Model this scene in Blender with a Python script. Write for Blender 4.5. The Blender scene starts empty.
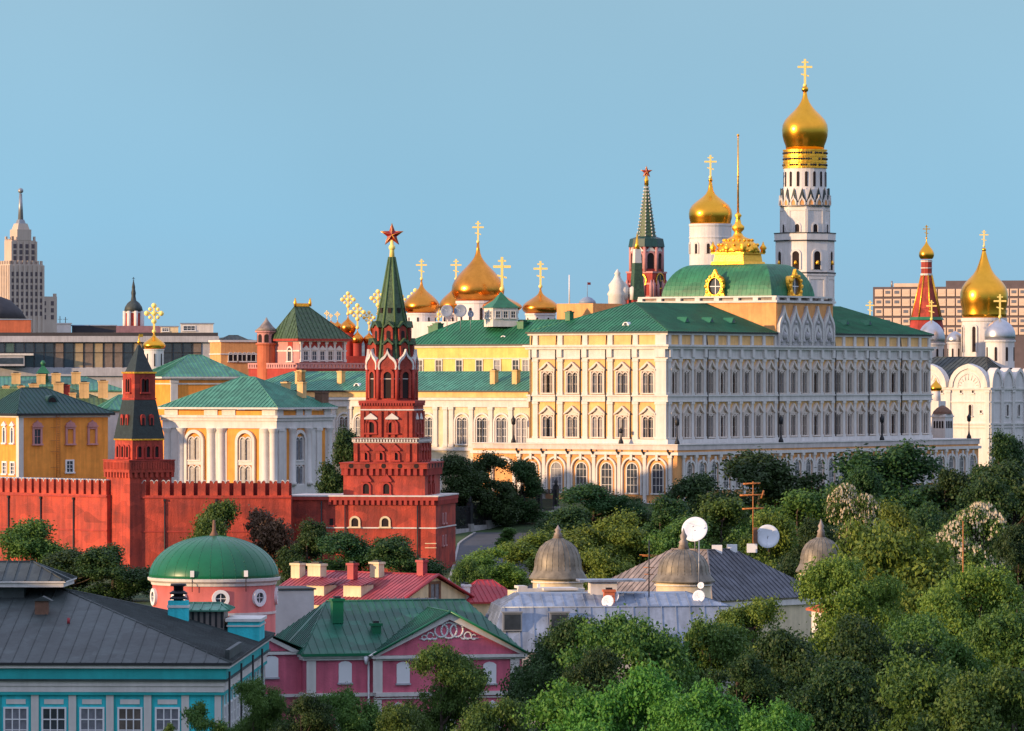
import bpy, math, random
import numpy as np
from mathutils import Vector, Matrix

R = math.radians
scene = bpy.context.scene
COL = scene.collection

# ------------------------------------------------------------------ camera
F, CZ, HY = 5000.0, 45.0, 376.0          # focal length in pixels, eye height, horizon row
cam_data = bpy.data.cameras.new("camera")
cam_data.sensor_width = 36.0
cam_data.lens = F / 1024 * 36.0
cam_data.shift_y = (HY - 365.5) / 1024
cam_data.clip_start = 1.0
cam_data.clip_end = 60000.0
cam = bpy.data.objects.new("camera", cam_data)
cam.location = (0, 0, CZ)
cam.rotation_euler = (R(90), 0, 0)
COL.objects.link(cam)
scene.camera = cam

# ------------------------------------------------------------------ sky, sun, exposure
SUN_EL = R(9)
SUN_DIR = Vector((-0.89 * math.cos(SUN_EL), -0.456 * math.cos(SUN_EL), math.sin(SUN_EL))).normalized()
world = bpy.data.worlds.new("World")
scene.world = world
world.use_nodes = True
wn, wl = world.node_tree.nodes, world.node_tree.links
wn.clear()
sky = wn.new("ShaderNodeTexSky")
sky.sky_type = 'NISHITA'
sky.sun_disc = False
sky.sun_elevation = SUN_EL
sky.sun_rotation = math.atan2(SUN_DIR.x, SUN_DIR.y)
sky.air_density = 1.0
sky.dust_density = 0.6
sky.ozone_density = 2.5
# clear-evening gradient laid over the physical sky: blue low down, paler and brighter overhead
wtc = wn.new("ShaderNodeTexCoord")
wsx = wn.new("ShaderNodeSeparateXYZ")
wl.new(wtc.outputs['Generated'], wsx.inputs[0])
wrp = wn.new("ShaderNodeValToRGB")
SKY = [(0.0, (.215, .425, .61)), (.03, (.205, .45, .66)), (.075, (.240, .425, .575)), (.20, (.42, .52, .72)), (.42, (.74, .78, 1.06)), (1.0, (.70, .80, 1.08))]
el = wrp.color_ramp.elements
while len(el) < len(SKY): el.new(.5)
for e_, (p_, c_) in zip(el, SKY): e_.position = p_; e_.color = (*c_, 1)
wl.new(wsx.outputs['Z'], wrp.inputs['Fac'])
wnz = wn.new("ShaderNodeTexNoise"); wnz.inputs['Scale'].default_value = 7.0; wnz.inputs['Detail'].default_value = 3
wl.new(wtc.outputs['Generated'], wnz.inputs['Vector'])
wmr = wn.new("ShaderNodeMapRange"); wmr.inputs[3].default_value = .86; wmr.inputs[4].default_value = 1.14
wl.new(wnz.outputs['Fac'], wmr.inputs[0])
wvm = wn.new("ShaderNodeMixRGB"); wvm.blend_type = 'MULTIPLY'; wvm.inputs['Fac'].default_value = 1
wl.new(wrp.outputs['Color'], wvm.inputs[1]); wl.new(wmr.outputs[0], wvm.inputs[2])
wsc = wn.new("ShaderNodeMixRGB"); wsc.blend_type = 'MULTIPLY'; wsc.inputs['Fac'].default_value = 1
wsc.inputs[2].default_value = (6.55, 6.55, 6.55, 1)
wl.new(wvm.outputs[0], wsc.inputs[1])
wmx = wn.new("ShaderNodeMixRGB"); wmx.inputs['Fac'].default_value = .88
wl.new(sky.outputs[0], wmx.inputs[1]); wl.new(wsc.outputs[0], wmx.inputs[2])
bg = wn.new("ShaderNodeBackground")
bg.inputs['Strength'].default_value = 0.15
wo = wn.new("ShaderNodeOutputWorld")
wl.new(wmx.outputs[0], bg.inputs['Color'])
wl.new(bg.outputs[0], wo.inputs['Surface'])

sd = bpy.data.lights.new("sun", 'SUN')
sd.energy = 5.0
sd.color = (1.0, 0.66, 0.36)
sd.angle = R(0.9)
sun = bpy.data.objects.new("sun", sd)
sun.rotation_euler = (-SUN_DIR).to_track_quat('-Z', 'Y').to_euler()
sun.location = (-200, 100, 300)
COL.objects.link(sun)

vs = scene.view_settings
vs.view_transform = 'Standard'
vs.look = 'None'
vs.gamma = 1.0
vs.use_curve_mapping = False
vs.exposure = 0.3
scene.cycles.use_denoising = True
scene.cycles.max_bounces = 6

# ------------------------------------------------------------------ pixel -> place helpers
def PX(px, Y): return (px - 512.0) / F * Y
def PZ(py, Y): return CZ - (py - HY) / F * Y
def S(Y): return Y / F
GY = [0, 300, 600, 850, 890, 960, 1000, 1050, 1200, 2000, 6000, 40000]
GZ = [8, 8, 9, 10, 11.5, 15.5, 19.6, 21.5, 23, 24, 24, 24]
def gz(Y): return float(np.interp(Y, GY, GZ))

# ------------------------------------------------------------------ materials
def M(name, col, rough=.75, metal=0., var=.18, scale=.4, streak=0., bump=0., bscale=3., warm=None, spec=.4, patch=0., psize=(.22, .22, .5)):
    m = bpy.data.materials.new(name)
    m.use_nodes = True
    n, l = m.node_tree.nodes, m.node_tree.links
    b = n['Principled BSDF']
    b.inputs['Roughness'].default_value = rough
    b.inputs['Metallic'].default_value = metal
    b.inputs['Specular IOR Level'].default_value = spec
    tc = n.new("ShaderNodeTexCoord")
    nz = n.new("ShaderNodeTexNoise"); nz.inputs['Scale'].default_value = scale
    nz.inputs['Detail'].default_value = 6; nz.inputs['Roughness'].default_value = .65
    l.new(tc.outputs['Object'], nz.inputs['Vector'])
    rp = n.new("ShaderNodeValToRGB")
    c = Vector(col[:3])
    lo = c * (1 - var); hi = c * (1 + var)
    if warm is not None: lo = Vector(warm)
    rp.color_ramp.elements[0].position = .3; rp.color_ramp.elements[0].color = (*lo, 1)
    rp.color_ramp.elements[1].position = .7; rp.color_ramp.elements[1].color = (*hi, 1)
    l.new(nz.outputs['Fac'], rp.inputs['Fac'])
    out = rp.outputs['Color']
    if streak > 0:
        mp = n.new("ShaderNodeMapping"); mp.inputs['Scale'].default_value = (1.6, 1.6, .12)
        l.new(tc.outputs['Object'], mp.inputs['Vector'])
        n2 = n.new("ShaderNodeTexNoise"); n2.inputs['Scale'].default_value = 1.0; n2.inputs['Detail'].default_value = 4
        l.new(mp.outputs[0], n2.inputs['Vector'])
        r2 = n.new("ShaderNodeValToRGB")
        g = 1 - streak
        r2.color_ramp.elements[0].position = .35; r2.color_ramp.elements[0].color = (g, g, g, 1)
        r2.color_ramp.elements[1].position = .6; r2.color_ramp.elements[1].color = (1, 1, 1, 1)
        l.new(n2.outputs['Fac'], r2.inputs['Fac'])
        mx = n.new("ShaderNodeMixRGB"); mx.blend_type = 'MULTIPLY'; mx.inputs['Fac'].default_value = 1
        l.new(out, mx.inputs[1]); l.new(r2.outputs['Color'], mx.inputs[2])
        out = mx.outputs[0]
    if patch > 0:      # repaired or replaced areas, each a slightly different tone
        mq = n.new("ShaderNodeMapping"); mq.inputs['Scale'].default_value = psize
        l.new(tc.outputs['Object'], mq.inputs['Vector'])
        vo = n.new("ShaderNodeTexVoronoi"); vo.distance = 'MANHATTAN'; vo.inputs['Scale'].default_value = 1.0
        l.new(mq.outputs[0], vo.inputs['Vector'])
        sx = n.new("ShaderNodeSeparateColor"); l.new(vo.outputs['Color'], sx.inputs[0])
        pm = n.new("ShaderNodeMapRange"); pm.inputs[3].default_value = 1 - patch; pm.inputs[4].default_value = 1 + patch*.6
        l.new(sx.outputs[0], pm.inputs[0])
        mp2 = n.new("ShaderNodeMixRGB"); mp2.blend_type = 'MULTIPLY'; mp2.inputs['Fac'].default_value = 1
        l.new(out, mp2.inputs[1]); l.new(pm.outputs[0], mp2.inputs[2])
        out = mp2.outputs[0]
    l.new(out, b.inputs['Base Color'])
    if bump > 0:
        n3 = n.new("ShaderNodeTexNoise"); n3.inputs['Scale'].default_value = bscale; n3.inputs['Detail'].default_value = 5
        l.new(tc.outputs['Object'], n3.inputs['Vector'])
        bp = n.new("ShaderNodeBump"); bp.inputs['Strength'].default_value = bump; bp.inputs['Distance'].default_value = .2
        l.new(n3.outputs['Fac'], bp.inputs['Height']); l.new(bp.outputs[0], b.inputs['Normal'])
    return m

yellow = M("yellow_plaster", (.74, .44, .17), streak=.12)
ochre = M("ochre_plaster", (.74, .46, .20), streak=.2)
sunyellow = M("pale_yellow_plaster", (.74, .52, .15), streak=.12)
surround = M("apricot_stone_surround", (.62, .53, .46), streak=.1)
surround_s = M("rosy_stone_surround", (.57, .50, .47), streak=.1)
orange = M("orange_plaster", (.84, .31, .05), streak=.18)
apricot = M("apricot_plaster", (.70, .33, .12), streak=.15)
cream = M("cream_plaster", (.66, .54, .36), streak=.15)
white = M("white_stucco", (.64, .60, .565), streak=.12, var=.1)
whitewash = M("white_limewash", (.66, .62, .60), streak=.10, var=.08)
greystone = M("grey_stone", (.40, .38, .38), var=.25, scale=1.2)
brick = M("red_brick", (.44, .052, .026), streak=.30, var=.30, scale=.22, bump=.4, bscale=4, warm=(.235, .038, .030), patch=.28, psize=(.20, .20, .42))
brick_deep = M("dark_red_brick", (.36, .04, .03), streak=.2, var=.25)
brick_orange = M("orange_brick", (.50, .13, .06), streak=.15)
pinkwall = M("pink_plaster", (.63, .135, .205), streak=.2, var=.18, bump=.25, bscale=6)
pinkdrum = M("salmon_plaster", (.56, .14, .12), streak=.12)
palepink = M("pale_pink_plaster", (.52, .24, .23), streak=.1)
teal = M("teal_plaster", (.035, .56, .62), streak=.2, var=.16, bump=.25, bscale=6)
tealdark = M("deep_teal_plaster", (.02, .36, .36), streak=.1)
palgreen = M("green_painted_metal", (.022, .155, .072), patch=.22, psize=(.35, .35, .6), rough=.5, var=.22, scale=.25, streak=.12, bump=.15, bscale=1.2)
verdigris = M("verdigris_metal", (.070, .245, .165), patch=.22, psize=(.5, .5, .7), rough=.5, var=.2, scale=.3, streak=.15, bump=.15, bscale=1.2)
mossgreen = M("mossy_green_metal", (.085, .15, .055), rough=.6, var=.3, scale=.3, streak=.2)
darkgreen = M("dark_green_metal", (.012, .055, .05), rough=.5, var=.2, scale=.4, streak=.2)
domegreen = M("bright_green_metal", (.004, .115, .048), rough=.35, var=.15, scale=.5)
pinkroofgreen = M("deep_green_metal", (.009, .090, .055), patch=.35, psize=(.5, .5, .8), rough=.45, var=.22, scale=.5, streak=.15)
blacktile = M("blackened_tile", (.016, .026, .024), rough=.5, var=.4, scale=1.5, bump=.3, bscale=5)
tilegreen = M("green_glazed_tile", (.045, .085, .04), rough=.45, var=.5, scale=1.6, bump=.4, bscale=5)
slate = M("dark_lead_sheet", (.043, .056, .056), patch=.3, psize=(.45, .45, .6), rough=.6, var=.25, scale=.5, streak=.2, bump=.15, bscale=2)
leadblue = M("blue_grey_zinc", patch=.25, psize=(.4, .4, .6), col= (.26, .31, .40), rough=.4, metal=.3, var=.22, scale=.5, streak=.22)
leadbrown = M("weathered_and_sunlit_lead", patch=.25, psize=(.5, .5, .6), col= (.26, .21, .185), rough=.5, var=.25, scale=.5, streak=.25)
leaddark = M("slate_and_shaded_lead", patch=.3, psize=(.5, .5, .6), col= (.085, .09, .11), rough=.5, var=.25, scale=.5, streak=.25)  # also the shaded copy of the lead above on the grey hipped roof
copper = M("tarnished_copper", (.185, .16, .125), rough=.5, metal=.12, var=.35, scale=1.0, streak=.3)
redroof = M("faded_red_metal", (.31, .055, .070), rough=.5, var=.25, scale=.5, streak=.15)
redroof2 = M("bright_red_metal", (.33, .028, .040), rough=.5, var=.2, scale=.5)
gold = M("gold_leaf", (.86, .40, .04), rough=.24, metal=1, var=.08, scale=.6, bump=.06, bscale=1.0)
goldmat = M("matt_gilding", (1.0, .50, .06), rough=.42, metal=1, var=.15, scale=1.5, bump=.5, bscale=2.5)
goldcop = M("coppery_gilding", (.74, .28, .045), rough=.25, metal=1, var=.15, scale=.6, bump=.06, bscale=1.0)
goldcross = M("bright_gilding", (1.0, .74, .22), rough=.5, metal=.1, var=.05)
silver = M("silvered_dome", (.45, .46, .50), rough=.35, metal=.8, var=.12, scale=.6)
iron = M("black_iron", (.015, .015, .018), rough=.5)
rust = M("rusty_metal", (.45, .16, .04), rough=.6, var=.3, scale=2)
steel = M("grey_steel", (.28, .29, .31), rough=.45, metal=.5)
dishwhite = M("white_dish_paint", (.72, .74, .80), rough=.4, var=.05)
dishgrey = M("grey_dish_paint", (.20, .24, .32), rough=.45, var=.08)
starred = M("ruby_glass", (.27, .012, .012), rough=.3, var=.25, scale=1.5)
glass = M("dark_window_glass", (.035, .045, .06), rough=.12, var=.5, scale=.5, spec=.6)
glass_b = M("greyish_window_glass", (.075, .085, .11), rough=.15, var=.5, scale=.8, spec=.6)
glass_c = M("warm_window_glass", (.11, .085, .075), rough=.2, var=.5, scale=.9, spec=.5)
curtain = M("grey_blinded_glass", (.16, .16, .19), rough=.25, var=.4, scale=1.3, spec=.5)
voidm = M("shadowed_opening", (.02, .012, .012), rough=.9)
frame = M("white_paint", (.74, .73, .74), rough=.55, var=.06)
asphalt = M("asphalt", (.055, .06, .07), rough=.85, var=.2, scale=.3)
kerbm = M("kerb_stone", (.30, .29, .28), var=.2, scale=1)
paintw = M("road_paint", (.7, .7, .7), var=.1)
grassm = M("rough_grass", (.032, .062, .018), rough=.95, var=.6, scale=.12, bump=.8, bscale=1.5)
concrete = M("pale_concrete", (.42, .41, .44), var=.15, scale=.3, streak=.15)
bluegrey = M("blue_grey_panel", (.22, .27, .36), rough=.5, var=.15)
darkflat = M("dark_bitumen", (.05, .045, .05), rough=.85)
skystone = M("tower_stone", (.52, .41, .34), var=.12, scale=.05, streak=.1)
hillm = M("wooded_hill", (.10, .14, .15), rough=1, var=.4, scale=.02)
rossia = M("pale_facade_panel", (.64, .47, .36), var=.12, scale=.2)
rossiadark = M("brown_facade_grid", (.10, .075, .085), rough=.6)
brickch = M("brown_brick", (.16, .08, .05), var=.3, scale=2)
redfoil = None

# ------------------------------------------------------------------ mesh builder
class MB:
    def __init__(s, mat=None):
        s.v, s.f, s.mi, s.sm, s.mats, s.cur, s.X = [], [], [], [], [], 0, None
        if mat: s.use(mat)
    def use(s, mat):
        if mat not in s.mats: s.mats.append(mat)
        s.cur = s.mats.index(mat); return s
    def at(s, loc=(0, 0, 0), rz=0):
        s.X = Matrix.Translation(loc) @ Matrix.Rotation(rz, 4, 'Z'); return s
    def add(s, pts, faces, smooth=False):
        o = len(s.v)
        for p in pts:
            p = Vector(p)
            if s.X is not None: p = s.X @ p
            s.v.append(tuple(p))
        for f in faces:
            s.f.append([o + i for i in f]); s.mi.append(s.cur); s.sm.append(smooth)
        return s
    def poly(s, pts, smooth=False): return s.add(pts, [list(range(len(pts)))], smooth)
    def box(s, x0, x1, y0, y1, z0, z1):
        p = [(x0,y0,z0),(x1,y0,z0),(x1,y1,z0),(x0,y1,z0),(x0,y0,z1),(x1,y0,z1),(x1,y1,z1),(x0,y1,z1)]
        return s.add(p, [(3,2,1,0),(4,5,6,7),(0,1,5,4),(1,2,6,5),(2,3,7,6),(3,0,4,7)])
    def cbox(s, cx, cy, w, d, z0, z1): return s.box(cx - w/2, cx + w/2, cy - d/2, cy + d/2, z0, z1)
    def frust(s, cx, cy, w0, w1, z0, z1, n=4, rot=None, d0=None, d1=None):
        """tapering block: square (n=4, faces on the axes) or regular n-gon of across-width w"""
        d0 = w0 if d0 is None else d0; d1 = w1 if d1 is None else d1
        if n == 4 and rot is None:
            a = [(-.5,-.5),(.5,-.5),(.5,.5),(-.5,.5)]
            k = 1
        else:
            r0 = math.pi / n if rot is None else rot
            k = .5
            a = [(math.cos(2*math.pi*i/n + r0 - math.pi/2), math.sin(2*math.pi*i/n + r0 - math.pi/2)) for i in range(n)]
        p = [(cx + x*w0*k, cy + y*d0*k, z0) for x, y in a] + [(cx + x*w1*k, cy + y*d1*k, z1) for x, y in a]
        f = [(i, (i+1) % n, n + (i+1) % n, n + i) for i in range(n)] + [tuple(range(n))[::-1], tuple(range(n, 2*n))]
        return s.add(p, f)
    def prism_y(s, poly, y0, y1):
        n = len(poly)
        p = [(x, y0, z) for x, z in poly] + [(x, y1, z) for x, z in poly]
        f = [tuple(range(n)), tuple(range(n, 2*n))[::-1]] + [(i, n+i, n+(i+1) % n, (i+1) % n) for i in range(n)]
        return s.add(p, f)
    def prism_x(s, poly, x0, x1):
        n = len(poly)
        p = [(x0, y, z) for y, z in poly] + [(x1, y, z) for y, z in poly]
        f = [tuple(range(n)), tuple(range(n, 2*n))[::-1]] + [(i, n+i, n+(i+1) % n, (i+1) % n) for i in range(n)]
        return s.add(p, f)
    def ring_y(s, outer, inner, y0, y1):
        """a moulding between two outlines of the same point count, open at the foot"""
        n = len(outer)
        p = [(x, y0, z) for x, z in outer] + [(x, y0, z) for x, z in inner] + [(x, y1, z) for x, z in outer] + [(x, y1, z) for x, z in inner]
        f = []
        for i in range(n - 1):
            f += [(i, i+1, n+i+1, n+i), (i, 2*n+i, 2*n+i+1, i+1), (n+i, n+i+1, 3*n+i+1, 3*n+i)]
        return s.add(p, f)
    def lathe(s, prof, n=24, c=(0, 0, 0), rot=0., smooth=True):
        p, f = [], []
        for r, z in prof:
            for i in range(n):
                a = 2*math.pi*i/n + rot
                p.append((c[0] + r*math.cos(a), c[1] + r*math.sin(a), c[2] + z))
        for j in range(len(prof) - 1):
            for i in range(n):
                k = (i+1) % n
                f.append((j*n+i, j*n+k, (j+1)*n+k, (j+1)*n+i))
        f.append(tuple(range(n))[::-1]); f.append(tuple((len(prof)-1)*n + i for i in range(n)))
        return s.add(p, f, smooth)
    def tube(s, a, b, r0, r1=None, n=8, smooth=True):
        a, b = Vector(a), Vector(b); r1 = r0 if r1 is None else r1
        d = (b - a).normalized()
        u = d.orthogonal().normalized(); w = d.cross(u)
        p = []
        for c, r in ((a, r0), (b, r1)):
            for i in range(n):
                t = 2*math.pi*i/n
                p.append(c + u*r*math.cos(t) + w*r*math.sin(t))
        f = [(i, (i+1) % n, n+(i+1) % n, n+i) for i in range(n)] + [tuple(range(n))[::-1], tuple(range(n, 2*n))]
        return s.add(p, f, smooth)
    def ball(s, c, r, n=12):
        m = max(4, n//2)
        return s.lathe([(max(.002, r*math.sin(math.pi*j/m)), -r*math.cos(math.pi*j/m)) for j in range(m+1)], n, c)
    def sheet(s, pts, spacing=0, h=.1, w=.09, thick=0.):
        """a roof plane with standing seams that run up the slope"""
        P = [Vector(p) for p in pts]
        s.poly(P)
        if spacing <= 0: return s
        nrm = Vector((0, 0, 0))
        for i in range(len(P)):
            nrm += (P[i]-P[0]).cross(P[(i+1) % len(P)]-P[0])
        nrm.normalize()
        if nrm.z < 0: nrm = -nrm
        vv = Vector((0, 0, 1)) - nrm*nrm.z
        if vv.length < 1e-3: vv = Vector((0, 1, 0))
        vv.normalize(); uu = vv.cross(nrm)
        q = [((p-P[0]).dot(uu), (p-P[0]).dot(vv)) for p in P]
        lo, hi = min(a for a, _ in q), max(a for a, _ in q)
        k = int((hi-lo)/spacing)
        off = ((hi-lo) - k*spacing)/2
        for i in range(k+1):
            x = lo + off + i*spacing
            ys = []
            for j in range(len(q)):
                (x0, y0), (x1, y1) = q[j], q[(j+1) % len(q)]
                if (x0-x)*(x1-x) < 0: ys.append(y0 + (y1-y0)*(x-x0)/(x1-x0))
            if len(ys) < 2: continue
            a, b = min(ys), max(ys)
            if b - a < .3: continue
            A = P[0] + uu*x + vv*a; B = P[0] + uu*x + vv*b
            e = uu*w/2; t = nrm*h
            s.add([A-e, A+e, B+e, B-e, A-e+t, A+e+t, B+e+t, B-e+t], [(0,1,5,4),(1,2,6,5),(2,3,7,6),(3,0,4,7),(4,5,6,7)])
        return s
    def mesh(s, name):
        me = bpy.data.meshes.new(name)
        me.from_pydata(s.v, [], s.f)
        for m in s.mats: me.materials.append(m)
        me.polygons.foreach_set('material_index', s.mi)
        me.polygons.foreach_set('use_smooth', s.sm)
        me.update()
        return me
    def build(s, name, parent=None, loc=(0, 0, 0), rz=0.):
        return obj(name, s.mesh(name), parent, loc, rz)

def obj(name, me, parent=None, loc=(0, 0, 0), rz=0., scale=None):
    o = bpy.data.objects.new(name, me)
    COL.objects.link(o)
    if parent is not None: o.parent = parent
    o.location = loc; o.rotation_euler = (0, 0, rz)
    if scale is not None: o.scale = scale
    return o

def tag(o, label, cat, group=None, kind=None):
    if label: o['label'] = label
    if cat: o['category'] = cat
    if group: o['group'] = group
    if kind: o['kind'] = kind
    return o

def thing(name, label, cat, loc, rz=0., group=None):
    o = bpy.data.objects.new(name, None)
    o.empty_display_size = 2
    COL.objects.link(o)
    o.location = loc; o.rotation_euler = (0, 0, rz)
    return tag(o, label, cat, group)

PANE_RND = random.Random(21)
PANES = {}
def pane_of(me):
    """some panes are dark, some blinded, some greyer or warmer: a few glazings shared by all windows"""
    if me.materials[0] != glass: return me
    if me.name not in PANES:
        PANES[me.name] = [me]
        for g in (glass_b, glass_c, curtain):  # greyer, warmer and blinded tints of the same pane
            c = me.copy(); c.materials.clear(); c.materials.append(g); PANES[me.name].append(c)
    return PANES[me.name][PANE_RND.choice((0, 0, 1, 1, 2, 3))]

class Bld:
    """a building with its near corner at the origin: x runs along its right face, y along its left face"""
    def __init__(s, name, label, cat, px, Y, z0, phi, group=None, dx=0, dy=0):
        s.c, s.s, s.z0 = math.cos(R(phi)), math.sin(R(phi)), z0
        s.X0, s.Y0 = PX(px, Y), Y
        s.root = thing(name, label, cat, (s.X0, s.Y0, z0), R(phi), group)
    def pt(s, a, b): return (s.X0 + s.c*a - s.s*b, s.Y0 + s.s*a + s.c*b)
    def spanR(s, px, b=0):
        k = (px-512)/F; x, y = s.pt(0, b)
        return (k*y - x)/(s.c - k*s.s)
    def spanL(s, px, a=0):
        k = (px-512)/F; x, y = s.pt(a, 0)
        return (x - k*y)/(s.s + k*s.c)
    def zl(s, py, a=0, b=0): return PZ(py, s.pt(a, b)[1]) - s.z0
    def part(s, name, mb, loc=(0, 0, 0), rz=0., parent=None):
        return obj(name, mb.mesh(name) if isinstance(mb, MB) else mb, parent or s.root, loc, rz)
    def onR(s, name, me, t, z, out=0., y=0., parent=None): return s.part(name, me, (t, y-out, z), 0, parent)
    def onL(s, name, me, t, z, out=0., x=0., parent=None): return s.part(name, me, (x-out, t, z), R(-90), parent)
    def winR(s, w, t, z, y=0.): o = s.onR('window', w[0], t, z, 0, y); obj('pane', pane_of(w[1]), o); return o
    def winL(s, w, t, z, x=0.): o = s.onL('window', w[0], t, z, 0, x); obj('pane', pane_of(w[1]), o); return o

# ------------------------------------------------------------------ architectural shapes
def outline(w, h, arch, n=10):
    if not arch: return [(-w/2, 0), (-w/2, h), (w/2, h), (w/2, 0)]
    sp = h - w/2
    return [(-w/2, 0)] + [(-w/2*math.cos(math.pi*i/n), sp + w/2*math.sin(math.pi*i/n)) for i in range(n+1)] + [(w/2, 0)]

def ogee(w, h):
    half = [(-.5, 0), (-.54, .15), (-.53, .30), (-.46, .45), (-.33, .57), (-.19, .66), (-.09, .78), (-.03, .9)]
    return [(x*w, z*h) for x, z in half] + [(0, h)] + [(-x*w, z*h) for x, z in half[::-1]]

def window(w, h, arch=False, lights=1, fr=.25, depth=.28, mx=1, mz=2, fm=None, gm=None, head=None, hh=0, jamb=0., bar=.09, sill=True, headmat=None):
    fm = fm or frame; gm = gm or glass
    f, g = MB(fm), MB(gm)
    step = w + fr
    for k in range(lights):
        cx = (k - (lights-1)/2)*step
        o = [(x+cx, z) for x, z in outline(w + 2*fr, h + fr, arch)]
        i = [(x+cx, z) for x, z in outline(w, h, arch)]
        f.ring_y(o, i, -depth, 0)
        g.poly([(x, -.03, z) for x, z in i])
        for j in range(mx):
            x = cx - w/2 + w*(j+1)/(mx+1)
            f.box(x-bar/2, x+bar/2, -.11, -.035, 0, h - (0 if not arch else .02*h))
        for j in range(mz):
            z = (h - (w/2 if arch else 0))*(j+1)/(mz+(0 if arch else 1))
            f.box(cx-w/2, cx+w/2, -.10, -.036, z-bar/2, z+bar/2)
    W = step*lights + fr
    if jamb > 0:
        for sgn in (-1, 1):
            f.box(sgn*(W/2+jamb/2)-jamb/2, sgn*(W/2+jamb/2)+jamb/2, -depth*1.3, 0, 0, h+fr)
        W += 2*jamb
    if sill: f.box(-W/2-.12, W/2+.12, -depth-.18, 0, -.28, 0)
    if headmat: f.use(headmat)
    zt = h + fr
    if head == 'ogee': 
        f.box(-W/2-.1, W/2+.1, -depth-.2, 0, zt, zt+.3)
        f.prism_y([(x, z+zt+.3) for x, z in ogee(W*.86, hh)], -depth-.05, 0)
    elif head == 'tri':
        f.box(-W/2-.1, W/2+.1, -depth-.15, 0, zt, zt+.2)
        f.prism_y([(-W/2-.15, zt+.2), (0, zt+.2+hh), (W/2+.15, zt+.2)], -depth-.1, 0)
    elif head == 'gable':   # two raking bars with a drop finial
        f.box(-W/2, W/2, -depth, 0, zt, zt+.25)
        for sgn in (-1, 1):
            f.prism_y([(sgn*(W/2+.25), zt+.15), (sgn*(W/2+.25), zt+.45), (sgn*W*.2, zt+hh*.75), (0, zt+hh), (0, zt+hh-.35), (sgn*W*.2, zt+hh*.45)], -depth-.3, 0)
        f.prism_y([(-W*.35, zt+.25), (-W*.2, zt+hh*.45), (0, zt+hh-.35), (W*.2, zt+hh*.45), (W*.35, zt+.25)], -depth*.5, 0)
    elif head == 'bar':
        f.box(-W/2-.1, W/2+.1, -depth-.1, 0, zt+hh, zt+hh+.3)
    return f.mesh('window'), g.mesh('pane')

def hip(mb, x0, x1, y0, y1, z0, z1, axis='x', i0=None, i1=None, sp=1.2, eave=.35, fascia=None, h=.1, w=.09):
    xm, ym = (x0+x1)/2, (y0+y1)/2
    if axis == 'x':
        i0 = (y1-y0)/2 if i0 is None else i0; i1 = (y1-y0)/2 if i1 is None else i1
        a, b = (x0+i0, ym, z1), (x1-i1, ym, z1)
        fs = [[(x0,y0,z0),(x1,y0,z0),b,a], [(x1,y1,z0),(x0,y1,z0),a,b], [(x0,y1,z0),(x0,y0,z0),a], [(x1,y0,z0),(x1,y1,z0),b]]
    else:
        i0 = (x1-x0)/2 if i0 is None else i0; i1 = (x1-x0)/2 if i1 is None else i1
        a, b = (xm, y0+i0, z1), (xm, y1-i1, z1)
        fs = [[(x0,y1,z0),(x0,y0,z0),a,b], [(x1,y0,z0),(x1,y1,z0),b,a], [(x0,y0,z0),(x1,y0,z0),a], [(x1,y1,z0),(x0,y1,z0),b]]
    for f in fs: mb.sheet(f, sp, h, w)
    if eave > 0:
        cur = mb.cur
        if fascia: mb.use(fascia)
        mb.box(x0, x1, y0, y1, z0-eave, z0-.004)
        mb.cur = cur
    for e0, e1 in [((x0,y0,z0), a), ((x0,y1,z0), a if axis == 'x' else b), ((x1,y0,z0), b if axis == 'x' else a), ((x1,y1,z0), b)]:
        mb.tube(e0, e1, w*1.1, n=5)
    if (Vector(a)-Vector(b)).length > .2: mb.tube(a, b, w*1.4, n=5)
    return mb

ONION = [(.74, 0), (.80, .03), (.90, .12), (.98, .26), (1.0, .40), (.975, .54), (.90, .68), (.78, .82), (.62, .97), (.45, 1.11), (.32, 1.22), (.22, 1.32), (.14, 1.42), (.09, 1.54), (.06, 1.68), (.045, 1.85)]
def onion(mb, r, z, h=None, c=(0, 0), n=32, prof=ONION):
    k = (h or 1.85*r)/prof[-1][1]
    return mb.lathe([(a*r, b*k) for a, b in prof], n, (c[0], c[1], z))

def cross_mesh(h, ornate=False, mat=None, rz=0):
    m = MB(mat or goldcross)
    t = h*.036
    m.at((0, 0, 0), rz)
    m.ball((0, 0, h*.06), h*.075, 10)
    m.box(-t, t, -t, t, 0, h)
    m.box(-h*.26, h*.26, -t*.8, t*.8, h*.68, h*.68+2*t)
    if not ornate:
        m.box(-h*.12, h*.12, -t*.8, t*.8, h*.86, h*.86+1.4*t)
        m.prism_y([(-h*.14, h*.40+t), (-h*.14, h*.40+2.4*t), (h*.14, h*.40-t+1.4*t), (h*.14, h*.40-t)], -t*.7, t*.7)
    else:
        for x, z in ((-.26, .70), (.26, .70), (0, .98), (0, .70), (-.14, .56), (.14, .56), (-.14, .85), (.14, .85), (0, .42)):
            m.ball((x*h, 0, z*h), h*(.098 if abs(x) != .14 else .07), 8)
    return m.mesh('cross')

def star_mesh(r, mat=starred):
    m = MB(mat)
    pts = []
    for i in range(10):
        a = math.pi/2 + math.pi*i/5
        q = r if i % 2 == 0 else r*.40
        pts.append((q*math.cos(a), 0, q*math.sin(a)))
    d = r*.24
    P = pts + [(0, -d, 0), (0, d, 0)]
    fs = []
    for i in range(10):
        j = (i+1) % 10
        fs += [(i, j, 10), (j, i, 11)]
    m.add(P, fs)
    m.use(goldmat)
    for i in range(0, 10, 2):
        m.tube((0, -d, 0), pts[i], r*.014, n=4)
    for i in range(10):
        m.tube(pts[i], pts[(i+1) % 10], r*.014, n=4)
    return m.mesh('star')

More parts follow.
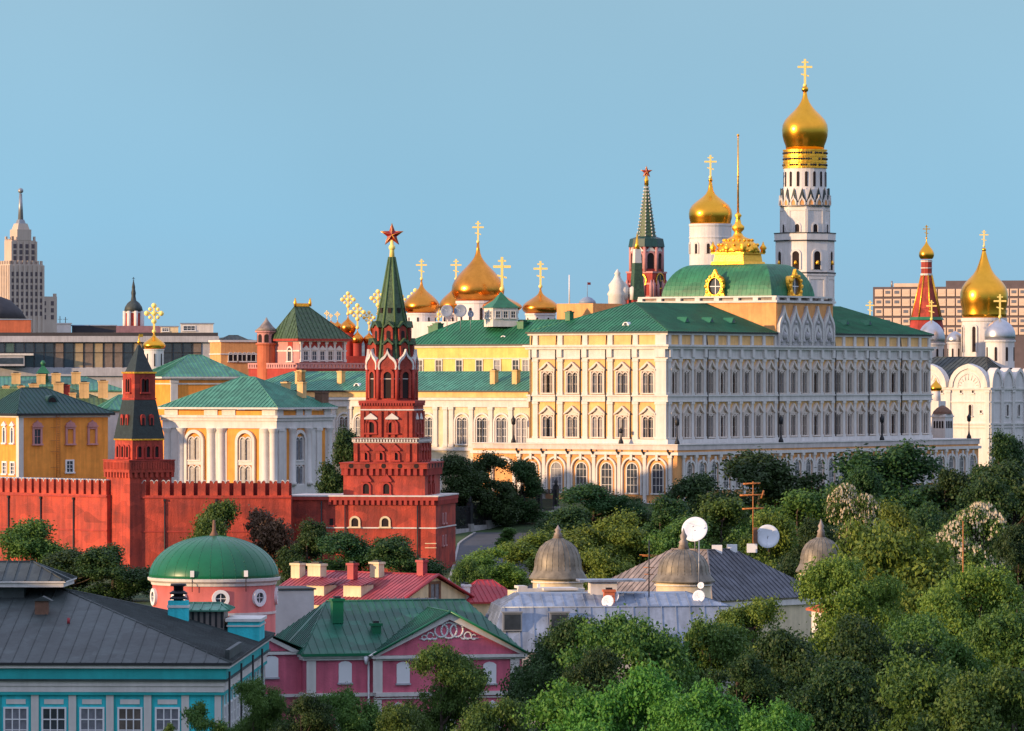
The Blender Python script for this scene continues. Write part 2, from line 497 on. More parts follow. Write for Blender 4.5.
def pilaster(w, z0, z1, proud=.3, mat=None, cap=True):
    m = MB(mat or white)
    m.box(-w/2, w/2, -proud, 0, z0, z1)
    if cap:
        m.box(-w/2-.15, w/2+.15, -proud-.15, 0, z1-.55, z1)
        m.box(-w/2-.12, w/2+.12, -proud-.12, 0, z0, z0+.6)
    return m.mesh('pilaster')

def chimney(w, d, h, mat, cap=None, capmat=None):
    m = MB(mat)
    m.box(-w/2, w/2, -d/2, d/2, 0, h)
    m.use(capmat or mat)
    m.box(-w/2-.12, w/2+.12, -d/2-.12, d/2+.12, h, h+.25)
    m.use(iron).box(-w*.3, w*.3, -d*.3, d*.3, h+.25, h+.45)
    return m.mesh('chimney')

def lucarne(r, mat=None):
    m = MB(mat or frame)
    o = outline(2*r, r, True); 
    m.prism_y(o, -.6, 2.5)
    m.use(glass).poly([(r*.5*math.cos(2*math.pi*i/12), -.61, r*.45+r*.4*math.sin(2*math.pi*i/12)) for i in range(12)])
    return m.mesh('dormer')

# ================================================================== THE SETTING
def grid_sheet(name, xs, ys, zf, mat):
    m = MB(mat)
    p = [(x, y, zf(x, y)) for y in ys for x in xs]
    n = len(xs)
    m.add(p, [(j*n+i, j*n+i+1, (j+1)*n+i+1, (j+1)*n+i) for j in range(len(ys)-1) for i in range(n-1)], True)
    return tag(m.build(name), None, None, None, 'structure')

ys = [-400, -100, 0, 150] + sorted(set(list(range(300, 1400, 25)) + [890, 960])) + [1500, 1700, 2000, 3000, 6000, 12000, 40000]
grid_sheet("ground", [-30000, -8000, -3000, -1200, -700, -300, -150, -75, -30, 0, 30, 75, 150, 300, 700, 1200, 3000, 8000, 30000], ys, lambda x, y: gz(y) , grassm)

def strip(name, pts, w, dz, mat, nx=2):
    m = MB(mat); P = [Vector((x, y)) for x, y in pts]; row = []
    for i, p in enumerate(P):
        d = (P[min(i+1, len(P)-1)] - P[max(i-1, 0)]).normalized(); q = Vector((d.y, -d.x))
        row.append([(p + q*w*(k/nx-.5)) for k in range(nx+1)])
    pts3 = [(v.x, v.y, gz(v.y)+dz) for r in row for v in r]
    n = nx+1
    m.add(pts3, [(j*n+i, j*n+i+1, (j+1)*n+i+1, (j+1)*n+i) for j in range(len(P)-1) for i in range(nx)], True)
    return m
road_line = [(-3 + (y-860)*.01 + max(0, y-930)*.12, y) for y in range(820, 958, 6)]
tag(strip("road", road_line, 15, .12, asphalt, 6).build("road"), None, None, None, 'structure')
mk = MB(kerbm)
for sgn in (-1, 1):
    for (xa, ya), (xb, yb) in zip(road_line[:-1], road_line[1:]):
        o = sgn*7.6
        mk.add([(xa+o-.2, ya, gz(ya)), (xa+o+.2, ya, gz(ya)), (xa+o+.2, ya, gz(ya)+.27), (xa+o-.2, ya, gz(ya)+.27),
                (xb+o-.2, yb, gz(yb)), (xb+o+.2, yb, gz(yb)), (xb+o+.2, yb, gz(yb)+.27), (xb+o-.2, yb, gz(yb)+.27)],
               [(0,4,7,3),(1,5,6,2),(3,7,6,2)])
tag(mk.build("road_kerb"), None, None, None, 'structure')
ml = MB(paintw)
for i in range(0, len(road_line)-2, 2):
    (xa, ya), (xb, yb) = road_line[i], road_line[i+1]
    ml.poly([(xa-.1, ya, gz(ya)+.135), (xa+.1, ya, gz(ya)+.135), (xb+.1, yb, gz(yb)+.135), (xb-.1, yb, gz(yb)+.135)])
tag(ml.build("road_marking"), None, None, None, 'structure')
def hills_z(x, y):
    t = (y-3800)/900
    return 21 + min(1, max(0, (x+262)/40))*max(0, 1-t*t)*(58 + 9*math.sin(x*.011) + 5*math.sin(x*.037+1) + 3*math.sin(x*.11) + 2*math.sin(x*.31)) if abs(t) < 1 else 21
grid_sheet("hills", [-330+i*6 for i in range(48)] , [2905+i*60 for i in range(30)], lambda x, y: hills_z(x, y), hillm)

# ================================================================== GRAND PALACE
gp = Bld("palace", "long cream and yellow palace with green roof, south side in blue shade", "palace", 667, 1000, 20, 54)
LX, LY = 101.0, 33.8
gp.part('wall', MB(yellow).box(0, LX, 0, LY, 9, 33.6))
gp.part('terrace_storey', MB(apricot).box(-3, 114, -4.5, 46, -9, 10.2))
t = MB(white)
t.box(-3.5, 114.5, -5, 46.5, 9.2, 9.8)
t.use(surround_s).box(-3.2, 114.2, -4.7, 46.2, 10.21, 11.2).use(white)
t.box(-3.4, 114.4, -4.9, 46.4, 11.2, 11.4)
t.box(-3.3, 114.3, -4.8, 46.3, -9, -.4)
gp.part('parapet', t)
gp.part('plinth_band', MB(white).box(-.5, LX+.5, -.5, LY+.5, 11.41, 12.3))
t = MB(white).box(-.35, LX+.35, -.35, LY+.35, 19.9, 21.0).box(-.6, LX+.6, -.6, LY+.6, 20.9, 21.2).box(-.5, LX+.5, -.5, LY+.5, 19.8, 20.05)
gp.part('string_course', t)
gp.part('frieze', MB(white).box(-.2, LX+.2, -.2, LY+.2, 28.6, 30.4).box(-.4, LX+.4, -.4, LY+.4, 28.4, 28.75))
t = MB(white).box(-.7, LX+.7, -.7, LY+.7, 30.4, 30.9).box(-1.1, LX+1.1, -1.1, LY+1.1, 30.9, 31.3)
gp.part('cornice', t)
gp.part('coping', MB(white).box(-.35, LX+.35, -.35, LY+.35, 33.25, 33.65))
# pilasters
def tall_pil(w, proud=.35):
    m = MB(white)
    for a, b in ((12.3, 19.8), (21.2, 28.4)):
        m.box(-w/2, w/2, -proud, 0, a, b); m.box(-w/2-.12, w/2+.12, -proud-.12, 0, b-.5, b-.01); m.box(-w/2-.12, w/2+.12, -proud-.12, 0, a+.01, a+.5)
    m.box(-w/2, w/2, -proud, 0, 31.31, 33.24)
    m.box(-w/2, w/2, -proud-.35, 0, 28.76, 30.39)
    return m.mesh('pilaster')
pW, pS, pC = tall_pil(1.2), tall_pil(.9), tall_pil(2.6, .45)
for k in range(6): gp.onL('pilaster', pC if k == 0 else pW, 1.25 if k == 0 else 1.3 + 6.19*k, 0)
for k in range(24): gp.onR('pilaster', pS, min(max(4.39*k, .6), LX-.6), 0)
# twin windows under gables
wW = window(1.12, 4.1, True, 2, .22, .35, 1, 2, surround, glass, 'gable', 2.0, jamb=.28, bar=.07)
wS = window(.8, 4.3, True, 2, .22, .35, 1, 2, surround, glass, 'gable', 2.2, jamb=.2)
for k in range(5):
    for z in (12.7, 21.6): gp.winL(wW, 4.4 + 6.19*k, z)
for k in range(23):
    for z in (12.7, 21.5): gp.winR(wS, 4.39*(k+.5), z)
# ground-floor arcade
def arcade(w, h, W, H):
    f, g = window(w, h, True, 1, .22, .2, 2, 3, white, glass)
    m = MB(white)
    m.ring_y(outline(W, H, True, 14), outline(W-.7, H-.35, True, 14), -.45, 0)
    m.box(-.3, .3, -.6, -.44, H-.7, H+.6)
    m.use(apricot)
    return f, g, m.mesh('arch_moulding')
aW, aS = arcade(2.5, 5.9, 5.0, 7.6), arcade(1.6, 5.0, 3.7, 6.3)
pA, pB = pilaster(.75, -.4, 9.2, .35), pilaster(.7, -.4, 9.2, .35)
for k in range(6):
    o = gp.winL(aW[:2], .13 + 6.2*k, 1.6, -3); gp.onL('arch_moulding', aW[2], .13+6.2*k, 1.2, 0, -3)
    gp.onL('pilaster', pA, .13 - 3.1 + 6.2*k, 0, 0, -3)
gp.onL('pilaster', pA, .13+3.1+31, 0, 0, -3)
big = MB(white).ring_y(outline(6.4, 8.6, True, 14), outline(5.0, 7.9, True, 14), -.5, 0)
gp.onL('entrance_arch', big.mesh('entrance_arch'), 38.2, 0, 0, -3)
for k in range(26):
    gp.winR(aS[:2], 1.2 + 4.39*k, 2.4, -4.5); gp.onR('arch_moulding', aS[2], 1.2 + 4.39*k, 2.0, 0, -4.5)
    gp.onR('pilaster', pB, -1.0 + 4.39*k, 0, 0, -4.5)
# cast iron corbels under the parapet on the west side
cb = MB(iron).prism_x([(-.9, 9.9), (0, 9.9), (0, 9.0)], -.12, .12).ball((0, -.8, 10.1), .28, 8).mesh('bracket')
for k in range(7): gp.onL('bracket', cb, -2.97 + 6.2*k, 0, 0, -3.3)
# drain pipes
dp = MB(iron).tube((0, -.55, 12.4), (0, -.55, 30.2), .13, n=6).tube((0, -.55, 30.2), (0, -.2, 33.2), .13, n=6).mesh('drainpipe')
for tt in (4.39*3, 4.39*9, 4.39*14, 4.39*17, 4.39*20): gp.onR('drainpipe', dp, tt+.75, 0)
for tt in (1.3+6.19*k+.9 for k in (1, 2, 3, 4, 5)): gp.onL('drainpipe', dp, tt, 0)
# roof
rf = MB(palgreen)
hip(rf, -.7, LX+.7, -.7, LY+.7, 33.95, 40.0, 'x', 13.3, 10, .9, .3, iron)
roof = gp.part('roof', rf)
dm = lucarne(.8)
for a, b in ((4.2, 13.5),): obj('dormer', dm, roof, (2.6, 11.5, 35.1), R(-90))
dd = MB(palgreen); dd.prism_y([(-.9, 0), (0, 1.1), (.9, 0)], -.7, 1.8); dd.use(glass).poly([(-.6, -.71, .1), (0, -.71, .8), (.6, -.71, .1)])
dd = dd.mesh('dormer')
for a in (14, 23, 31, 67, 75, 84): obj('dormer', dd, roof, (a, 5.2, 35.9), 0)
ch = chimney(1.4, 1.2, 1.6, palgreen)
obj('chimney', ch, roof, (5, 27.5, 36.3), 0)
# central pavilion
pv0, pv1 = 39.6, 61.4
gp.part('pavilion_block', MB(apricot).box(pv0, pv1, -.3, LY+.2, 31.32, 40.2))
t = MB(white)
t.box(pv0-.5, pv1+.5, -.8, LY+.6, 40.2, 40.65).box(pv0-.25, pv1+.25, -.55, LY+.35, 41.25, 41.6)
for k in range(6):
    x = pv0 + (pv1-pv0)*k/5
    t.box(x-.5, x+.5, -.5, .4, 40.65, 41.25)
for k in range(8):
    y = -.1 + (LY)*k/7
    t.box(pv0-.2, pv0+.6, y-.6, y+.6, 40.65, 41.25)
    t.box(pv1-.6, pv1+.2, y-.6, y+.6, 40.65, 41.25)
t.use(leadbrown).box(pv0+.5, pv1-.5, .3, LY-.3, 40.65, 41.1)
gp.part('balustrade', t)
kk = MB(greystone)
KO = [(-.5, 0), (-.5, .48), (-.45, .58), (-.34, .68), (-.21, .75), (-.11, .83), (-.04, .92), (0, 1), (.04, .92), (.11, .83), (.21, .75), (.34, .68), (.45, .58), (.5, .48), (.5, 0)]
keelo = lambda w, h: [(x*w, z*h) for x, z in KO]
kk.prism_y(keelo(4.2, 8.3), -.45, 0)
kk.use(white)
o1, o2 = keelo(4.15, 8.25), [(x*.84, z*.86) for x, z in keelo(4.15, 8.25)]
kk.ring_y(o1, o2, -.75, -.44)
kk.ring_y([(x*.62, z*.6+.3) for x, z in o1], [(x*.45, z*.44+.3) for x, z in o1], -.65, -.44)
kk.use(greystone)
kk.lathe([(.05, -.9), (.55, -.6), (.8, 0), (.55, .6), (.05, .9)], 8, (0, -.45, 2.0)); kk.ball((-1.1, -.5, .9), .5, 8); kk.ball((1.1, -.5, .9), .5, 8); kk.ball((0, -.5, 4.7), .5, 8)
kk.use(apricot)
for sg_ in (-1, 1): kk.prism_y([(sg_*2.14, 4.6), (sg_*.45, 8.6), (sg_*2.14, 8.6)], -.12, 0)
kk = kk.mesh('ogee_gable')
for k in range(5): gp.onR('ogee_gable', kk, 50.5 + 4.3*(k-2), 31.33, .3)
# cloister vault dome
dx0, dx1, dy0, dy1 = 42.3, 59.0, 2.6, 30.2
dmesh = MB(palgreen)
levels = []
for i in range(13):
    u = i/12
    e = 5.0*(1-math.cos(u*math.pi/2))**.9; z = 41.1 + 7.3*math.sin(u*math.pi/2)
    levels.append([(dx0+e, dy0+e, z), (dx1-e, dy0+e, z), (dx1-e, dy1-e, z), (dx0+e, dy1-e, z)])
for a, b in zip(levels[:-1], levels[1:]):
    for i in range(4):
        j = (i+1) % 4
        dmesh.poly([a[i], a[j], b[j], b[i]])
for side in range(4):
    j = (side+1) % 4
    n = 26 if side % 2 else 15
    for k in range(1, n):
        f = k/n
        for a, b in zip(levels[:-1], levels[1:]):
            A = Vector(levels[0][side]).lerp(Vector(levels[0][j]), f)
            def onl(L):
                p, q = Vector(L[side]), Vector(L[j]); ax = 0 if side % 2 == 0 else 1
                if not (min(p[ax], q[ax]) <= A[ax] <= max(p[ax], q[ax])): return None
                r = p.lerp(q, (A[ax]-p[ax])/(q[ax]-p[ax])); return r
            P, Q = onl(a), onl(b)
            if P is not None and Q is not None: dmesh.tube(P, Q, .035, n=4)
dmesh.poly(levels[-1])
dome = gp.part('dome', dmesh)
for i in range(4):
    pass
lu = MB(goldmat)
o = [(1.75*math.cos(2*math.pi*i/20)*.9, 2.4+1.75*math.sin(2*math.pi*i/20)*1.05) for i in range(21)]
lu.ring_y([(x*1.35, 2.4+(z-2.4)*1.35) for x, z in o], o, -.6, .3)
for i in range(12):
    a = 2*math.pi*i/12
    lu.ball((2.15*math.cos(a), -.4, 2.4+2.25*math.sin(a)), .48, 8)
lu.prism_y([(-.9, 4.3), (0, 6.0), (.9, 4.3)], -.5, .2); lu.box(-2.4, 2.4, -.5, .6, 0, .5)
lu.prism_y([(-2.4, .4), (-2.0, 1.6), (-1.2, .5)], -.5, .2); lu.prism_y([(2.4, .4), (2.0, 1.6), (1.2, .5)], -.5, .2)
lu.prism_y([(x*1.2, 2.4+(z-2.4)*1.2) for x, z in o[:-1]], .0, 2.6)
lu.use(glass).poly([(x, -.05, z) for x, z in o[:-1]])
lu.use(frame).box(-.08, .08, -.15, -.05, .8, 4.0).box(-1.4, 1.4, -.15, -.05, 2.32, 2.48)
lu = lu.mesh('gilded_dormer')
gp.onL('gilded_dormer', lu, 16.3, 41.3, .25, dx0, dome)
gp.onR('gilded_dormer', lu, 50.6, 41.3, .25, dy0, dome)
cxm, cym = (dx0+dx1)/2, (dy0+dy1)/2
la = MB(goldmat)
la.frust(cxm, cym, 8.4, 8.0, 48.35, 49.0).frust(cxm, cym, 7.4, 7.0, 49.0, 50.6).frust(cxm, cym, 8.2, 8.2, 50.6, 51.0)
pr = [(4.6, 51.0), (4.5, 51.6), (4.1, 52.4), (3.3, 53.2), (2.2, 53.9), (1.5, 54.2), (1.2, 54.4), (.7, 55.2), (1.3, 55.8), (1.35, 56.4), (.7, 57.0), (.45, 58.2), (.8, 58.7), (.35, 59.3)]
la.lathe(pr, 16, (cxm, cym, 0))
for i in range(16):
    a = 2*math.pi*i/16
    la.ball((cxm+4.3*math.cos(a), cym+4.3*math.sin(a), 51.2), .42, 8)
    la.ball((cxm+4.15*math.cos(a), cym+4.15*math.sin(a), 52.5), .4, 6); la.ball((cxm+3.0*math.cos(a+.27), cym+3.0*math.sin(a+.27), 53.5), .36, 6)
for sx in (-1, 1):
    for sy in (-1, 1):
        la.lathe([(.6, 0), (.5, .6), (.8, 1.0), (.3, 1.7), (.05, 2.4)], 8, (cxm+sx*3.8, cym+sy*3.8, 50.9))
for sx, sy in ((0, -1), (0, 1), (-1, 0), (1, 0)):
    la.ball((cxm+sx*3.9, cym+sy*3.9, 51.8), .95, 10)
lan = gp.part('gilded_lantern', la)
gp.part('flagpole', MB(goldmat).tube((cxm, cym, 59.2), (cxm, cym, 75.5), .24, .13, 8).ball((cxm, cym, 75.6), .3, 8).ball((cxm, cym, 67), .26, 8), parent=lan)

# ------------------------------------------------------------------ lower wing with arched windows
wloc = gp.pt(1.0, 34.6)
pw = Bld("palace_wing", "lower cream palace wing with tall arched windows and green roof behind red stepped tower", "palace wing", 530, 1000, 20, 54)
pw.root.location = (wloc[0], wloc[1], 20); pw.X0, pw.Y0 = wloc[0], wloc[1]
WL, WD = pw.spanL(238), 18.0
pw.part('wall', MB(cream).box(0, WD, 0, WL, -9, 20.6))
t = MB(white).box(-.8, WD, -.01, WL+.8, 20.0, 20.5).box(-.4, WD, -.01, WL+.4, 18.6, 20.0).box(-.35, WD, -.01, WL+.35, 9.6, 10.3).box(-.3, WD, -.01, WL+.3, 7.4, 7.9)
pw.part('cornice', t)
pw.part('parapet', MB(yellow).box(-.2, WD-.2, .2, WL-.2, 20.6, 22.0))
wv = window(1.15, 5.4, True, 2, .2, .3, 1, 3, white, glass)
arch = MB(white).ring_y(outline(4.1, 6.6, True, 12), outline(3.4, 6.2, True, 12), -.35, 0).mesh('arch_moulding')
pl = pilaster(1.0, 10.3, 18.6, .35)
pl2 = pilaster(1.3, -3, 7.3, .3)
for px in (522, 502, 482.5, 462.5, 428, 409, 390, 361, 345, 328, 310, 292, 275):
    tt = pw.spanL(px)
    if tt > WL-1: continue
    pw.winL(wv, tt, 11.0); pw.onL('arch_moulding', arch, tt, 10.9)
    pw.onL('pilaster', pl, tt+2.75, 0)
for px in (472, 440): pw.onL('pilaster', pl2, pw.spanL(px), 0)
for px in (446, 452, 436): pw.onL('pilaster', pl, pw.spanL(px), 0)
rf = MB(verdigris); hip(rf, -.5, WD+.5, -1.5, WL+.5, 22.0, 25.9, 'y', 2, 8, .9, .3, iron)
roof = pw.part('roof', rf)
cy = chimney(1.3, 1.2, 3.0, ochre)
for px, py in ((493, 386), (515, 386), (300, 386)): 
    tt = pw.spanL(px, 3)
    if 0 < tt < WL: obj('chimney', cy, roof, (3.4, tt, 23.0), 0)
for px in (357.5,): obj('dormer', dm, roof, (2.2, pw.spanL(px, 2), 22.7), R(-90))
for px, a in ((298, 0), (300, 4), (340, 3.5)):
    tt = pw.spanL(px, 3)
    if 0 < tt < WL: obj('chimney', cy, roof, (3.4, tt, 22.8), 0)

# upper yellow block behind the wing
yl = gp.pt(20, 35.2)
yb = Bld("yellow_block", "upper pale yellow block with plain windows between wing roof and gold domes", "building", 530, 1000, 20, 54)
yb.root.location = (yl[0], yl[1], 20); yb.X0, yb.Y0 = yl[0], yl[1]
YL = yb.spanL(407)
yb.part('wall', MB(sunyellow).box(0, 16, 0, YL, 0, 31.4))
yb.part('cornice', MB(white).box(-.4, 16.4, .01, YL+.4, 31.0, 31.7).box(-.15, 16, .01, YL+.15, 28.6, 28.8))
wp = window(1.5, 2.3, False, 1, .22, .2, 1, 1, white, glass)
for px in (420, 439, 459.5, 479.5, 497.5, 516, 526): yb.winL(wp, yb.spanL(px), 26.0)
rf = MB(palgreen); hip(rf, -.8, 17, -4, YL+.8, 31.7, 36.8, 'y', 4, 9, .9, .3, iron)
roof = yb.part('roof', rf)
obj('dormer', dm, roof, (2.4, yb.spanL(503.5, 2), 32.7), R(-90))
obj('chimney', chimney(2.4, 1.6, 2.6, palgreen), roof, (6, yb.spanL(523.5, 6), 33.6), 0)
obj('chimney', chimney(2.0, 1.4, 2.0, palgreen), roof, (6, yb.spanL(438, 6), 34.0), 0)
obj('chimney', chimney(1.6, 1.4, 1.8, palgreen), roof, (6, yb.spanL(433, 6), 33.6), 0)
# roof lantern pavilion on the ridge
lp = thing("roof_pavilion", "small white windowed pavilion with pointed green roof on palace roof", "pavilion", (PX(501, 1056), 1056, 20+35.4), R(20))
lp_m = MB(white).frust(0, 0, 5.6, 5.6, 0, 4.0).build('wall', lp)
wq = window(.9, 1.3, False, 1, .15, .15, 1, 1, white, glass)
for rz in (0, 90, 180, 270):
    for t_ in (-1.7, 0, 1.7):
        d = Vector((t_, -2.8, 1.9)); d.rotate(Matrix.Rotation(R(rz), 3, 'Z').to_euler())
        o = obj('window', wq[0], lp, d, R(rz)); obj('pane', wq[1], o)
MB(palgreen).frust(0, 0, 6.3, 2.6, 4.0, 5.6).frust(0, 0, 2.6, .2, 5.6, 7.3).build('roof', lp)
def dish(name, label, loc, r, aim, mast, group=None, mat=None):
    """a shallow dish with feed arms; aim = direction it faces"""
    th = thing(name, label, "satellite dish", loc, 0, group)
    MB(steel).tube((0, 0, 0), (0, 0, mast), max(.05, r*.05), n=6).tube((0, 0, mast*.55), Vector((0, 0, mast)) - Vector(aim).normalized()*r*.2, r*.03, n=5).build('mast', th)
    m = MB(mat or dishwhite)
    m.lathe([(.02, 0), (r*.35, r*.02), (r*.7, r*.09), (r, r*.2), (r*1.02, r*.17), (r*.7, r*.06), (.05, -.06*r)], 28)
    b = m.build('reflector', th, (0, 0, mast))
    b.rotation_euler = Vector(aim).to_track_quat('Z', 'Y').to_euler()
    fd = MB(dishwhite).tube((0, 0, r*.75), (0, 0, r*.95), r*.06, n=8)
    for i in range(3):
        a = 2*math.pi*i/3 + .4
        fd.tube((r*.95*math.cos(a), r*.95*math.sin(a), r*.18), (0, 0, r*.8), r*.010, n=4)
    obj('feed_horn', fd.mesh('feed_horn'), b)
    return th
for i, (px, py, r, lab) in enumerate(((447, 311, 6.2, "grey dish, left of the two big ones before the largest gold dome"), (460.5, 311, 6.4, "grey dish, right of the two big ones before the largest gold dome"), (470.5, 314, 3.4, "small grey dish on palace roof beside white roof pavilion"))):
    Yd = 1052
    dish("satellite_dish", lab, (PX(px, Yd), Yd, 20+34.4), r*S(Yd), (-.15 if i < 2 else .5, -1, .15), PZ(py, Yd)-54.4, "grey dishes on the palace roof", dishgrey)
# roof store with pole
Yd = 1060
rs = thing("roof_hut", "low peach roof hut with thin pole behind the palace roof", "hut", (PX(591, Yd), Yd+10, 20), R(50))
MB(apricot).box(-4, 6, -4, 6, 10, PZ(303, Yd)-20).build('wall', rs)
MB(frame).tube((-3.4, 3, PZ(303, Yd)-20), (-3.4, 3, PZ(274, Yd)-20), .16, n=6).build('pole', rs)
MB(bluegrey).lathe([(1.9, 0), (1.7, .6), (1.0, 1.2), (.2, 1.5)], 12, (-1, 0, PZ(303, Yd)-20)).tube((-1, 0, PZ(303, Yd)-19), (-1, 0, PZ(281, Yd)-20), .07, n=5).build('vent_cap', rs)
MB(brick_deep).box(-1, .1, -.03, .03, PZ(284, Yd)-20, PZ(281.5, Yd)-20).build('flag', rs)

# ================================================================== CHURCHES
def church(name, label, cat, cx, Y, z0, body=None, phi=54, group=None):
    th = thing(name, label, cat, (PX(cx, Y), Y, z0), R(phi), group)
    return th
def dome_set(th, px, Y, cx, z0, phi, r_px, wide_py, top_py, cross_top, cross_bot, drum_bot, gmat, dy=0, drum_mat=None, ornate=False, drum_k=.8, slits=8, belly=None):
    """one drum with an onion dome and a cross, at its own depth"""
    s = S(Y); r = r_px*s
    w = Vector((PX(px, Y) - PX(cx, th.location.y), Y - th.location.y, 0)); w.rotate(Matrix.Rotation(-th.rotation_euler.z, 3, 'Z').to_euler())
    zc = PZ(wide_py, Y) - z0; zt = PZ(top_py, Y) - z0
    k = (zt - zc)/(1.85-.40)
    lk = belly*r/.4 if belly else min(k, r*1.05)
    zb = zc - .40*lk
    prof = [(a*r, (zc + (b-.40)*(k if b > .40 else lk))) for a, b in ONION]
    d = MB(gmat).lathe(prof, 36)
    dr = MB(drum_mat or whitewash)
    rd = r*drum_k
    dr.lathe([(rd, PZ(drum_bot, Y)-z0), (rd, zb-.35*r*.3), (rd*1.06, zb-.3*r*.3), (rd*1.06, zb+.02)], 28, smooth=False)
    do = dr.build('drum', th, (w.x, w.y, 0))
    if slits:
        sm = MB(voidm)
        hh = max(.5, (zb - (PZ(drum_bot, Y)-z0)))*.55
        hh = min(hh, rd*1.3)
        sm.prism_y(outline(max(.25, rd*.13), hh, True, 4), -.05, 0)
        sm = sm.mesh('window_slit')
        for i in range(slits):
            a = 2*math.pi*(i+.5)/slits
            obj('window_slit', sm, do, (rd*1.005*math.sin(a), -rd*1.005*math.cos(a), zb - .35*r*.3 - hh*1.25), a)
    oo = d.build('dome', th, (w.x, w.y, 0))
    ch = (cross_bot - cross_top)*s
    zcx = PZ(cross_bot, Y) - z0
    if zcx > zt: pass
    cm = cross_mesh(ch, ornate, None, -th.rotation_euler.z)
    co = obj('cross', cm, oo, (0, 0, min(zcx, zt)))
    co.scale = (1, 1, (PZ(cross_top, Y)-z0-min(zcx, zt))/ch)
    return oo

# five-domed cathedral behind the yellow block
Yc = 1135
dc = church("cathedral", "five-domed cathedral with big coppery gold domes beyond yellow block", "cathedral", 480, Yc, 24)
MB(whitewash).box(-13, 13, -13, 13, 0, PZ(322, Yc)-24).build('wall', dc)
for a in ((478, Yc, 26.5, 290, 222, 221, 243, 330, 20), (421.5, Yc+2, 18, 306, 283, 259, 280, 330, 8), (456, Yc+14, 17, 306, 283, 259, 280, 330, 8), (502, Yc-12, 20, 307, 289, 257, 291, 330, 8), (540.5, Yc, 18.5, 308, 288, 261, 288, 330, 8)):
    dome_set(dc, a[0], a[1], 480, 24, 54, a[2], a[3], a[6], a[5], a[6], a[7], goldcop, slits=a[8] if a[8] == 8 else 12)

# cluster of little gold domes
Yt = 1150
tc = church("palace_church", "palace church with a cluster of small gold onion domes and ornate crosses", "church", 362, Yt, 24)
MB(brick_deep).box(-19, 17, -6, 6, 0, PZ(356, Yt)-24).build('wall', tc)
tc.rotation_euler.z = R(10)
for px, dY, r, wy, ct, cb_ in ((348, -3, 8, 327, 293, 315), (357.5, -5, 6, 339, 305, 329), (369, -4, 6, 339, 312, 331), (378, -2, 8, 328, 291, 315), (415.5, -4, 8.5, 327, 290, 314), (427, -5, 4.6, 338, 310, 328), (438.5, -5, 4.6, 338, 309, 326), (331, 4, 5, 324, 314, 320), (337.5, 2, 5.2, 326, 312, 320), (327, 6, 4.5, 325, 311, 319), (402, 3, 7, 330, 296, 318)):
    dome_set(tc, px, Yt+dY, 362, 24, 10, r, wy, cb_, ct, cb_, 356, goldcop, drum_mat=brick_deep, ornate=True, drum_k=.72, slits=0, belly=.75)
# steep-roofed pink palace
pp = Bld("pink_palace", "pink palace with steep dark green hipped roof and arcaded terrace", "palace", 299.5, 1120, 30, 36)
zt = pp.zl
xr, yl_ = pp.spanR(346), pp.spanL(276)
pp.part('wall', MB(palepink).box(0, xr, 0, yl_, -6, zt(340)))
pp.part('cornice', MB(white).box(-.4, xr+.4, -.4, yl_+.4, zt(341.5), zt(339.5)).box(-.15, xr+.15, -.15, yl_+.15, zt(351.5), zt(350)))
rf = MB(tilegreen)
z0_, z1_ = zt(338.6), zt(306)
a, b = pp.spanR(311, yl_*.5)-0, 0
i0 = 4.0; 
hip(rf, -1.2, xr+1.0, -1.2, yl_+1.2, z0_, z1_, 'x', (xr+2.8)*.20, (xr+2.8)*.52, 1.1, .5, brick_deep)
roof = pp.part('roof', rf)
rg = MB(goldmat).box(xr*.20-.5, xr*.48, yl_/2-.12, yl_/2+.12, z1_, z1_+.7)
for x in (xr*.20-.5, xr*.48): rg.lathe([(.3, 0), (.35, .9), (.1, 1.9)], 8, (x, yl_/2, z1_))
obj('ridge_cresting', rg.mesh('ridge_cresting'), roof)
wd = window(1.1, 2.0, False, 1, .25, .2, 1, 1, white, glass, 'tri', .8)
for px in (305.5, 314, 322, 330, 338.5): 
    pp.winR(wd, pp.spanR(px), zt(360)); pp.onR('panel', MB(brick_deep).box(-.9, .9, -.12, 0, 0, 1.5).mesh('panel') if px == 305.5 else bpy.data.meshes['panel'], pp.spanR(px), zt(348.5))
pq = pilaster(.5, zt(362), zt(341.6), .25)
for px in (301, 309.7, 318, 326, 334.3, 344.5): pp.onR('pilaster', pq, pp.spanR(px), 0)
wd2 = window(1.5, 3.0, True, 1, .4, .3, 1, 1, white, voidm)
pp.winL(wd2, pp.spanL(290.5), zt(361))
pp.onL('panel', bpy.data.meshes['panel'], pp.spanL(290.5), zt(348.5))
# terrace
tx1, ty1 = pp.spanR(366, -3), pp.spanL(243, -4)
pp.part('terrace', MB(brick_deep).box(-2.5, tx1, -2.6, ty1, -8, zt(368.5)))
tb = MB(palepink).box(-2.7, tx1+.2, -2.8, -2.3, zt(364.5), zt(363)).box(-2.7, -2.3, -2.8, ty1, zt(364.5), zt(363)).box(-2.7, tx1+.2, -2.8, -2.3, zt(368.5), zt(367.6)).box(-2.7, -2.3, -2.8, ty1, zt(368.5), zt(367.6))
k = 0
x = -2.5
while x < tx1: tb.box(x, x+.55, -2.75, -2.35, zt(367.6), zt(364.5)); x += .95
y = -1.5
while y < ty1: tb.box(-2.65, -2.35, y, y+.55, zt(367.6), zt(364.5)); y += .95
pp.part('balustrade', tb)
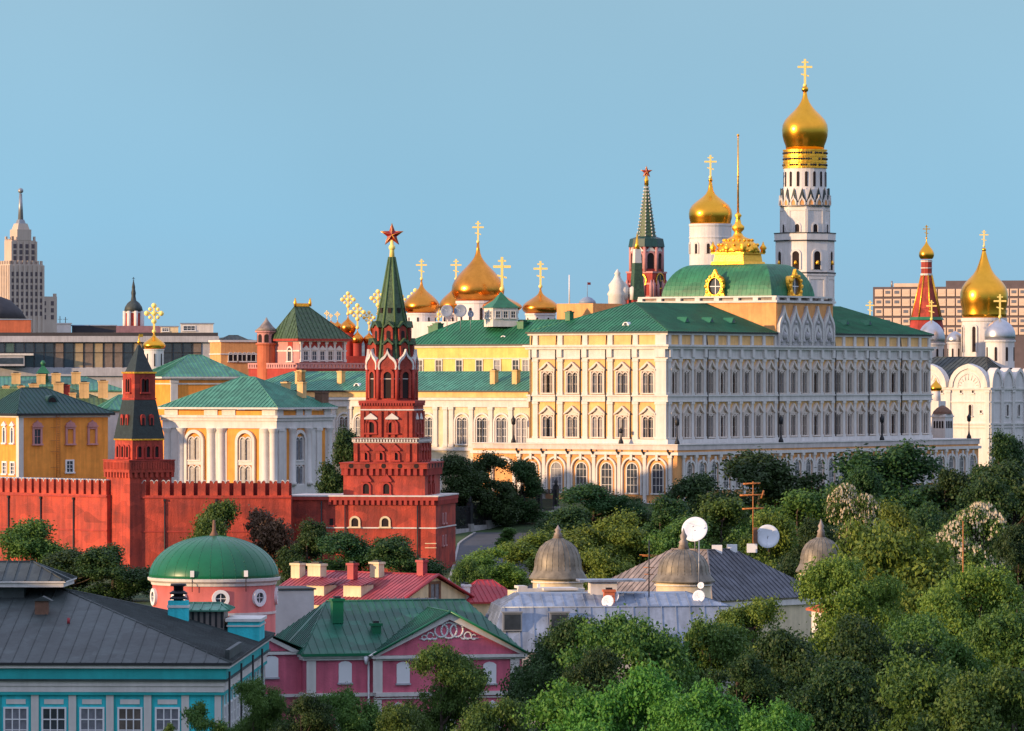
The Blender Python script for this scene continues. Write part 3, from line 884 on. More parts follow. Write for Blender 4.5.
# round turret
tu = pp.part('turret', MB(brick_orange).lathe([(2.1, -4), (2.1, zt(345)), (2.45, zt(344.4)), (2.45, zt(343))], 20, smooth=False).use(palepink).lathe([(2.1, zt(343)), (2.1, zt(332.5)), (2.6, zt(332)), (2.6, zt(330.5))], 20, smooth=False), (-1.5, pp.spanL(266.5, -1.5), 0))
obj('roof', MB(leadbrown).lathe([(2.7, zt(330.4)), (1.6, zt(326.5)), (.5, zt(320.5)), (.08, zt(317))], 16).mesh('roof'), tu)
vo = MB(voidm).prism_y(outline(1.0, 1.9, True, 5), -.06, 0).mesh('opening')
for i in range(8):
    a_ = 2*math.pi*i/8 + .2
    obj('opening', vo, tu, (2.1*math.sin(a_), -2.1*math.cos(a_), zt(342.3)), a_)
# orange arcaded hall behind
oh = Bld("arcaded_hall", "orange arcaded hall with flat roof left of the round turret", "building", 221, 1160, 26, 20)
xr = oh.spanR(262)
oh.part('wall', MB(apricot).box(0, xr, 0, 9, 0, oh.zl(341)))
oh.part('cornice', MB(white).box(-.3, xr+.3, -.3, 9.3, oh.zl(342), oh.zl(340)).box(-.2, xr+.2, -.2, 9.2, oh.zl(354.6), oh.zl(353.4)))
wa = window(1.0, 1.9, True, 2, .15, .2, 0, 0, white, voidm)
for px in (233, 242, 251): oh.winR(wa, oh.spanR(px), oh.zl(361))

# tall bell tower
Yi = 1200
bt = thing("bell_tower", "tall white octagonal bell tower with gold onion dome and cross", "bell tower", (PX(805, Yi), Yi, 23), 0)
zi = lambda py: PZ(py, Yi) - 23
si = S(Yi)
def oct_tier(r0, p0, r1, p1, mat=whitewash, n=8):
    return MB(mat).lathe([(r0*si, zi(p0)), (r1*si, zi(p1))], n, rot=0, smooth=False)
RO = 1/math.cos(math.pi/8)
low = oct_tier(29.5, 376, 29.5, 276).build('lower_tier', bt)
mid = oct_tier(29.5, 271, 29.5, 241).build('middle_tier', bt)
upp = oct_tier(25, 233, 25, 207).build('upper_tier', bt)
obj('cornice', MB(whitewash).lathe([(30.6*si, zi(276)), (30.6*si, zi(274))], 8, smooth=False).use(iron).lathe([(31*si, zi(274)), (31*si, zi(272.6))], 8, smooth=False).use(whitewash).lathe([(29.6*si, zi(272.6)), (29.6*si, zi(271))], 8, smooth=False).mesh('cornice'), bt)
obj('cornice', MB(whitewash).lathe([(30.5*si, zi(241)), (30.8*si, zi(234))], 8, smooth=False).use(iron).lathe([(31.2*si, zi(241.6)), (31.2*si, zi(240.4))], 8, smooth=False).lathe([(31.2*si, zi(234)), (31.2*si, zi(233))], 8, smooth=False).mesh('cornice'), bt)
def around(parent, me, r, z, n, off=0., name='opening'):
    for i in range(n):
        a = 2*math.pi*(i+off)/n
        obj(name, me, parent, (r*math.cos(a), r*math.sin(a), z), a + math.pi/2)
ap = math.cos(math.pi/8)
op = MB(voidm).prism_y(outline(1.75, 4.4, True), -.08, 0).use(whitewash).ring_y(outline(2.7, 4.9, True), outline(1.75, 4.4, True), -.25, 0).use(goldmat).lathe([(.5, .9), (.4, 1.5), (.2, 1.9)], 8, (0, -.3, .3)).mesh('bell_arch')
around(mid, op, 29.5*si*ap, zi(270), 8, .5, 'bell_arch')
op = MB(voidm).prism_y(outline(1.1, 1.9, True), -.08, 0).use(whitewash).ring_y(outline(1.8, 2.3, True), outline(1.1, 1.9, True), -.2, 0).mesh('bell_arch')
around(upp, op, 25*si*ap, zi(232.5), 8, .5, 'bell_arch')
around(upp, MB(white).ring_y(outline(4.2, 5.6, False), outline(3.7, 5.2, False), -.12, 0).mesh('panel'), 25*si*ap, zi(232.8), 8, .5, 'panel')
around(low, MB(white).ring_y(outline(4.6, 5.0, False), outline(3.6, 4.4, False), -.15, 0).mesh('panel'), 29.5*si*ap, zi(298), 8, .5, 'panel')
kb = MB(whitewash).lathe([(24.6*si, zi(206.5)), (24.9*si, zi(204)), (23.2*si, zi(190))], 32, smooth=False).use(iron).lathe([(25.4*si, zi(207)), (25.4*si, zi(206.2))], 32, smooth=False).build('gable_band', bt)
kg = MB(slate).prism_y([(-1.05, .6), (0, 4.1), (1.05, .6)], -.12, .1).use(apricot).prism_y(ogee(1.0, 1.7), -.3, 0).use(white).ring_y(ogee(1.5, 2.4), ogee(1.0, 1.7), -.45, 0).mesh('ogee_gable')
around(kb, kg, 24.2*si, zi(205.5), 18, 0, 'ogee_gable')
dr = MB(whitewash).lathe([(21.5*si, zi(192)), (21.2*si, zi(168))], 32, smooth=False).build('drum', bt)
around(dr, MB(voidm).prism_y(outline(.65, 3.6, True, 5), -.06, 0).mesh('window_slit'), 21.4*si, zi(187), 16, 0, 'window_slit')
gb = MB(goldmat)
for p0, p1 in ((167.8, 163), (162, 157), (156, 151)): gb.lathe([(21.6*si, zi(p0)), (21.6*si, zi(p1))], 32, smooth=False)
for p in (168, 162.5, 156.5, 150.5): gb.lathe([(22.3*si, zi(p+.6)), (22.3*si, zi(p-.6))], 32, smooth=False)
gb.use(iron)
rnd = random.Random(3)
for row, p in ((0, 165.4), (1, 159.4), (2, 153.4)):
    for i in range(56):
        a = 2*math.pi*i/56
        if rnd.random() < .85:
            c = (21.6*si*math.cos(a), 21.6*si*math.sin(a), zi(p))
            gb.ball(c, rnd.uniform(.22, .34), 6)
gb.build('inscription_band', bt)
IV = [(19*si, zi(150)), (19.4*si, zi(146)), (21.3*si, zi(141)), (22.6*si, zi(136)), (23.1*si, zi(130.5)), (22.4*si, zi(125)), (20.0*si, zi(120)), (15.6*si, zi(115)), (10.8*si, zi(110.5)), (7.0*si, zi(106)), (4.4*si, zi(102)), (2.8*si, zi(98)), (2.0*si, zi(94)), (1.6*si, zi(91))]
do = MB(gold).lathe(IV, 40).ball((0, 0, zi(89.3)), 3.4*si, 14).build('dome', bt)
obj('cross', cross_mesh((87-59)*si, False, None, -bt.rotation_euler.z), do, (0, 0, zi(87)))

# second white drum with gold dome (belfry church)
Yb_ = 1190
bc = thing("belfry_church", "white round drum with gold dome left of the green vault's lantern", "church", (PX(710.5, Yb_), Yb_, 23), 0)
zb_ = lambda py: PZ(py, Yb_) - 23
sb = S(Yb_)
d_ = MB(whitewash).lathe([(21*sb, 0), (21*sb, zb_(238.5)), (21.6*sb, zb_(238.2)), (21.6*sb, zb_(237)), (21*sb, zb_(236.7)), (21*sb, zb_(227)), (21.6*sb, zb_(226)), (21.6*sb, zb_(224))], 36, smooth=False).build('drum', bc)
around(d_, MB(voidm).prism_y(outline(.75, 2.4, True, 5), -.06, 0).use(white).ring_y(outline(1.5, 2.9, True, 5), outline(.75, 2.4, True, 5), -.15, 0).mesh('window_slit'), 21*sb, zb_(254), 10, .28, 'window_slit')
do = MB(gold).lathe([(20.2*sb, zb_(225)), (20.4*sb, zb_(222)), (21.4*sb, zb_(218)), (21.8*sb, zb_(214)), (21*sb, zb_(209.5)), (18.2*sb, zb_(205)), (12.8*sb, zb_(200.5)), (8.0*sb, zb_(197)), (4.8*sb, zb_(194)), (2.9*sb, zb_(190.5)), (2.1*sb, zb_(186)), (1.4*sb, zb_(181))], 40).ball((0, 0, zb_(180)), 2.2*sb, 12).build('dome', bc)
obj('cross', cross_mesh((178.5-155)*sb, False, None, 0), do, (0, 0, zb_(178.5)))

# white cathedral on the right with one gold and several silver domes
ac = Bld("white_cathedral", "white cathedral with gable arches, silver domes and one gold dome at right edge", "cathedral", 990, 1150, 22, 54)
al, ar = 31.0, 26.0
zw = ac.zl(388)
ac.part('wall', MB(whitewash).box(0, ar, 0, al, 0, zw))
ac.part('cornice', MB(white).box(-.35, ar+.35, -.35, al+.35, zw-.4, zw+.1).box(-.2, ar+.2, -.2, al+.2, ac.zl(402)-.15, ac.zl(402)+.15).box(-.35, ar+.35, -.35, al+.35, ac.zl(424)-.2, ac.zl(424)+.2).box(-.25, ar+.25, -.25, al+.25, ac.zl(428), ac.zl(427)))
def zak(w, h, shell=True):
    def keel(w, h): 
        o = outline(w, w*.5, True, 12); top = max(z for _, z in o)
        return [(x, z*h/top*(1 if abs(x) > w*.12 else 1.04)) for x, z in o]
    m = MB(whitewash).prism_y(keel(w, h), -.25, 1.5)
    m.use(white).ring_y(keel(w, h), keel(w*.8, h*.8), -.55, -.24)
    if shell:
        m.ring_y(keel(w*.62, h*.66), keel(w*.54, h*.58), -.4, -.24)
        for i in range(9):
            a = math.pi*(i+.5)/9
            m.tube((w*.2*math.cos(a), -.26, h*.05+h*.28*math.sin(a)), (w*.3*math.cos(a), -.26, h*.05+h*.55*math.sin(a)), .12, n=4)
    return m.mesh('gable_arch')
for tt, w in ((5.6, 10.4), (16.2, 9.6), (26.0, 9.2)): ac.onL('gable_arch', zak(w, ac.zl(365)-zw), tt, zw+.1)
for tt in (2.6, 7.8, 13.0, 18.2, 23.4): ac.onR('gable_arch', zak(4.9, (ac.zl(369)-zw), False), tt, zw+.1)
pq = pilaster(1.1, 0, zw-.5, .3)
for tt in (.6, 11.0, 21.2, 30.4): ac.onL('pilaster', pq, tt, 0)
for tt in (.6, 5.2, 10.4, 15.6, 20.8, 25.4): ac.onR('pilaster', pq, tt, 0)
sl = window(.8, 2.6, True, 1, .2, .2, 0, 0, white, voidm)
ac.winL(sl, 5.2, ac.zl(416)); ac.winR(sl, 7.8, ac.zl(416)); ac.winR(sl, 13, ac.zl(416))
hol = window(.5, .6, False, 1, .1, .1, 0, 0, white, voidm)
for px, py in ((961, 393), (973, 393), (981, 413), (942, 393), (943, 382)): ac.winL(hol, ac.spanL(px), ac.zl(py))
rf = MB(slate)
hip(rf, .8, ar-.4, .8, al-.4, zw+1.5, ac.zl(357, 10, 10), 'y', 8, 8, 1.2, .2)
ac.part('roof', rf)
def mini(B, px, Y, r_px, top, wide, drum_top, drum_bot, mat, ctop=None, spire=0.):
    s = S(Y); th = B.root
    w = Vector((PX(px, Y) - B.X0, Y - B.Y0, 0)); w.rotate(Matrix.Rotation(-th.rotation_euler.z, 3, 'Z').to_euler())
    r = r_px*s; zz = lambda py: PZ(py, Y) - B.z0
    dr = MB(whitewash).lathe([(r*.93, zz(drum_bot)), (r*.93, zz(drum_top)-.5), (r*1.02, zz(drum_top)-.4), (r*1.02, zz(drum_top))], 28, smooth=False).build('drum', th, w)
    hh = (zz(drum_top)-zz(drum_bot))*.5
    sm = MB(voidm).prism_y(outline(max(.4, r*.16), hh, True, 5), -.05, 0).mesh('window_slit')
    around(dr, sm, r*.935, zz(drum_bot)+hh*.5, 8, .3, 'window_slit')
    h = zz(top) - zz(drum_top)
    pr = [(r*.96, 0), (r*1.0, h*.18), (r*.97, h*.38), (r*.86, h*.56), (r*.68, h*.72), (r*.42, h*.86), (r*.16, h*.95), (r*.05, h)]
    do = MB(mat).lathe([(a, zz(drum_top)+b) for a, b in pr], 32).build('dome', th, w)
    if ctop: obj('cross', cross_mesh((top-ctop)*s, False, goldcross, -th.rotation_euler.z), do, (0, 0, zz(top)-.05))
mini(ac, 931.5, 1195, 13.5, 320, 334, 343, 366, silver, 300)
mini(ac, 955, 1185, 8.5, 331, 338, 342, 368, silver)
mini(ac, 1000, 1168, 15.5, 318, 332, 340, 368, silver, 294)
Yg = 1180
th = ac.root; s = S(Yg)
w = Vector((PX(984, Yg) - ac.X0, Yg - ac.Y0, 0)); w.rotate(Matrix.Rotation(-R(54), 3, 'Z').to_euler())
za = lambda py: PZ(py, Yg) - 22
dr = MB(whitewash).lathe([(22*s, za(368)), (22*s, za(322)), (23*s, za(321)), (23*s, za(318))], 36, smooth=False).build('drum', th, w)
around(dr, MB(voidm).prism_y(outline(.9, 6, True, 5), -.06, 0).use(white).ring_y(outline(1.7, 6.5, True, 5), outline(.9, 6, True, 5), -.2, 0).mesh('window_slit'), 22*s, za(352), 8, .1, 'window_slit')
do = MB(gold).lathe([(22.3*s, za(318)), (22.6*s, za(314)), (22.2*s, za(309)), (23.4*s, za(304)), (24*s, za(298)), (23.6*s, za(292)), (22*s, za(287)), (19*s, za(282.5)), (15*s, za(278.5)), (11*s, za(274.5)), (8*s, za(270)), (5.6*s, za(264)), (3.6*s, za(258)), (2*s, za(252)), (1.4*s, za(249))], 40).ball((0, 0, za(249.7)), 2.2*s, 12).build('dome', th, w)
obj('cross', cross_mesh((247-230)*s, False, None, -R(54)), do, (0, 0, za(247)))

# small church with a tiny gold dome, between palace and white cathedral
Ys = 1130
sc_ = thing("chapel", "small white chapel with one tiny gold dome past the palace's far corner", "chapel", (PX(936, Ys), Ys, 21.5), R(54))
zs = lambda py: PZ(py, Ys) - 21.5
MB(whitewash).box(-1.6, 1.6, -1.6, 1.6, 0, zs(401)).lathe([(1.1, zs(401)), (1.0, zs(391))], 14).build('wall', sc_)
onion(MB(gold), 1.35, zs(391), 3.0, (0, 0), 20).build('dome', sc_)
# little turret with arcaded head
Yt2 = 1108
tt_ = thing("porch_turret", "small white arcaded porch turret with reddish domed roof beside palace corner", "turret", (PX(942.5, Yt2), Yt2, 21), R(54))
zt2 = lambda py: PZ(py, Yt2) - 21
tw = MB(whitewash).box(-1.7, 1.7, -1.7, 1.7, 0, zt2(414)).box(-1.9, 1.9, -1.9, 1.9, zt2(417), zt2(415.5)).build('wall', tt_)
MB(brickch).lathe([(2.3, zt2(414)), (2.1, zt2(411.5)), (1.3, zt2(408)), (.3, zt2(405.5))], 8, smooth=False).build('roof', tt_)
vo2 = MB(voidm).prism_y(outline(.45, 1.6, True, 4), -.05, 0).mesh('opening')
for rz in (0, -90):
    for u in (-1.05, -.35, .35, 1.05):
        obj('opening', vo2, tw, (u, -1.7, zt2(428)) if rz == 0 else (-1.7, u, zt2(428)), R(rz))

# tented church tower far behind
Yq = 1600
st = thing("tent_roof_church", "slim red tent-roofed church tower with small gold onion dome", "church tower", (PX(926.5, Yq), Yq, 24), R(10))
zq = lambda py: PZ(py, Yq) - 24
sq = S(Yq)
MB(brick_deep).lathe([(17*sq, 0), (17*sq, zq(334)), (18*sq, zq(333)), (18*sq, zq(331))], 8, smooth=False).build('wall', st)
MB(brick_deep).lathe([(18.2*sq, zq(331)), (16.0*sq, zq(319))], 8, smooth=False).use(palgreen).lathe([(18.4*sq, zq(320)), (16.2*sq, zq(317))], 8, smooth=False).build('gable_roof', st)
tent = MB(brick).lathe([(15.5*sq, zq(318)), (5.5*sq, zq(275))], 8, smooth=False)
for i in range(8):
    a = 2*math.pi*i/8
    tent.use(goldmat).tube((15.5*sq*math.cos(a), 15.5*sq*math.sin(a), zq(318)), (5.5*sq*math.cos(a), 5.5*sq*math.sin(a), zq(275)), .28, n=4)
tent.build('tent_roof', st)
MB(brick).lathe([(5.6*sq, zq(275)), (5.6*sq, zq(260))], 12, smooth=False).use(white).lathe([(6.2*sq, zq(275.5)), (6.2*sq, zq(273.5))], 12, smooth=False).lathe([(6*sq, zq(262)), (6*sq, zq(260.5))], 12, smooth=False).lathe([(6*sq, zq(268.5)), (6*sq, zq(267.5))], 12, smooth=False).build('drum', st)
do = onion(MB(gold), 7.6*sq, zq(259), (259-238)*sq, (0, 0), 28).build('dome', st)
obj('cross', cross_mesh((238-224)*sq, False, goldmat, -R(10)), do, (0, 0, zq(239)))

# clock tower with star
Yk = 1450
kt = thing("clock_tower", "distant red and white clock tower with green spire and small red star", "clock tower", (PX(646.5, Yk), Yk, 24), R(-30))
zk = lambda py: PZ(py, Yk) - 24
sk = S(Yk)
MB(brick_deep).frust(0, 0, 30*sk, 29*sk, 0, zk(272)).build('wall', kt)
b_ = MB(palepink)
for z in (297, 284, 272.5): b_.frust(0, 0, 30.5*sk, 30.5*sk, zk(z+.9), zk(z-.9))
for i in range(4):
    a = R(90*i)
    b_.at((0, 0, 0), a)
    for u in (-13.5, -5, 5, 13.5): b_.lathe([(.55, zk(298)), (.6, zk(286)), (.12, zk(280))], 6, (u*sk, -15.3*sk, 0))
b_.build('white_trim', kt)
ck = MB(iron)
ck.prism_y([(2.3*math.cos(2*math.pi*i/20), 2.3*math.sin(2*math.pi*i/20)) for i in range(20)], -.15, 0)
ck.use(goldmat).ring_y([(2.4*math.cos(2*math.pi*i/20), 2.4*math.sin(2*math.pi*i/20)) for i in range(21)], [(2.1*math.cos(2*math.pi*i/20), 2.1*math.sin(2*math.pi*i/20)) for i in range(21)], -.3, 0)
ck.box(-.08, .08, -.25, -.15, 0, 1.7).box(0, 1.2, -.25, -.15, -.08, .08)
ck = ck.mesh('clock_face')
for i in range(4):
    a = R(90*i); obj('clock_face', ck, kt, (14.8*sk*math.sin(a), -14.8*sk*math.cos(a), zk(281)), a)
be = MB(brick_deep).lathe([(15.4*sk, zk(272)), (15.4*sk, zk(246))], 8, rot=math.pi/8, smooth=False).build('belfry', kt)
ba = MB(voidm).prism_y(outline(2.2, 4.6, True), -.08, 0).use(palepink).ring_y(outline(3.0, 5.2, True), outline(2.2, 4.6, True), -.35, 0).use(white).prism_y([(-1.6, 5.0), (0, 6.6), (1.6, 5.0)], -.3, 0).mesh('bell_arch')
around(be, ba, 15.4*sk*ap, zk(269), 8, 0, 'bell_arch')
bp_ = MB(palepink).tube((0, 0, 0), (0, 0, zk(246)-zk(272)), .5, n=8).lathe([(.5, 0), (.3, 1.0), (.05, 2.2)], 6, (0, 0, zk(246)-zk(272))).mesh('column')
around(be, bp_, 15.9*sk, zk(272), 8, .5, 'column')
MB(darkgreen).lathe([(18.3*sk, zk(247)), (16.8*sk, zk(239)), (9.4*sk, zk(236.5))], 8, rot=math.pi/8, smooth=False).build('gable_roof', kt)
sp_ = MB(tilegreen).lathe([(9.6*sk, zk(239)), (1.6*sk, zk(184))], 8, rot=math.pi/8, smooth=False)
sp_.use(white)
for i in range(8):
    a = 2*math.pi*i/8 + math.pi/8
    for j in range(16):
        f = j/16; r_ = 9.8*sk*(1-f) + 1.7*sk*f; z = zk(239)*(1-f) + zk(184)*f
        sp_.ball((r_*math.cos(a), r_*math.sin(a), z), .26, 6)
sp_ = sp_.build('spire', kt)
obj('finial', MB(goldmat).tube((0, 0, zk(185)), (0, 0, zk(175)), .7, .35, 8).ball((0, 0, zk(180.5)), .7, 8).mesh('finial'), sp_)
obj('star', star_mesh(6.2*sk), kt, (0, 0, zk(172)), R(30))
# neighbouring small gate turret
gt = thing("gate_turret", "small white stone turret with pointed tiled roof left of the clock tower", "turret", (PX(637, 1390), 1390, 24), R(20))
zg2 = lambda py: PZ(py, 1390) - 24
MB(tilegreen).frust(0, 0, 3.4, 2.1, zg2(300), zg2(263)).build('tiled_roof', gt)
MB(brick_deep).frust(0, 0, 3.6, 3.6, 0, zg2(300)).build('wall', gt)
MB(white).frust(0, 0, 2.0, 1.7, zg2(263), zg2(249)).use(goldmat).lathe([(1.0, zg2(249)), (.45, zg2(244)), (.1, zg2(233))], 8).build('lantern', gt)
gt2 = thing("gate_pinnacle", "carved white stone pinnacle farthest left of the clock tower group", "pinnacle", (PX(617.5, 1390), 1390, 24), 0)
MB(white).lathe([(2.6, 0), (2.6, zg2(296)), (2.9, zg2(294)), (2.2, zg2(290)), (2.5, zg2(285)), (1.2, zg2(279)), (.7, zg2(275)), (.9, zg2(273.5)), (.1, zg2(269))], 10).build('shaft', gt2)
m_ = MB(white)
for dx_, h_ in ((1.9, 282), (4.4, 286)):
    m_.lathe([(1.2, zg2(300)), (1.3, zg2(288)), (.3, zg2(h_))], 8, (dx_, -.5, 0))
m_.build('spirelet', gt2)

# ================================================================== RED STEPPED TOWER (star)
Y0 = 880
rt = thing("fortress_tower", "stepped red brick tower with green spire topped by large ruby star", "tower", (PX(392, Y0), Y0, 9), R(-9.6))
zr = lambda py: PZ(py, Y0) - 9
sr = S(Y0)
K = 1/1.153
wA, wB, wC, wBase = 95*sr*K, 75*sr*K, 62*sr*K, 126*sr*K
def tier(name, w, p0, p1): return MB(brick).frust(0, 0, w, w, zr(p0), zr(p1)).build(name, rt)
base = MB(brick).frust(0, 0, wBase, wBase, -3, zr(498)).box(-wBase/2-6.9, -wBase/2+.1, -wBase/2+.02, wBase/2-5, -3, zr(498)).build('base', rt)
tr = MB(brick_deep).frust(0, 0, wBase+.9, wBase+.9, zr(499), zr(495.5)).box(-wBase/2-7.2, -wBase/2-.4, -wBase/2-.3, wBase/2-5, zr(499), zr(495.6))
tr.use(white).frust(0, 0, wBase+1.1, wBase+1.1, zr(495.4), zr(494.2)).box(-wBase/2-7.3, -wBase/2-.5, -wBase/2-.35, wBase/2-5, zr(495.5), zr(494.3))
tr.frust(0, 0, wBase+.3, wBase+.3, zr(526.8), zr(525.6))
obj('string_course', tr.mesh('string_course'), base)
def machic(w, p0, p1, n, name='machicolation'):
    m = MB(brick_deep)
    h = zr(p1) - zr(p0)
    pitch = w/n
    for rz in (0, 90, 180, 270):
        m.at((0, 0, zr(p0)), R(rz))
        for i in range(n):
            x = -w/2 + pitch*(i+.5)
            m.box(x-pitch*.28, x+pitch*.28, -w/2-.45, -w/2, 0, h)
    return m.mesh(name)
obj('machicolation', machic(wBase, 503.5, 499, 20), base)
A = tier('first_tier', wA, 494.3, 462)
B_ = tier('second_tier', wB, 462, 437)
C_ = tier('third_tier', wC, 437, 401)
obj('machicolation', machic(wA, 474.5, 468, 13), A)
obj('parapet', MB(brick).frust(0, 0, wA+1.0, wA+1.0, zr(468), zr(462.8)).use(brick_deep).frust(0, 0, wA+1.3, wA+1.3, zr(463), zr(461.8)).mesh('parapet'), A)
dent = MB(white)
for rz in (0, 90, 180, 270):
    dent.at((0, 0, 0), R(rz))
    n = 22
    for i in range(n):
        x = -wB/2 + wB*(i+.5)/n
        dent.box(x-.15, x+.15, -wB/2-.35, -wB/2, zr(441.5), zr(439))
    dent.box(-wB/2-.3, wB/2+.3, -wB/2-.3, wB/2+.29, zr(438.6), zr(437.4))
    dent.box(-wB/2-.1, wB/2+.1, -wB/2-.12, -wB/2, zr(442.5), zr(441.8))
obj('white_frieze', dent.mesh('white_frieze'), B_)
dent = MB(brick_deep)
for rz in (0, 90, 180, 270):
    dent.at((0, 0, 0), R(rz))
    for i in range(20):
        x = -wC/2 + wC*(i+.5)/20
        dent.box(x-.13, x+.13, -wC/2-.3, -wC/2, zr(405.5), zr(403))
dent.at().frust(0, 0, wC+.6, wC+.6, zr(403), zr(400.6))
dent.use(white).frust(0, 0, wC+.3, wC+.3, zr(410.2), zr(409))
obj('dentil_cornice', dent.mesh('dentil_cornice'), C_)
def bw(w, h, ped, pm=brick_deep): return window(w, h, True, 1, .3, .25, 0, 0, pm, voidm, 'tri' if ped else None, ped or 0, headmat=pm)
def faces(par, w, win, us, z, both=True):
    for u in us:
        o = obj('window', win[0], par, (u, -w/2, z), 0); obj('pane', win[1], o)
    if both:
        for u in us:
            o = obj('window', win[0], par, (w/2, u, z), R(90)); obj('pane', win[1], o)
u_of = lambda px: (px-392)*sr*1.0
wbase = window(1.25, 1.5, True, 1, .35, .2, 0, 0, cream, voidm)
faces(base, wBase, wbase, [u_of(367)-.3, u_of(397.5)-.3], zr(525), False)
o = obj('window', window(.7, 1.2, False, 1, .1, .1, 0, 0, brick_deep, voidm)[0], base, (u_of(341.5), -wBase/2, zr(524)), 0)
obj('pane', MB(voidm).poly([(-.4, -.03, 0), (-.4, -.03, 1.2), (.4, -.03, 1.2), (.4, -.03, 0)]).mesh('pane'), o)
wsm = window(.5, 1.5, False, 1, .25, .15, 0, 0, palepink, voidm)
for u in (-3.2, -.6):
    for p in (522, 544):
        o = obj('window', wsm[0], base, (wBase/2, u, zr(p)), R(90)); obj('pane', wsm[1], o)
# quoins on the corner
q = MB(cream)
for i in range(2):
    p = 541 + i*20
    q.box(wBase/2-1.9, wBase/2+.1, -wBase/2-.12, -wBase/2+.3, zr(p+.8), zr(p)); q.box(wBase/2-1.9, wBase/2+.1, -wBase/2-.12, -wBase/2+.3, zr(p+5), zr(p+4.3))
obj('corner_band', q.mesh('corner_band'), base)
for u in (-wBase/2+3.2, wBase/2-3.2, -wBase/2-6.3, -wBase/2-1):
    obj('drainpipe', MB(iron).tube((u, -wBase/2-.25, -2), (u, -wBase/2-.25, zr(500)), .14, n=6).mesh('drainpipe'), base)
faces(A, wA, bw(1.1, 1.8, 1.3), [u_of(374.5)-.1, u_of(395)-.1], zr(493))
dots = MB(voidm).prism_y([(.42*math.cos(2*math.pi*i/10), .42*math.sin(2*math.pi*i/10)) for i in range(10)], -.06, 0).mesh('gun_port')
for i in range(5):
    u = -wA/2 + wA*(i+.5)/5
    obj('gun_port', dots, A, (u, -wA/2-.5, zr(465.2)), 0); obj('gun_port', dots, A, (wA/2+.5, u, zr(465.2)), R(90))
faces(B_, wB, bw(.9, 1.3, .9), [u_of(370.5)+.1, u_of(386)+.1, u_of(401.5)+.1], zr(459.5))
pr_ = MB(brick).box(-.3, .3, -.3, 0, zr(436.8), zr(411)).mesh('pilaster')
for u in (-4.3, -3.4, -1.2, 0, 1.2, 3.4, 4.3):
    obj('pilaster', pr_, C_, (u, -wC/2, 0), 0); obj('pilaster', pr_, C_, (wC/2, u, 0), R(90))
pr2 = MB(brick).box(-.3, .3, -.3, 0, zr(461), zr(443)).mesh('pilaster')
for u in (-5.3, -4.0, -1.35, 1.35, 4.0, 5.3):
    obj('pilaster', pr2, B_, (u, -wB/2, 0), 0); obj('pilaster', pr2, B_, (wB/2, u, 0), R(90))
wc = window(1.2, 1.9, True, 1, .45, .3, 0, 0, brick_deep, voidm, 'tri', .9, headmat=white)
faces(C_, wC, wc, [u_of(376), u_of(397.5)], zr(432.5))
# octagonal drum, vertex count 8, one face toward the lit front
ro = 24.5*sr
oc = MB(brick).lathe([(ro, zr(401)), (ro, zr(363))], 8, rot=math.pi/8, smooth=False).build('octagon', rt)
fr_ = MB(voidm).prism_y(outline(1.35, 4.6, True), -.1, 0).use(brick).ring_y(outline(2.3, 5.2, True), outline(1.35, 4.6, True), -.35, 0)
fr_.use(brick).prism_y([(x, z+5.0) for x, z in ogee(2.9, 3.2)], -.3, .4)
fr_.use(white).ring_y([(x, z+5.0) for x, z in ogee(3.15, 3.6)], [(x, z+5.0) for x, z in ogee(2.6, 2.9)], -.5, .3)
fr_ = fr_.mesh('arched_opening')
around(oc, fr_, ro*ap, zr(398), 8, 0, 'arched_opening')
around(oc, MB(brick_deep).tube((0, 0, zr(400)), (0, 0, zr(366)), .35, n=8).lathe([(.4, zr(366)), (.5, zr(364)), (.12, zr(359))], 8, (0, 0, 0)).mesh('column'), ro+.05, 0, 8, .5, 'column')
obj('string_course', MB(white).lathe([(ro+.12, zr(379.2)), (ro+.12, zr(378.5))], 8, rot=math.pi/8, smooth=False).use(brick_deep).lathe([(ro+.4, zr(401)), (ro+.4, zr(399.6))], 8, rot=math.pi/8, smooth=False).mesh('string_course'), oc)
spm = MB(tilegreen).lathe([(22.5*sr, zr(366)), (18.5*sr, zr(340)), (2.9*sr, zr(257))], 8, rot=math.pi/8, smooth=False)
spm.use(mossgreen)
for i in range(8):
    a = 2*math.pi*i/8 + math.pi/8
    P_ = [(22.6*sr, 366), (18.6*sr, 340), (2.9*sr, 257)]
    for (r0_, p0_), (r1_, p1_) in zip(P_[:-1], P_[1:]): spm.tube((r0_*math.cos(a), r0_*math.sin(a), zr(p0_)), (r1_*math.cos(a), r1_*math.sin(a), zr(p1_)), .2, n=5)
sp2 = spm.build('spire', rt)
dmr = MB(brick).prism_y(outline(1.5, 2.7, True, 8), -.6, 2.4).use(voidm).prism_y(outline(.7, 1.8, True, 6), -.66, -.6).use(tilegreen).prism_y([(-1.1, 2.4), (0, 3.5), (1.1, 2.4), (.8, 2.3), (0, 3.0), (-.8, 2.3)], -.85, 1.6).mesh('dormer')
around(sp2, dmr, 20.2*sr*ap, zr(358), 8, 0, 'dormer')
around(sp2, dmr, 17.0*sr*ap, zr(341), 8, 0, 'dormer')
around(sp2, MB(voidm).box(-.3, .3, -.3, .3, 0, .9).mesh('vent'), 12.4*sr*ap, zr(313), 8, 0, 'vent')
obj('finial', MB(goldcross).tube((0, 0, zr(258)), (0, 0, zr(240)), .48, .25, 10).ball((0, 0, zr(247.5)), .6, 10).mesh('finial'), sp2)
obj('star', star_mesh(12*sr), rt, (0, 0, zr(235)), R(9.6))
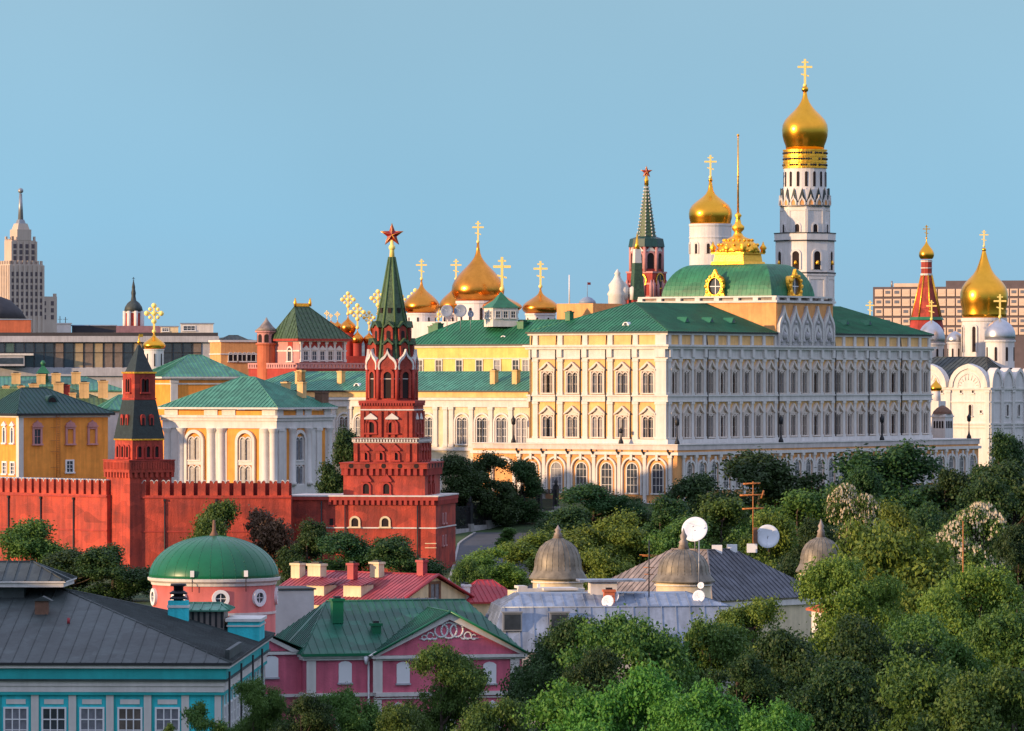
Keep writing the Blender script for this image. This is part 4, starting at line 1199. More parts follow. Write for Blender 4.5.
# little grey roofed watch room on the wall beside it
wr = thing("wall_hut", "low hut with mossy sheet roof on the wall left of red stepped tower", "hut", (PX(338, 893), 893, PZ(505, 893)-3), R(-9.6))
MB(brick_deep).box(-3, 3, -1.5, 3, -8, 3.0).build('wall', wr)
MB(mossgreen).sheet([(-3.4, -2, 3.0), (3.4, -2, 3.0), (3.0, 1, 5.0), (-2.6, 1, 5.0)], .8).sheet([(3.4, 3.4, 3.0), (-3.4, 3.4, 3.0), (-2.6, 1, 5.0), (3.0, 1, 5.0)], .8).build('roof', wr)

# ================================================================== WALL TOWER (dark tent)
Yw = 873
wt = thing("wall_tower", "square red wall tower with dark green tent roof and upper brick lookout", "tower", (PX(139, Yw), Yw, 9), R(34))
zw2 = lambda py: PZ(py, Yw) - 9
sw = S(Yw)
bs = MB(brick).frust(0, 0, 8.5, 8.3, -3, zw2(471)).build('base', wt)
mm = MB(brick).frust(0, 0, 9.1, 9.1, zw2(472), zw2(460)).use(brick_deep).frust(0, 0, 9.3, 9.3, zw2(460.4), zw2(459.4))
for rz in (0, 90, 180, 270):
    mm.at((0, 0, 0), R(rz))
    for i in range(9):
        x = -4.2 + 8.4*i/8
        mm.use(brick).box(x-.28, x+.28, -4.5, -4, zw2(477), zw2(472))
    for i in range(18):
        x = -4.3 + 8.6*i/17
        mm.box(x-.13, x+.13, -4.65, -4.5, zw2(469), zw2(462))
obj('battlement', mm.mesh('battlement'), bs)
t1 = MB(brick).frust(0, 0, 6.2, 6.1, zw2(460), zw2(440)).use(goldmat).frust(0, 0, 6.5, 6.5, zw2(440), zw2(438.6)).build('second_tier', wt)
faces(t1, 6.2, bw(.7, 1.9, 0), [-1.7, 0, 1.7], zw2(457), False)
wl_ = bw(.7, 1.9, 0)
for u in (-1.7, 0, 1.7):
    o = obj('window', wl_[0], t1, (-3.1, u, zw2(457)), R(-90)); obj('pane', wl_[1], o)
tl = MB(blacktile).frust(0, 0, 6.5, 4.3, zw2(438.6), zw2(400))
tl.build('tent_skirt', wt)
dr_ = MB(brick_deep).prism_y(outline(.85, 1.9, True, 6), -.3, 1.0).use(voidm).prism_y(outline(.45, 1.3, True, 6), -.35, -.3).mesh('dormer')
for rz in (0, -90):
    for u in (-.85, .85):
        d = Vector((u, -2.72, zw2(425))); d.rotate(Matrix.Rotation(R(rz), 3, 'Z').to_euler())
        obj('dormer', dr_, wt, d, R(rz))
t2 = MB(brick).frust(0, 0, 4.15, 4.15, zw2(400), zw2(373.5)).use(goldmat).frust(0, 0, 4.5, 4.5, zw2(373.5), zw2(371.8)).use(brick_deep).frust(0, 0, 4.4, 4.4, zw2(399.5), zw2(398)).build('lookout', wt)
ao = window(.62, 2.3, True, 2, .2, .2, 0, 0, brick_deep, voidm)
for rz in (0, -90):
    d = Vector((0, -2.08, zw2(392))); d.rotate(Matrix.Rotation(R(rz), 3, 'Z').to_euler())
    o = obj('window', ao[0], t2, d, R(rz)); obj('pane', ao[1], o)
MB(blacktile).frust(0, 0, 3.6, .35, zw2(371.8), zw2(345)).build('tent_roof', wt)
MB(goldmat).tube((0, 0, zw2(346)), (0, 0, zw2(336)), .14, n=6).ball((0, 0, zw2(342)), .32, 8).box(0, .8, -.03, .03, zw2(337), zw2(334)).build('weather_vane', wt)

# ================================================================== FORTRESS WALLS
def merlon_mesh():
    p = [(-.68, 0), (-.68, 2.45), (-.48, 2.62), (-.18, 2.45), (0, 2.05), (.18, 2.45), (.48, 2.62), (.68, 2.45), (.68, 0)]
    m = MB(brick).prism_y(p, -.4, .4)
    m.use(white).ring_y([(x, z+.09) for x, z in p[1:-1]], [(x*.999, z-.03) for x, z in p[1:-1]], -.46, .46)
    return m.mesh('merlon')
mer = merlon_mesh()
def fwall(label, pa, Ya, pb, Yb, p_top, pitch, group='red fortress walls'):
    a = Vector((PX(pa, Ya), Ya)); b = Vector((PX(pb, Yb), Yb)); L = (b-a).length
    rz = math.atan2(b.y-a.y, b.x-a.x)
    zb = 8.0
    th = thing("fortress_wall", label, "wall", (a.x, a.y, zb), rz, group)
    zt = PZ(p_top, Ya) - zb - 2.6
    m = MB(brick).box(0, L, 0, 3.6, -3, zt)
    m.build('wall_body', th)
    MB(brick_deep).box(0, L, -.18, 0, zt-.5, zt-.2).box(0, L, -.1, 0, zt-6.4, zt-6.15).build('string_course', th)
    MB(brick_deep).box(0, L, 1.5, 1.9, zt, zt+2.15).build('gap_shade_backing', th)  # added dark backing; its colour stands for the shade in the merlon gaps
    n = int(L/pitch)
    for i in range(n):
        obj('merlon', mer, th, (L*(i+.5)/n, .5, zt), 0)
    dpm = MB(iron).tube((0, -.2, -2), (0, -.2, zt-.8), .13, n=6).box(-.2, .2, -.4, 0, zt-1.0, zt-.6).mesh('drainpipe')
    k = 0
    for i in range(int(L/9)):
        obj('drainpipe', dpm, th, (5+9*i, 0, 0), 0)
    return th
fwall("red brick wall with swallowtail merlons left of the dark-tented wall tower", -40, 901, 107, 872, 476.5, 2.02)
fwall("red brick wall with swallowtail merlons between the two red towers", 136, 868.5, 291, 868, 480.5, 1.98)

# ================================================================== COLUMNED PAVILION
ar_ = Bld("columned_pavilion", "white and orange pavilion with tall arched windows, paired columns and verdigris roof", "pavilion", 276, 930, 14, 60)
za_ = ar_.zl
ax, ay = ar_.spanR(330), ar_.spanL(165)
ar_.part('wall', MB(orange).box(0, ax, 0, ay, -3, za_(411)))
t = MB(white).box(-.6, ax+.6, -.6, ay+.6, za_(421), za_(418)).box(-.9, ax+.9, -.9, ay+.9, za_(418), za_(415.5)).box(-.35, ax+.35, -.35, ay+.35, za_(428.5), za_(421))
ar_.part('entablature', t)
t = MB(white)
for k in (.0, .36, .52, .88): 
    t.box(-.2, .3, ay*k, ay*(k+.12), za_(415.4), za_(408.6)); t.box(ax*k, ax*(k+.12), -.2, .3, za_(415.4), za_(408.6))
t.box(-.5, ax+.5, -.5, ay+.5, za_(409.3), za_(407.6))
ar_.part('attic', t)
ar_.part('plinth', MB(white).box(-.5, ax+.5, -.5, ay+.5, -3, za_(486)))
cp = MB(white).lathe([(.95, za_(486)), (.95, za_(483)), (.75, za_(482)), (.68, za_(434)), (.72, za_(433)), (1.05, za_(429)), (1.05, za_(428.4))], 14).mesh('column')
for p0, p1 in ((165.5, 184), (207, 227), (259.5, 275.8)):
    t0, t1 = sorted((ar_.spanL(p0), ar_.spanL(p1))); ar_.part('pilaster_panel', MB(white).box(-.12, 0, t0, t1, za_(486), za_(428.5)))
for p0, p1 in ((276.5, 286), (311, 321), (325, 329.5)):
    t0, t1 = sorted((ar_.spanR(p0), ar_.spanR(p1))); ar_.part('pilaster_panel', MB(white).box(t0, t1, -.12, 0, za_(486), za_(428.5)))
cpl = pilaster(1.7, za_(486), za_(428.4), .35)
for px in (168, 182, 212, 222, 266, 274): ar_.onL('column', cp, ar_.spanL(px), 0, .15)
for px in (280, 291, 307, 318, 328): ar_.onR('pilaster' if px in (280, 318) else 'column', cpl if px in (280, 318) else cp, ar_.spanR(px), 0, .15 if px not in (280, 318) else 0)
wt1 = window(1.05, 4.2, True, 2, .2, .25, 0, 1, white, curtain, bar=.06); wt2 = window(1.05, 3.3, True, 2, .2, .25, 0, 1, white, curtain, bar=.06)
am = MB(white).ring_y(outline(4.3, 10.4, True, 14), outline(3.2, 9.8, True, 14), -.5, 0).box(-1.6, 1.6, -.3, -.01, 3.8, 4.6).mesh('arch_moulding')
for f, px in (('L', 195), ('L', 246), ('R', 298.5)):
    tt = ar_.spanL(px) if f == 'L' else ar_.spanR(px)
    wi = ar_.winL if f == 'L' else ar_.winR
    (ar_.onL if f == 'L' else ar_.onR)('arch_moulding', am, tt, za_(486))
    wi(wt2, tt, za_(484.5)); wi(wt1, tt, za_(460.5))
rf = MB(verdigris); hip(rf, -1.1, ax+1.1, -1.1, ay+1.1, za_(407.5), za_(377, ax/2, ay/2), 'y', ay/2-.5, ay/2-.5, .9, .35, white)
roof = ar_.part('roof', rf)
cb = chimney(1.3, 1.3, 2.8, ochre)
for px, a, py in ((278.5, 5, 396),): obj('chimney', cb, roof, (ax*.72, ay*.12, za_(398, ax*.72, ay*.12)), 0)
obj('chimney', cb, roof, (ax*.9, ay*.35, za_(398, ax*.9, ay*.35)), 0)
obj('chimney', chimney(2.4, 1.6, 2.2, brickch), roof, (ax*.95, ay*.05, za_(405)), 0)
# block behind
ab = Bld("hipped_block", "taller orange and white block with verdigris hipped roof behind columned pavilion", "building", 172, 1032, 16, 20)
zb2 = ab.zl
bx, by = ab.spanR(243), 18
ab.part('wall', MB(orange).box(0, bx, 0, by, 0, zb2(380)))
ab.part('cornice', MB(white).box(-.4, bx+.4, -.4, by+.4, zb2(380), zb2(376.8)).box(-.2, bx+.2, -.2, by+.2, zb2(384.5), zb2(383)))
pz = pilaster(1.5, 0, zb2(380.1), .3)
for px in (174, 241): ab.onR('pilaster', pz, ab.spanR(px), 0)
rf = MB(verdigris); hip(rf, -2.5, bx+1.2, -1, by+1, zb2(376.7), zb2(355, bx/2, by/2), 'x', bx/2+1, bx/2-.2, .9, .35, white)
rb = ab.part('roof', rf)
ln = Bld("low_green_roof", "low pale verdigris roof between dark-tented tower and orange building", "building", 108, 960, 16, 20)
q_ = ln.spanR(150)
ln.part('wall', MB(white).box(0, q_, 0, 10, -6, ln.zl(410)))
rf = MB(verdigris); hip(rf, -.5, q_+.5, -.5, 10.5, ln.zl(409.8), ln.zl(395), 'x', 4, 4, .9, .3); ln.part('roof', rf)

# ================================================================== ORANGE BUILDING, far left
ob = Bld("orange_building", "orange building with dark green hipped roof and white-framed windows behind left wall", "building", 19, 925, 15, 34)
zo = ob.zl
ox, oy = ob.spanR(108), 40
ob.part('wall', MB(orange).box(0, ox, 0, oy, -4, zo(417)))
ob.part('cornice', MB(white).box(-.3, ox+.3, -.3, oy+.3, zo(417.6), zo(415.2)).box(-.55, ox+.55, -.55, oy+.55, zo(415.2), zo(413.6)))
ob.part('corner_strip', MB(white).box(-.12, .9, -.12, .9, -4, zo(417.6)))
wo1 = window(1.25, 2.7, False, 1, .38, .3, 1, 1, palepink, glass, 'ogee', 1.0)
wo2 = window(1.25, 2.7, False, 1, .38, .3, 0, 0, palepink, orange, 'ogee', 1.0)
wo3 = window(1.25, 2.0, False, 1, .3, .2, 1, 2, frame, glass)
for px, w_ in ((37, wo1), (70, wo2), (92, wo2)): ob.winR(w_, ob.spanR(px), zo(444))
ob.winR(wo3, ob.spanR(69.5), zo(472.5))
wy = window(.9, 2.8, True, 1, .3, .25, 1, 1, frame, glass, 'tri', .7)
for px in (13, 5, -4): ob.winL(wy, ob.spanL(px), zo(443)); ob.winL(wo3, ob.spanL(px), zo(474))
rf = MB(darkgreen)
hip(rf, -1, ox+1, -1, 15, zo(413.4), zo(388, ox*.3, 7), 'x', ox*.28, ox*.55, .9, .4, iron)
roof = ob.part('roof', rf)
rf = MB(mossgreen); hip(rf, -.9, 14, 3, oy+.9, zo(413.2), zo(389, 6, 20), 'y', 5, 5, .9, .3, iron)
ob.part('rear_roof', rf)
obj('dormer', MB(darkgreen).prism_y(outline(2.2, 1.6, True, 8), -.8, 2).use(voidm).prism_y(outline(1.6, 1.2, True, 8), -.86, -.8).mesh('dormer'), roof, (ob.spanR(59), 3.3, zo(404)), 0)
for i in range(6): pass
lad = MB(rust)
for u in (-.35, .35): lad.tube((u, -.5, zo(478)), (u, -.5, zo(413)), .06, n=5)
for i in range(28): z = zo(478) + (zo(413)-zo(478))*i/28; lad.box(-.35, .35, -.53, -.47, z, z+.06)
for p in (428, 441, 452, 468): lad.box(-1.6, .35, -.53, -.47, zo(p), zo(p)+.1)
ob.onR('fire_escape', lad.mesh('fire_escape'), ob.spanR(57), 0)
# long mossy roof behind with chimneys
gb_ = Bld("long_green_roof", "long low block with mossy green roof crowded with cream chimneys", "building", -60, 985, 16, 8)
zg_ = gb_.zl
gx = gb_.spanR(128)
gb_.part('wall', MB(cream).box(0, gx, 0, 20, -4, zg_(408)))
rf = MB(mossgreen); hip(rf, -.5, gx+.5, -.5, 20.5, zg_(408), zg_(387, 20, 10), 'x', 6, 12, .9, .3); roof = gb_.part('roof', rf)
cc1 = chimney(1.3, 1.5, 2.6, ochre); cc2 = chimney(1.9, 1.5, 3.2, ochre)
for px, py, c in ((6, 396, cc1), (21, 396, cc1), (34, 397, cc2), (58.5, 396, cc2), (72.5, 403, cc1), (84, 395.5, cc2), (103, 394, cc2)):
    tt = gb_.spanR(px, 5); obj('chimney', c, roof, (tt, 5, zg_(py, tt, 5)-.8), 0)
cc3 = chimney(1.9, 1.5, 3.4, brick_deep)
tt = gb_.spanR(65, 5); obj('chimney', cc3, roof, (tt, 5.4, zg_(399, tt, 5)-.8), 0)
g2 = Bld("far_green_roof", "farther bright green roof strip below the grey glass-fronted building", "building", -60, 1060, 18, 6)
gx2 = g2.spanR(122)
g2.part('wall', MB(cream).box(0, gx2, 0, 16, -4, g2.zl(390)))
rf = MB(verdigris); hip(rf, -.5, gx2+.5, -.5, 16.5, g2.zl(390), g2.zl(377, 10, 8), 'x', 8, 8, .9, .3); roof = g2.part('roof', rf)
for px, py in ((16, 387), (41, 388), (56, 387), (76, 386)): tt = g2.spanR(px, 4); obj('chimney', cc2, roof, (tt, 4, g2.zl(py, tt, 4)-.5), 0)
vt = MB(palgreen).frust(0, 0, 2.6, 2.0, 0, 2.4).frust(0, 0, 3.0, .3, 2.4, 4.2).lathe([(.25, 4.0), (.6, 4.6), (.2, 5.2)], 8)
tt = g2.spanR(43, 6); obj('roof_vent', vt.mesh('roof_vent'), roof, (tt, 6, g2.zl(380, tt, 6)-1.0), 0)

# small church with the ornate gold cross
Yx = 1050
oc_ = thing("small_church", "small white church with single gold dome and large ornate cross near dark-tented tower", "church", (PX(154, Yx), Yx, 20), R(30))
MB(whitewash).box(-5, 5, -5, 5, 0, PZ(380, Yx)-20).build('wall', oc_)
dome_set(oc_, 154, Yx, 154, 20, 30, 11.5, 345.5, 332, 305, 333, 380, gold, drum_mat=whitewash, ornate=True, drum_k=.85, slits=8)

# ================================================================== FAR LEFT CITY
# long grey glass-fronted building
lg = Bld("glass_office", "long low grey building with dark ribbon of windows and flat roof", "office building", -40, 1500, 24, 4)
zl_ = lg.zl
lx = lg.spanR(217)
lg.part('wall', MB(concrete).box(0, lx, 0, 40, -4, zl_(342)))
lg.part('roof_fascia', MB(concrete).box(-.6, lx+.6, -1.2, 40.6, zl_(342), zl_(336)).use(darkflat).box(-.3, lx+.3, -1.0, 40, zl_(336), zl_(332.5)))
lg.part('ledge', MB(concrete).box(-.3, lx+.3, -1.0, 40.3, zl_(376), zl_(368)))
pn = MB(iron).ring_y(outline(2.85, 7.6, False), outline(2.6, 7.3, False), -.2, 0).box(-1.4, 1.4, -.2, 0, 4.4, 4.6).mesh('window')
pgs = [MB(m_).poly([(-1.3, -.04, .1), (-1.3, -.04, 7.3), (1.3, -.04, 7.3), (1.3, -.04, .1)]).mesh('pane') for m_ in (glass, M("green_tinted_glass", (.06, .10, .09), rough=.2, var=.5), M("brown_blind", (.20, .15, .12), rough=.4, var=.4), M("amber_blind", (.36, .27, .16), rough=.5, var=.3))]
rnd = random.Random(5)
x = lg.spanR(0) - 6
while x < lx - 4:
    o = lg.onR('window', pn, x, zl_(367.6))
    f_ = (x - lg.spanR(0))/(lx - lg.spanR(0))
    obj('pane', pgs[rnd.choice([1, 1, 0]) if f_ < .25 else (rnd.choice([2, 3, 2, 0]) if f_ < .72 else rnd.choice([0, 2]))], o)
    x += 2.95
lg.part('end_wall', MB(white).box(lx-1.6, lx+.3, -.9, 30, -4, zl_(342)-.01))
MBp = MB(concrete).box(lg.spanR(-12), lg.spanR(25), -7, -.3, zl_(366), zl_(355.5)).use(white).box(lg.spanR(-12), lg.spanR(34), -7.4, -.2, zl_(355.5), zl_(353.5)).use(glass).box(lg.spanR(-10), lg.spanR(24), -7.05, -6.9, zl_(364), zl_(358))
lg.part('entrance_block', MBp)
# roof kiosks
def kiosk(px0, px1, py0, py1, Y, mat, name, label, win=None):
    x0, x1 = PX(px0, Y), PX(px1, Y); zb = PZ(py1, Y)
    th = thing(name, label, "roof hut", ((x0+x1)/2, Y, zb), R(5)); w = x1-x0
    MB(mat).box(-w/2, w/2, -3, 5, 0, PZ(py0, Y)-zb).use(bluegrey).box(-w/2-.3, w/2+.3, -3.3, 5.3, PZ(py0, Y)-zb, PZ(py0-1, Y)-zb).build('wall', th)
    if win:
        o = obj('window', window(w*.35, (PZ(py0, Y)-zb)*.45, False, 1, .2, .15, 2, 1, frame, curtain)[0], th, (-w*.25, -3, (PZ(py0, Y)-zb)*.3)); obj('pane', window(w*.35, (PZ(py0, Y)-zb)*.45)[1], o)
    return th
kiosk(181, 213, 324, 333, 1520, white, "roof_hut", "white roof hut with wide window on the grey glass-fronted building", True)
kiosk(161, 178, 327, 333, 1524, cream, "roof_hut", "small pale roof hut just left of the white roof hut", True)
kiosk(57, 71, 324, 333, 1520, bluegrey, "roof_hut", "blue-grey sheet metal roof hut on the grey glass-fronted building", False)
kiosk(72, 116, 326, 333, 1526, darkflat, "roof_plant_screen", "long dark plant screen on flat roof beside blue-grey hut", False)
kiosk(-6, 31, 320, 333, 1522, brick_orange, "roof_hut", "orange-topped roof block at far left edge below dark dome", False)
# antennas and masts on it
ants = [(62, 319), (67, 320), (47, 321)]
for px, py, lab in ((60, 317, "thin roof mast left of two, on blue-grey hut"), (65.5, 318, "thin roof mast right of two, on blue-grey hut")):
    th = thing("roof_mast", lab, "mast", (PX(px, 1519), 1519, PZ(324, 1519)+.28), 0, "thin masts on the flat roof")
    MB(iron).tube((0, 0, 0), (0, 0, (324-py)*S(1519)), .12, n=5).box(-.7, .7, -.05, .05, 1.1, 1.2).build('pole', th)
# dark dome
Yd = 1800
dk = thing("dark_dome_hall", "dark rounded roof of a hall at far left below skyscraper", "hall", (PX(-12, Yd), Yd, 24), 0)
MB(cream).lathe([(40*S(Yd), 0), (40*S(Yd), PZ(319, Yd)-24)], 40, smooth=False).build('wall', dk)
MB(darkflat).lathe([(38.5*S(Yd), PZ(319, Yd)-24), (33*S(Yd), PZ(310, Yd)-24), (22*S(Yd), PZ(300, Yd)-24), (8*S(Yd), PZ(295, Yd)-24), (.2, PZ(294, Yd)-24)], 40).build('dome', dk)
# little red and white church
Yr = 1900; srr = S(Yr)
rc = thing("red_white_church", "far little church with red and white drum and dark dome", "church", (PX(133.5, Yr), Yr, 24), R(20))
zrc = lambda py: PZ(py, Yr) - 24
MB(palepink).box(-11, 9, -8, 8, 0, zrc(326)).build('wall', rc)
m_ = MB(brick_deep).lathe([(9*srr, zrc(334)), (9*srr, zrc(312))], 8, smooth=False).use(white)
for i in range(8):
    a = 2*math.pi*i/8; m_.tube((9*srr*math.cos(a), 9*srr*math.sin(a), zrc(334)), (9*srr*math.cos(a), 9*srr*math.sin(a), zrc(311)), .75, n=6)
m_.lathe([(9.4*srr, zrc(313)), (9.4*srr, zrc(311))], 8, smooth=False)
m_.build('drum', rc)
do = MB(slate).lathe([(9.5*srr, zrc(311.5)), (8.6*srr, zrc(307)), (6*srr, zrc(303)), (2.8*srr, zrc(300.5)), (2.0*srr, zrc(296)), (2.4*srr, zrc(293)), (1.6*srr, zrc(289)), (1.7*srr, zrc(287)), (.5*srr, zrc(281))], 20).build('dome', rc)
obj('cross', cross_mesh(6*srr, False, iron, 0), do, (0, 0, zrc(283)))
# skyscraper
sk_ = Bld("skyscraper", "tall stepped stone skyscraper with spire on the far left skyline", "skyscraper", 10, 3000, 24, 33)
zsk = sk_.zl
cx_, cy_ = sk_.spanR(43), sk_.spanL(-2)
sk_.part('main_block', MB(skystone).box(0, cx_, 0, cy_, -5, zsk(264)))
a0 = cx_*.12
sk_.part('upper_tier', MB(skystone).box(a0, cx_*.85, a0, cy_*.8, zsk(264), zsk(240)))
mx_, my_ = cx_*.49, cy_*.46
def blk(w, p0, p1, w1=None): return MB(skystone).frust(mx_, my_, w, w if w1 is None else w1, zsk(p0), zsk(p1))
sk_.part('top_tier', blk(9.5, 240, 229).frust(mx_, my_, 8, 6, zsk(229), zsk(223)))
sp_ = MB(steel).frust(mx_, my_, 4.6, 3.2, zsk(223), zsk(219)).lathe([(1.7, zsk(219)), (.9, zsk(193))], 8, (mx_, my_, 0)).ball((mx_, my_, zsk(190)), 1.7, 10)
sk_.part('spire', sp_)
wgR = sk_.spanR(57, 4)
sk_.part('side_wing', MB(skystone).box(cx_-.1, wgR, 4, cy_*.8, -5, zsk(296)))
cr_ = MB(skystone)
for b0, b1, z in ((0, cx_, 264), ):
    n = 7
    for i in range(n+1):
        x = b0 + (b1-b0)*i/n
        cr_.cbox(min(max(x, .8), b1-.8), .8, 1.3, 1.3, zsk(z), zsk(z-3.5)); cr_.cbox(.8, min(max(cy_*i/n, .8), cy_-.8), 1.3, 1.3, zsk(z), zsk(z-3.5))
for i in range(5):
    x = a0+.8 + (cx_*.85-a0-1.6)*i/4; cr_.cbox(x, a0+.8, 1.2, 1.2, zsk(240), zsk(236 if i in (0, 4) else 238.5))
    y = a0+.8 + (cy_*.8-a0-1.6)*i/4; cr_.cbox(a0+.8, y, 1.2, 1.2, zsk(240), zsk(236 if i in (0, 4) else 238.5))
for x in (cx_+1, wgR-1): cr_.cbox(x, 5, 1.6, 1.6, zsk(296), zsk(293))
sk_.part('pinnacles', cr_)
rb_ = MB(skystone)
for i in range(8):
    x = cx_*i/7; rb_.box(x-.7, x+.7, -.6, 0, -5, zsk(265)); y = cy_*i/7; rb_.box(-.6, 0, y-.7, y+.7, -5, zsk(265))
for i in range(5):
    x = a0 + (cx_*.85-a0)*i/4; rb_.box(x-.6, x+.6, a0-.5, a0, zsk(264), zsk(241))
sk_.part('buttresses', rb_)
ws_ = MB(rossiadark).box(-1.0, 1.0, -.12, 0, 0, 2.6).mesh('window')
for r_ in range(7):
    py = 276 + 6.6*r_
    for i in range(7):
        sk_.onR('window', ws_, cx_*(i+.5)/7, zsk(py)); 
        if i > 1: sk_.onL('window', ws_, cy_*(7-i+.5-.5)/7*.9+.6, zsk(py))
for r_ in range(3):
    for i in range(4): sk_.onR('window', ws_, a0 + (cx_*.85-a0)*(i+.5)/4, zsk(248+6*r_), 0, a0)
for r_ in range(3):
    for i in range(2): sk_.onR('window', ws_, cx_ + (wgR-cx_)*(i+.6)/2.2, zsk(305+7*r_), 0, 4)
# filler city blocks behind the left roofs
cbk = Bld("town_block", "low dark-roofed town block by the wooded hill left of the pink palace", "building", 214, 1800, 24, 15)
xx = cbk.spanR(264)
cbk.part('wall', MB(bluegrey).box(0, xx, 0, 20, -4, cbk.zl(347)))
rf = MB(slate); hip(rf, -.5, xx+.5, -.5, 20.5, cbk.zl(347), cbk.zl(335), 'x', 8, 8, 1.5, .3); cbk.part('roof', rf)

# ================================================================== FAR RIGHT HOTEL BLOCK
hb = Bld("grid_hotel", "wide flat-topped block with pale gridded windows behind the right domes", "hotel", 873, 1900, 24, -14)
zh = hb.zl
hx = hb.spanR(1075)
hb.part('wall', MB(rossiadark).box(0, hx, 0, 30, -4, zh(287)))
hb.part('parapet', MB(rossia).box(hb.spanR(894), hb.spanR(921), -.4, 8, zh(287), zh(283.5)).use(rossiadark).box(hb.spanR(945), hx, 2, 20, zh(287), zh(281)))
s_ = S(1900)
wn_ = MB(rossia).box(-3.9*s_, 3.9*s_, -.5, 0, 0, 7.2*s_).mesh('window')
pnn = MB(curtain).box(-2.6*s_*.9, 2.6*s_*.9, -.56, -.5, .7, 4.4*s_).mesh('pane')
rnd = random.Random(8)
wpale = [M("lit_blind", (.62, .50, .40), var=.1), curtain]
pn2 = [MB(m_).box(-2.7*s_*.9, 2.7*s_*.9, -.56, -.501, 1.0, 5.6*s_).mesh('pane') for m_ in (rossia, curtain, curtain)]
for r_ in range(5):
    for i in range(18):
        px = 879 + 9.0*i
        o = hb.onR('window', wn_, hb.spanR(px), zh(296.5 + 9.6*r_))
        obj('pane', pn2[rnd.randrange(3)], o)
hb.part('sign_mast', MB(steel).tube((hb.spanR(891), 2, zh(287)), (hb.spanR(891), 2, zh(281)), .4, n=5))
# far gold cross just over the palace roof
Yz = 1160
fc = thing("chapel", "half-hidden gold cross on a small dome above the palace roof's far end", "chapel", (PX(870, Yz), Yz, 22), R(20))
MB(whitewash).lathe([(1.8, 0), (1.8, PZ(326, Yz)-22)], 14).build('drum', fc)
do = onion(MB(gold), 2.2, PZ(326, Yz)-22, PZ(317, Yz)-PZ(326, Yz), (0, 0), 18).build('dome', fc)
obj('cross', cross_mesh(17*S(Yz), False, None, -R(20)), do, (0, 0, PZ(317.5, Yz)-22))

# ================================================================== FENCE, LAMPS
fa, fb = Vector((PX(452, 950), 950)), Vector((PX(556, 985), 985))
L_ = (fb-fa).length
fe = thing("iron_fence", "tall black iron fence with stone posts on a low wall below the palace", "fence", (fa.x, fa.y, gz(950)-.3), math.atan2(fb.y-fa.y, fb.x-fa.x))
rise = gz(985) - gz(950)
sec = MB(greystone)
n = 6
for i in range(n): x0, x1 = L_*i/n, L_*(i+1)/n; z = rise*(i+.5)/n; sec.box(x0, x1-.01, -.25, .25, -1, z+1.0)
sec.build('base_wall', fe)
pm_ = MB(iron).box(-.45, .45, -.45, .45, 1.6, 5.6).lathe([(.5, 5.6), (.3, 6.0), (.42, 6.4), (.05, 7.2)], 8).use(kerbm).box(-.6, .6, -.6, .6, -.6, 1.6).mesh('post')
for i in range(n+1): obj('post', pm_, fe, (L_*i/n, 0, rise*i/n))
pk = MB(iron)
w_ = L_/n
k = 14
for i in range(k+1): x = .5 + (w_-1)*i/k; pk.box(x-.06, x+.06, -.05, .05, 1.0, 5.0+.25*(i % 2))
for z in (1.3, 4.4): pk.box(.3, w_-.3, -.05, .05, z, z+.12)
for i in range(5):
    cx = .5 + (w_-1)*(i+.5)/5
    pk.ring_y([(cx+.8*math.cos(math.pi*j/10), 4.4+.9*math.sin(math.pi*j/10)) for j in range(11)], [(cx+.68*math.cos(math.pi*j/10), 4.4+.78*math.sin(math.pi*j/10)) for j in range(11)], -.05, .05)
pk = pk.mesh('railing')
for i in range(n): obj('railing', pk, fe, (L_*i/n, 0, rise*(i+.5)/n))
def lamp(a, b, label, h=5.2):
    x, y = gp.pt(a, b)
    th = thing("street_lamp", label, "street lamp", (x, y, 20+11.38), R(54), "black lamps along the palace terrace edge")
    MB(iron).lathe([(.55, 0), (.5, .5), (.25, 1.0), (.14, 1.6), (.1, h*.7)], 10).build('post', th)
    MB(iron).lathe([(.12, h*.7), (.42, h*.74), (.5, h*.92), (.2, h), (.04, h+.4)], 8).build('lantern', th)
def al_south(px): 
    k = (px-512)/F; b = -4.2; x, y = gp.pt(0, b); return (k*y - x)/(gp.c - k*gp.s)
lamp(-2.6, -4.2, "black terrace lamp at the palace's sunlit corner")
for px, lab in ((781, "black terrace lamp below the palace's green vault, mid south side"), (882, "black terrace lamp on the south side, between green vault and far end"), (969, "black terrace lamp past the palace's far end, before white cathedral")): lamp(al_south(px), -4.2, lab)
lamp(-2.6, gp.spanL(513.5, -2.6), "black terrace lamp in front of the arched lower wing")
lamp(-2.6, gp.spanL(621, -2.6), "black terrace lamp before the sunlit west front", 3)

# ================================================================== FOREGROUND: TEAL BUILDING
tb_ = Bld("teal_building", "teal and white building with dark hipped metal roof in the lower left corner", "building", 221, 400, 7.5, 88.4)
zt_ = tb_.zl
H0 = zt_(668)
tx, ty = 44.0, 40.0
tb_.part('wall', MB(teal).box(0, tx, 0, ty, -1, H0))
t = MB(white).box(-.75, tx+.75, -.75, ty+.75, zt_(668), zt_(665)).use(cream).box(-.85, tx+.85, -.85, ty+.85, zt_(665), zt_(663.2))
t.use(tealdark).box(-.45, tx+.45, -.45, ty+.45, zt_(679), zt_(668))
t.use(slate).box(-.6, tx+.6, -.6, ty+.6, zt_(681), zt_(679.3))
t.use(white).box(-.35, tx+.35, -.35, ty+.35, zt_(686), zt_(681)).box(-.25, tx+.25, -.25, ty+.25, zt_(692), zt_(686))
t.use(tealdark).box(-.3, tx+.3, -.3, ty+.3, zt_(695), zt_(692.3))
tb_.part('entablature', t)
pt_ = pilaster(.6, -1, zt_(695), .14, cap=False)
def tpx(px): return tb_.spanL(px)
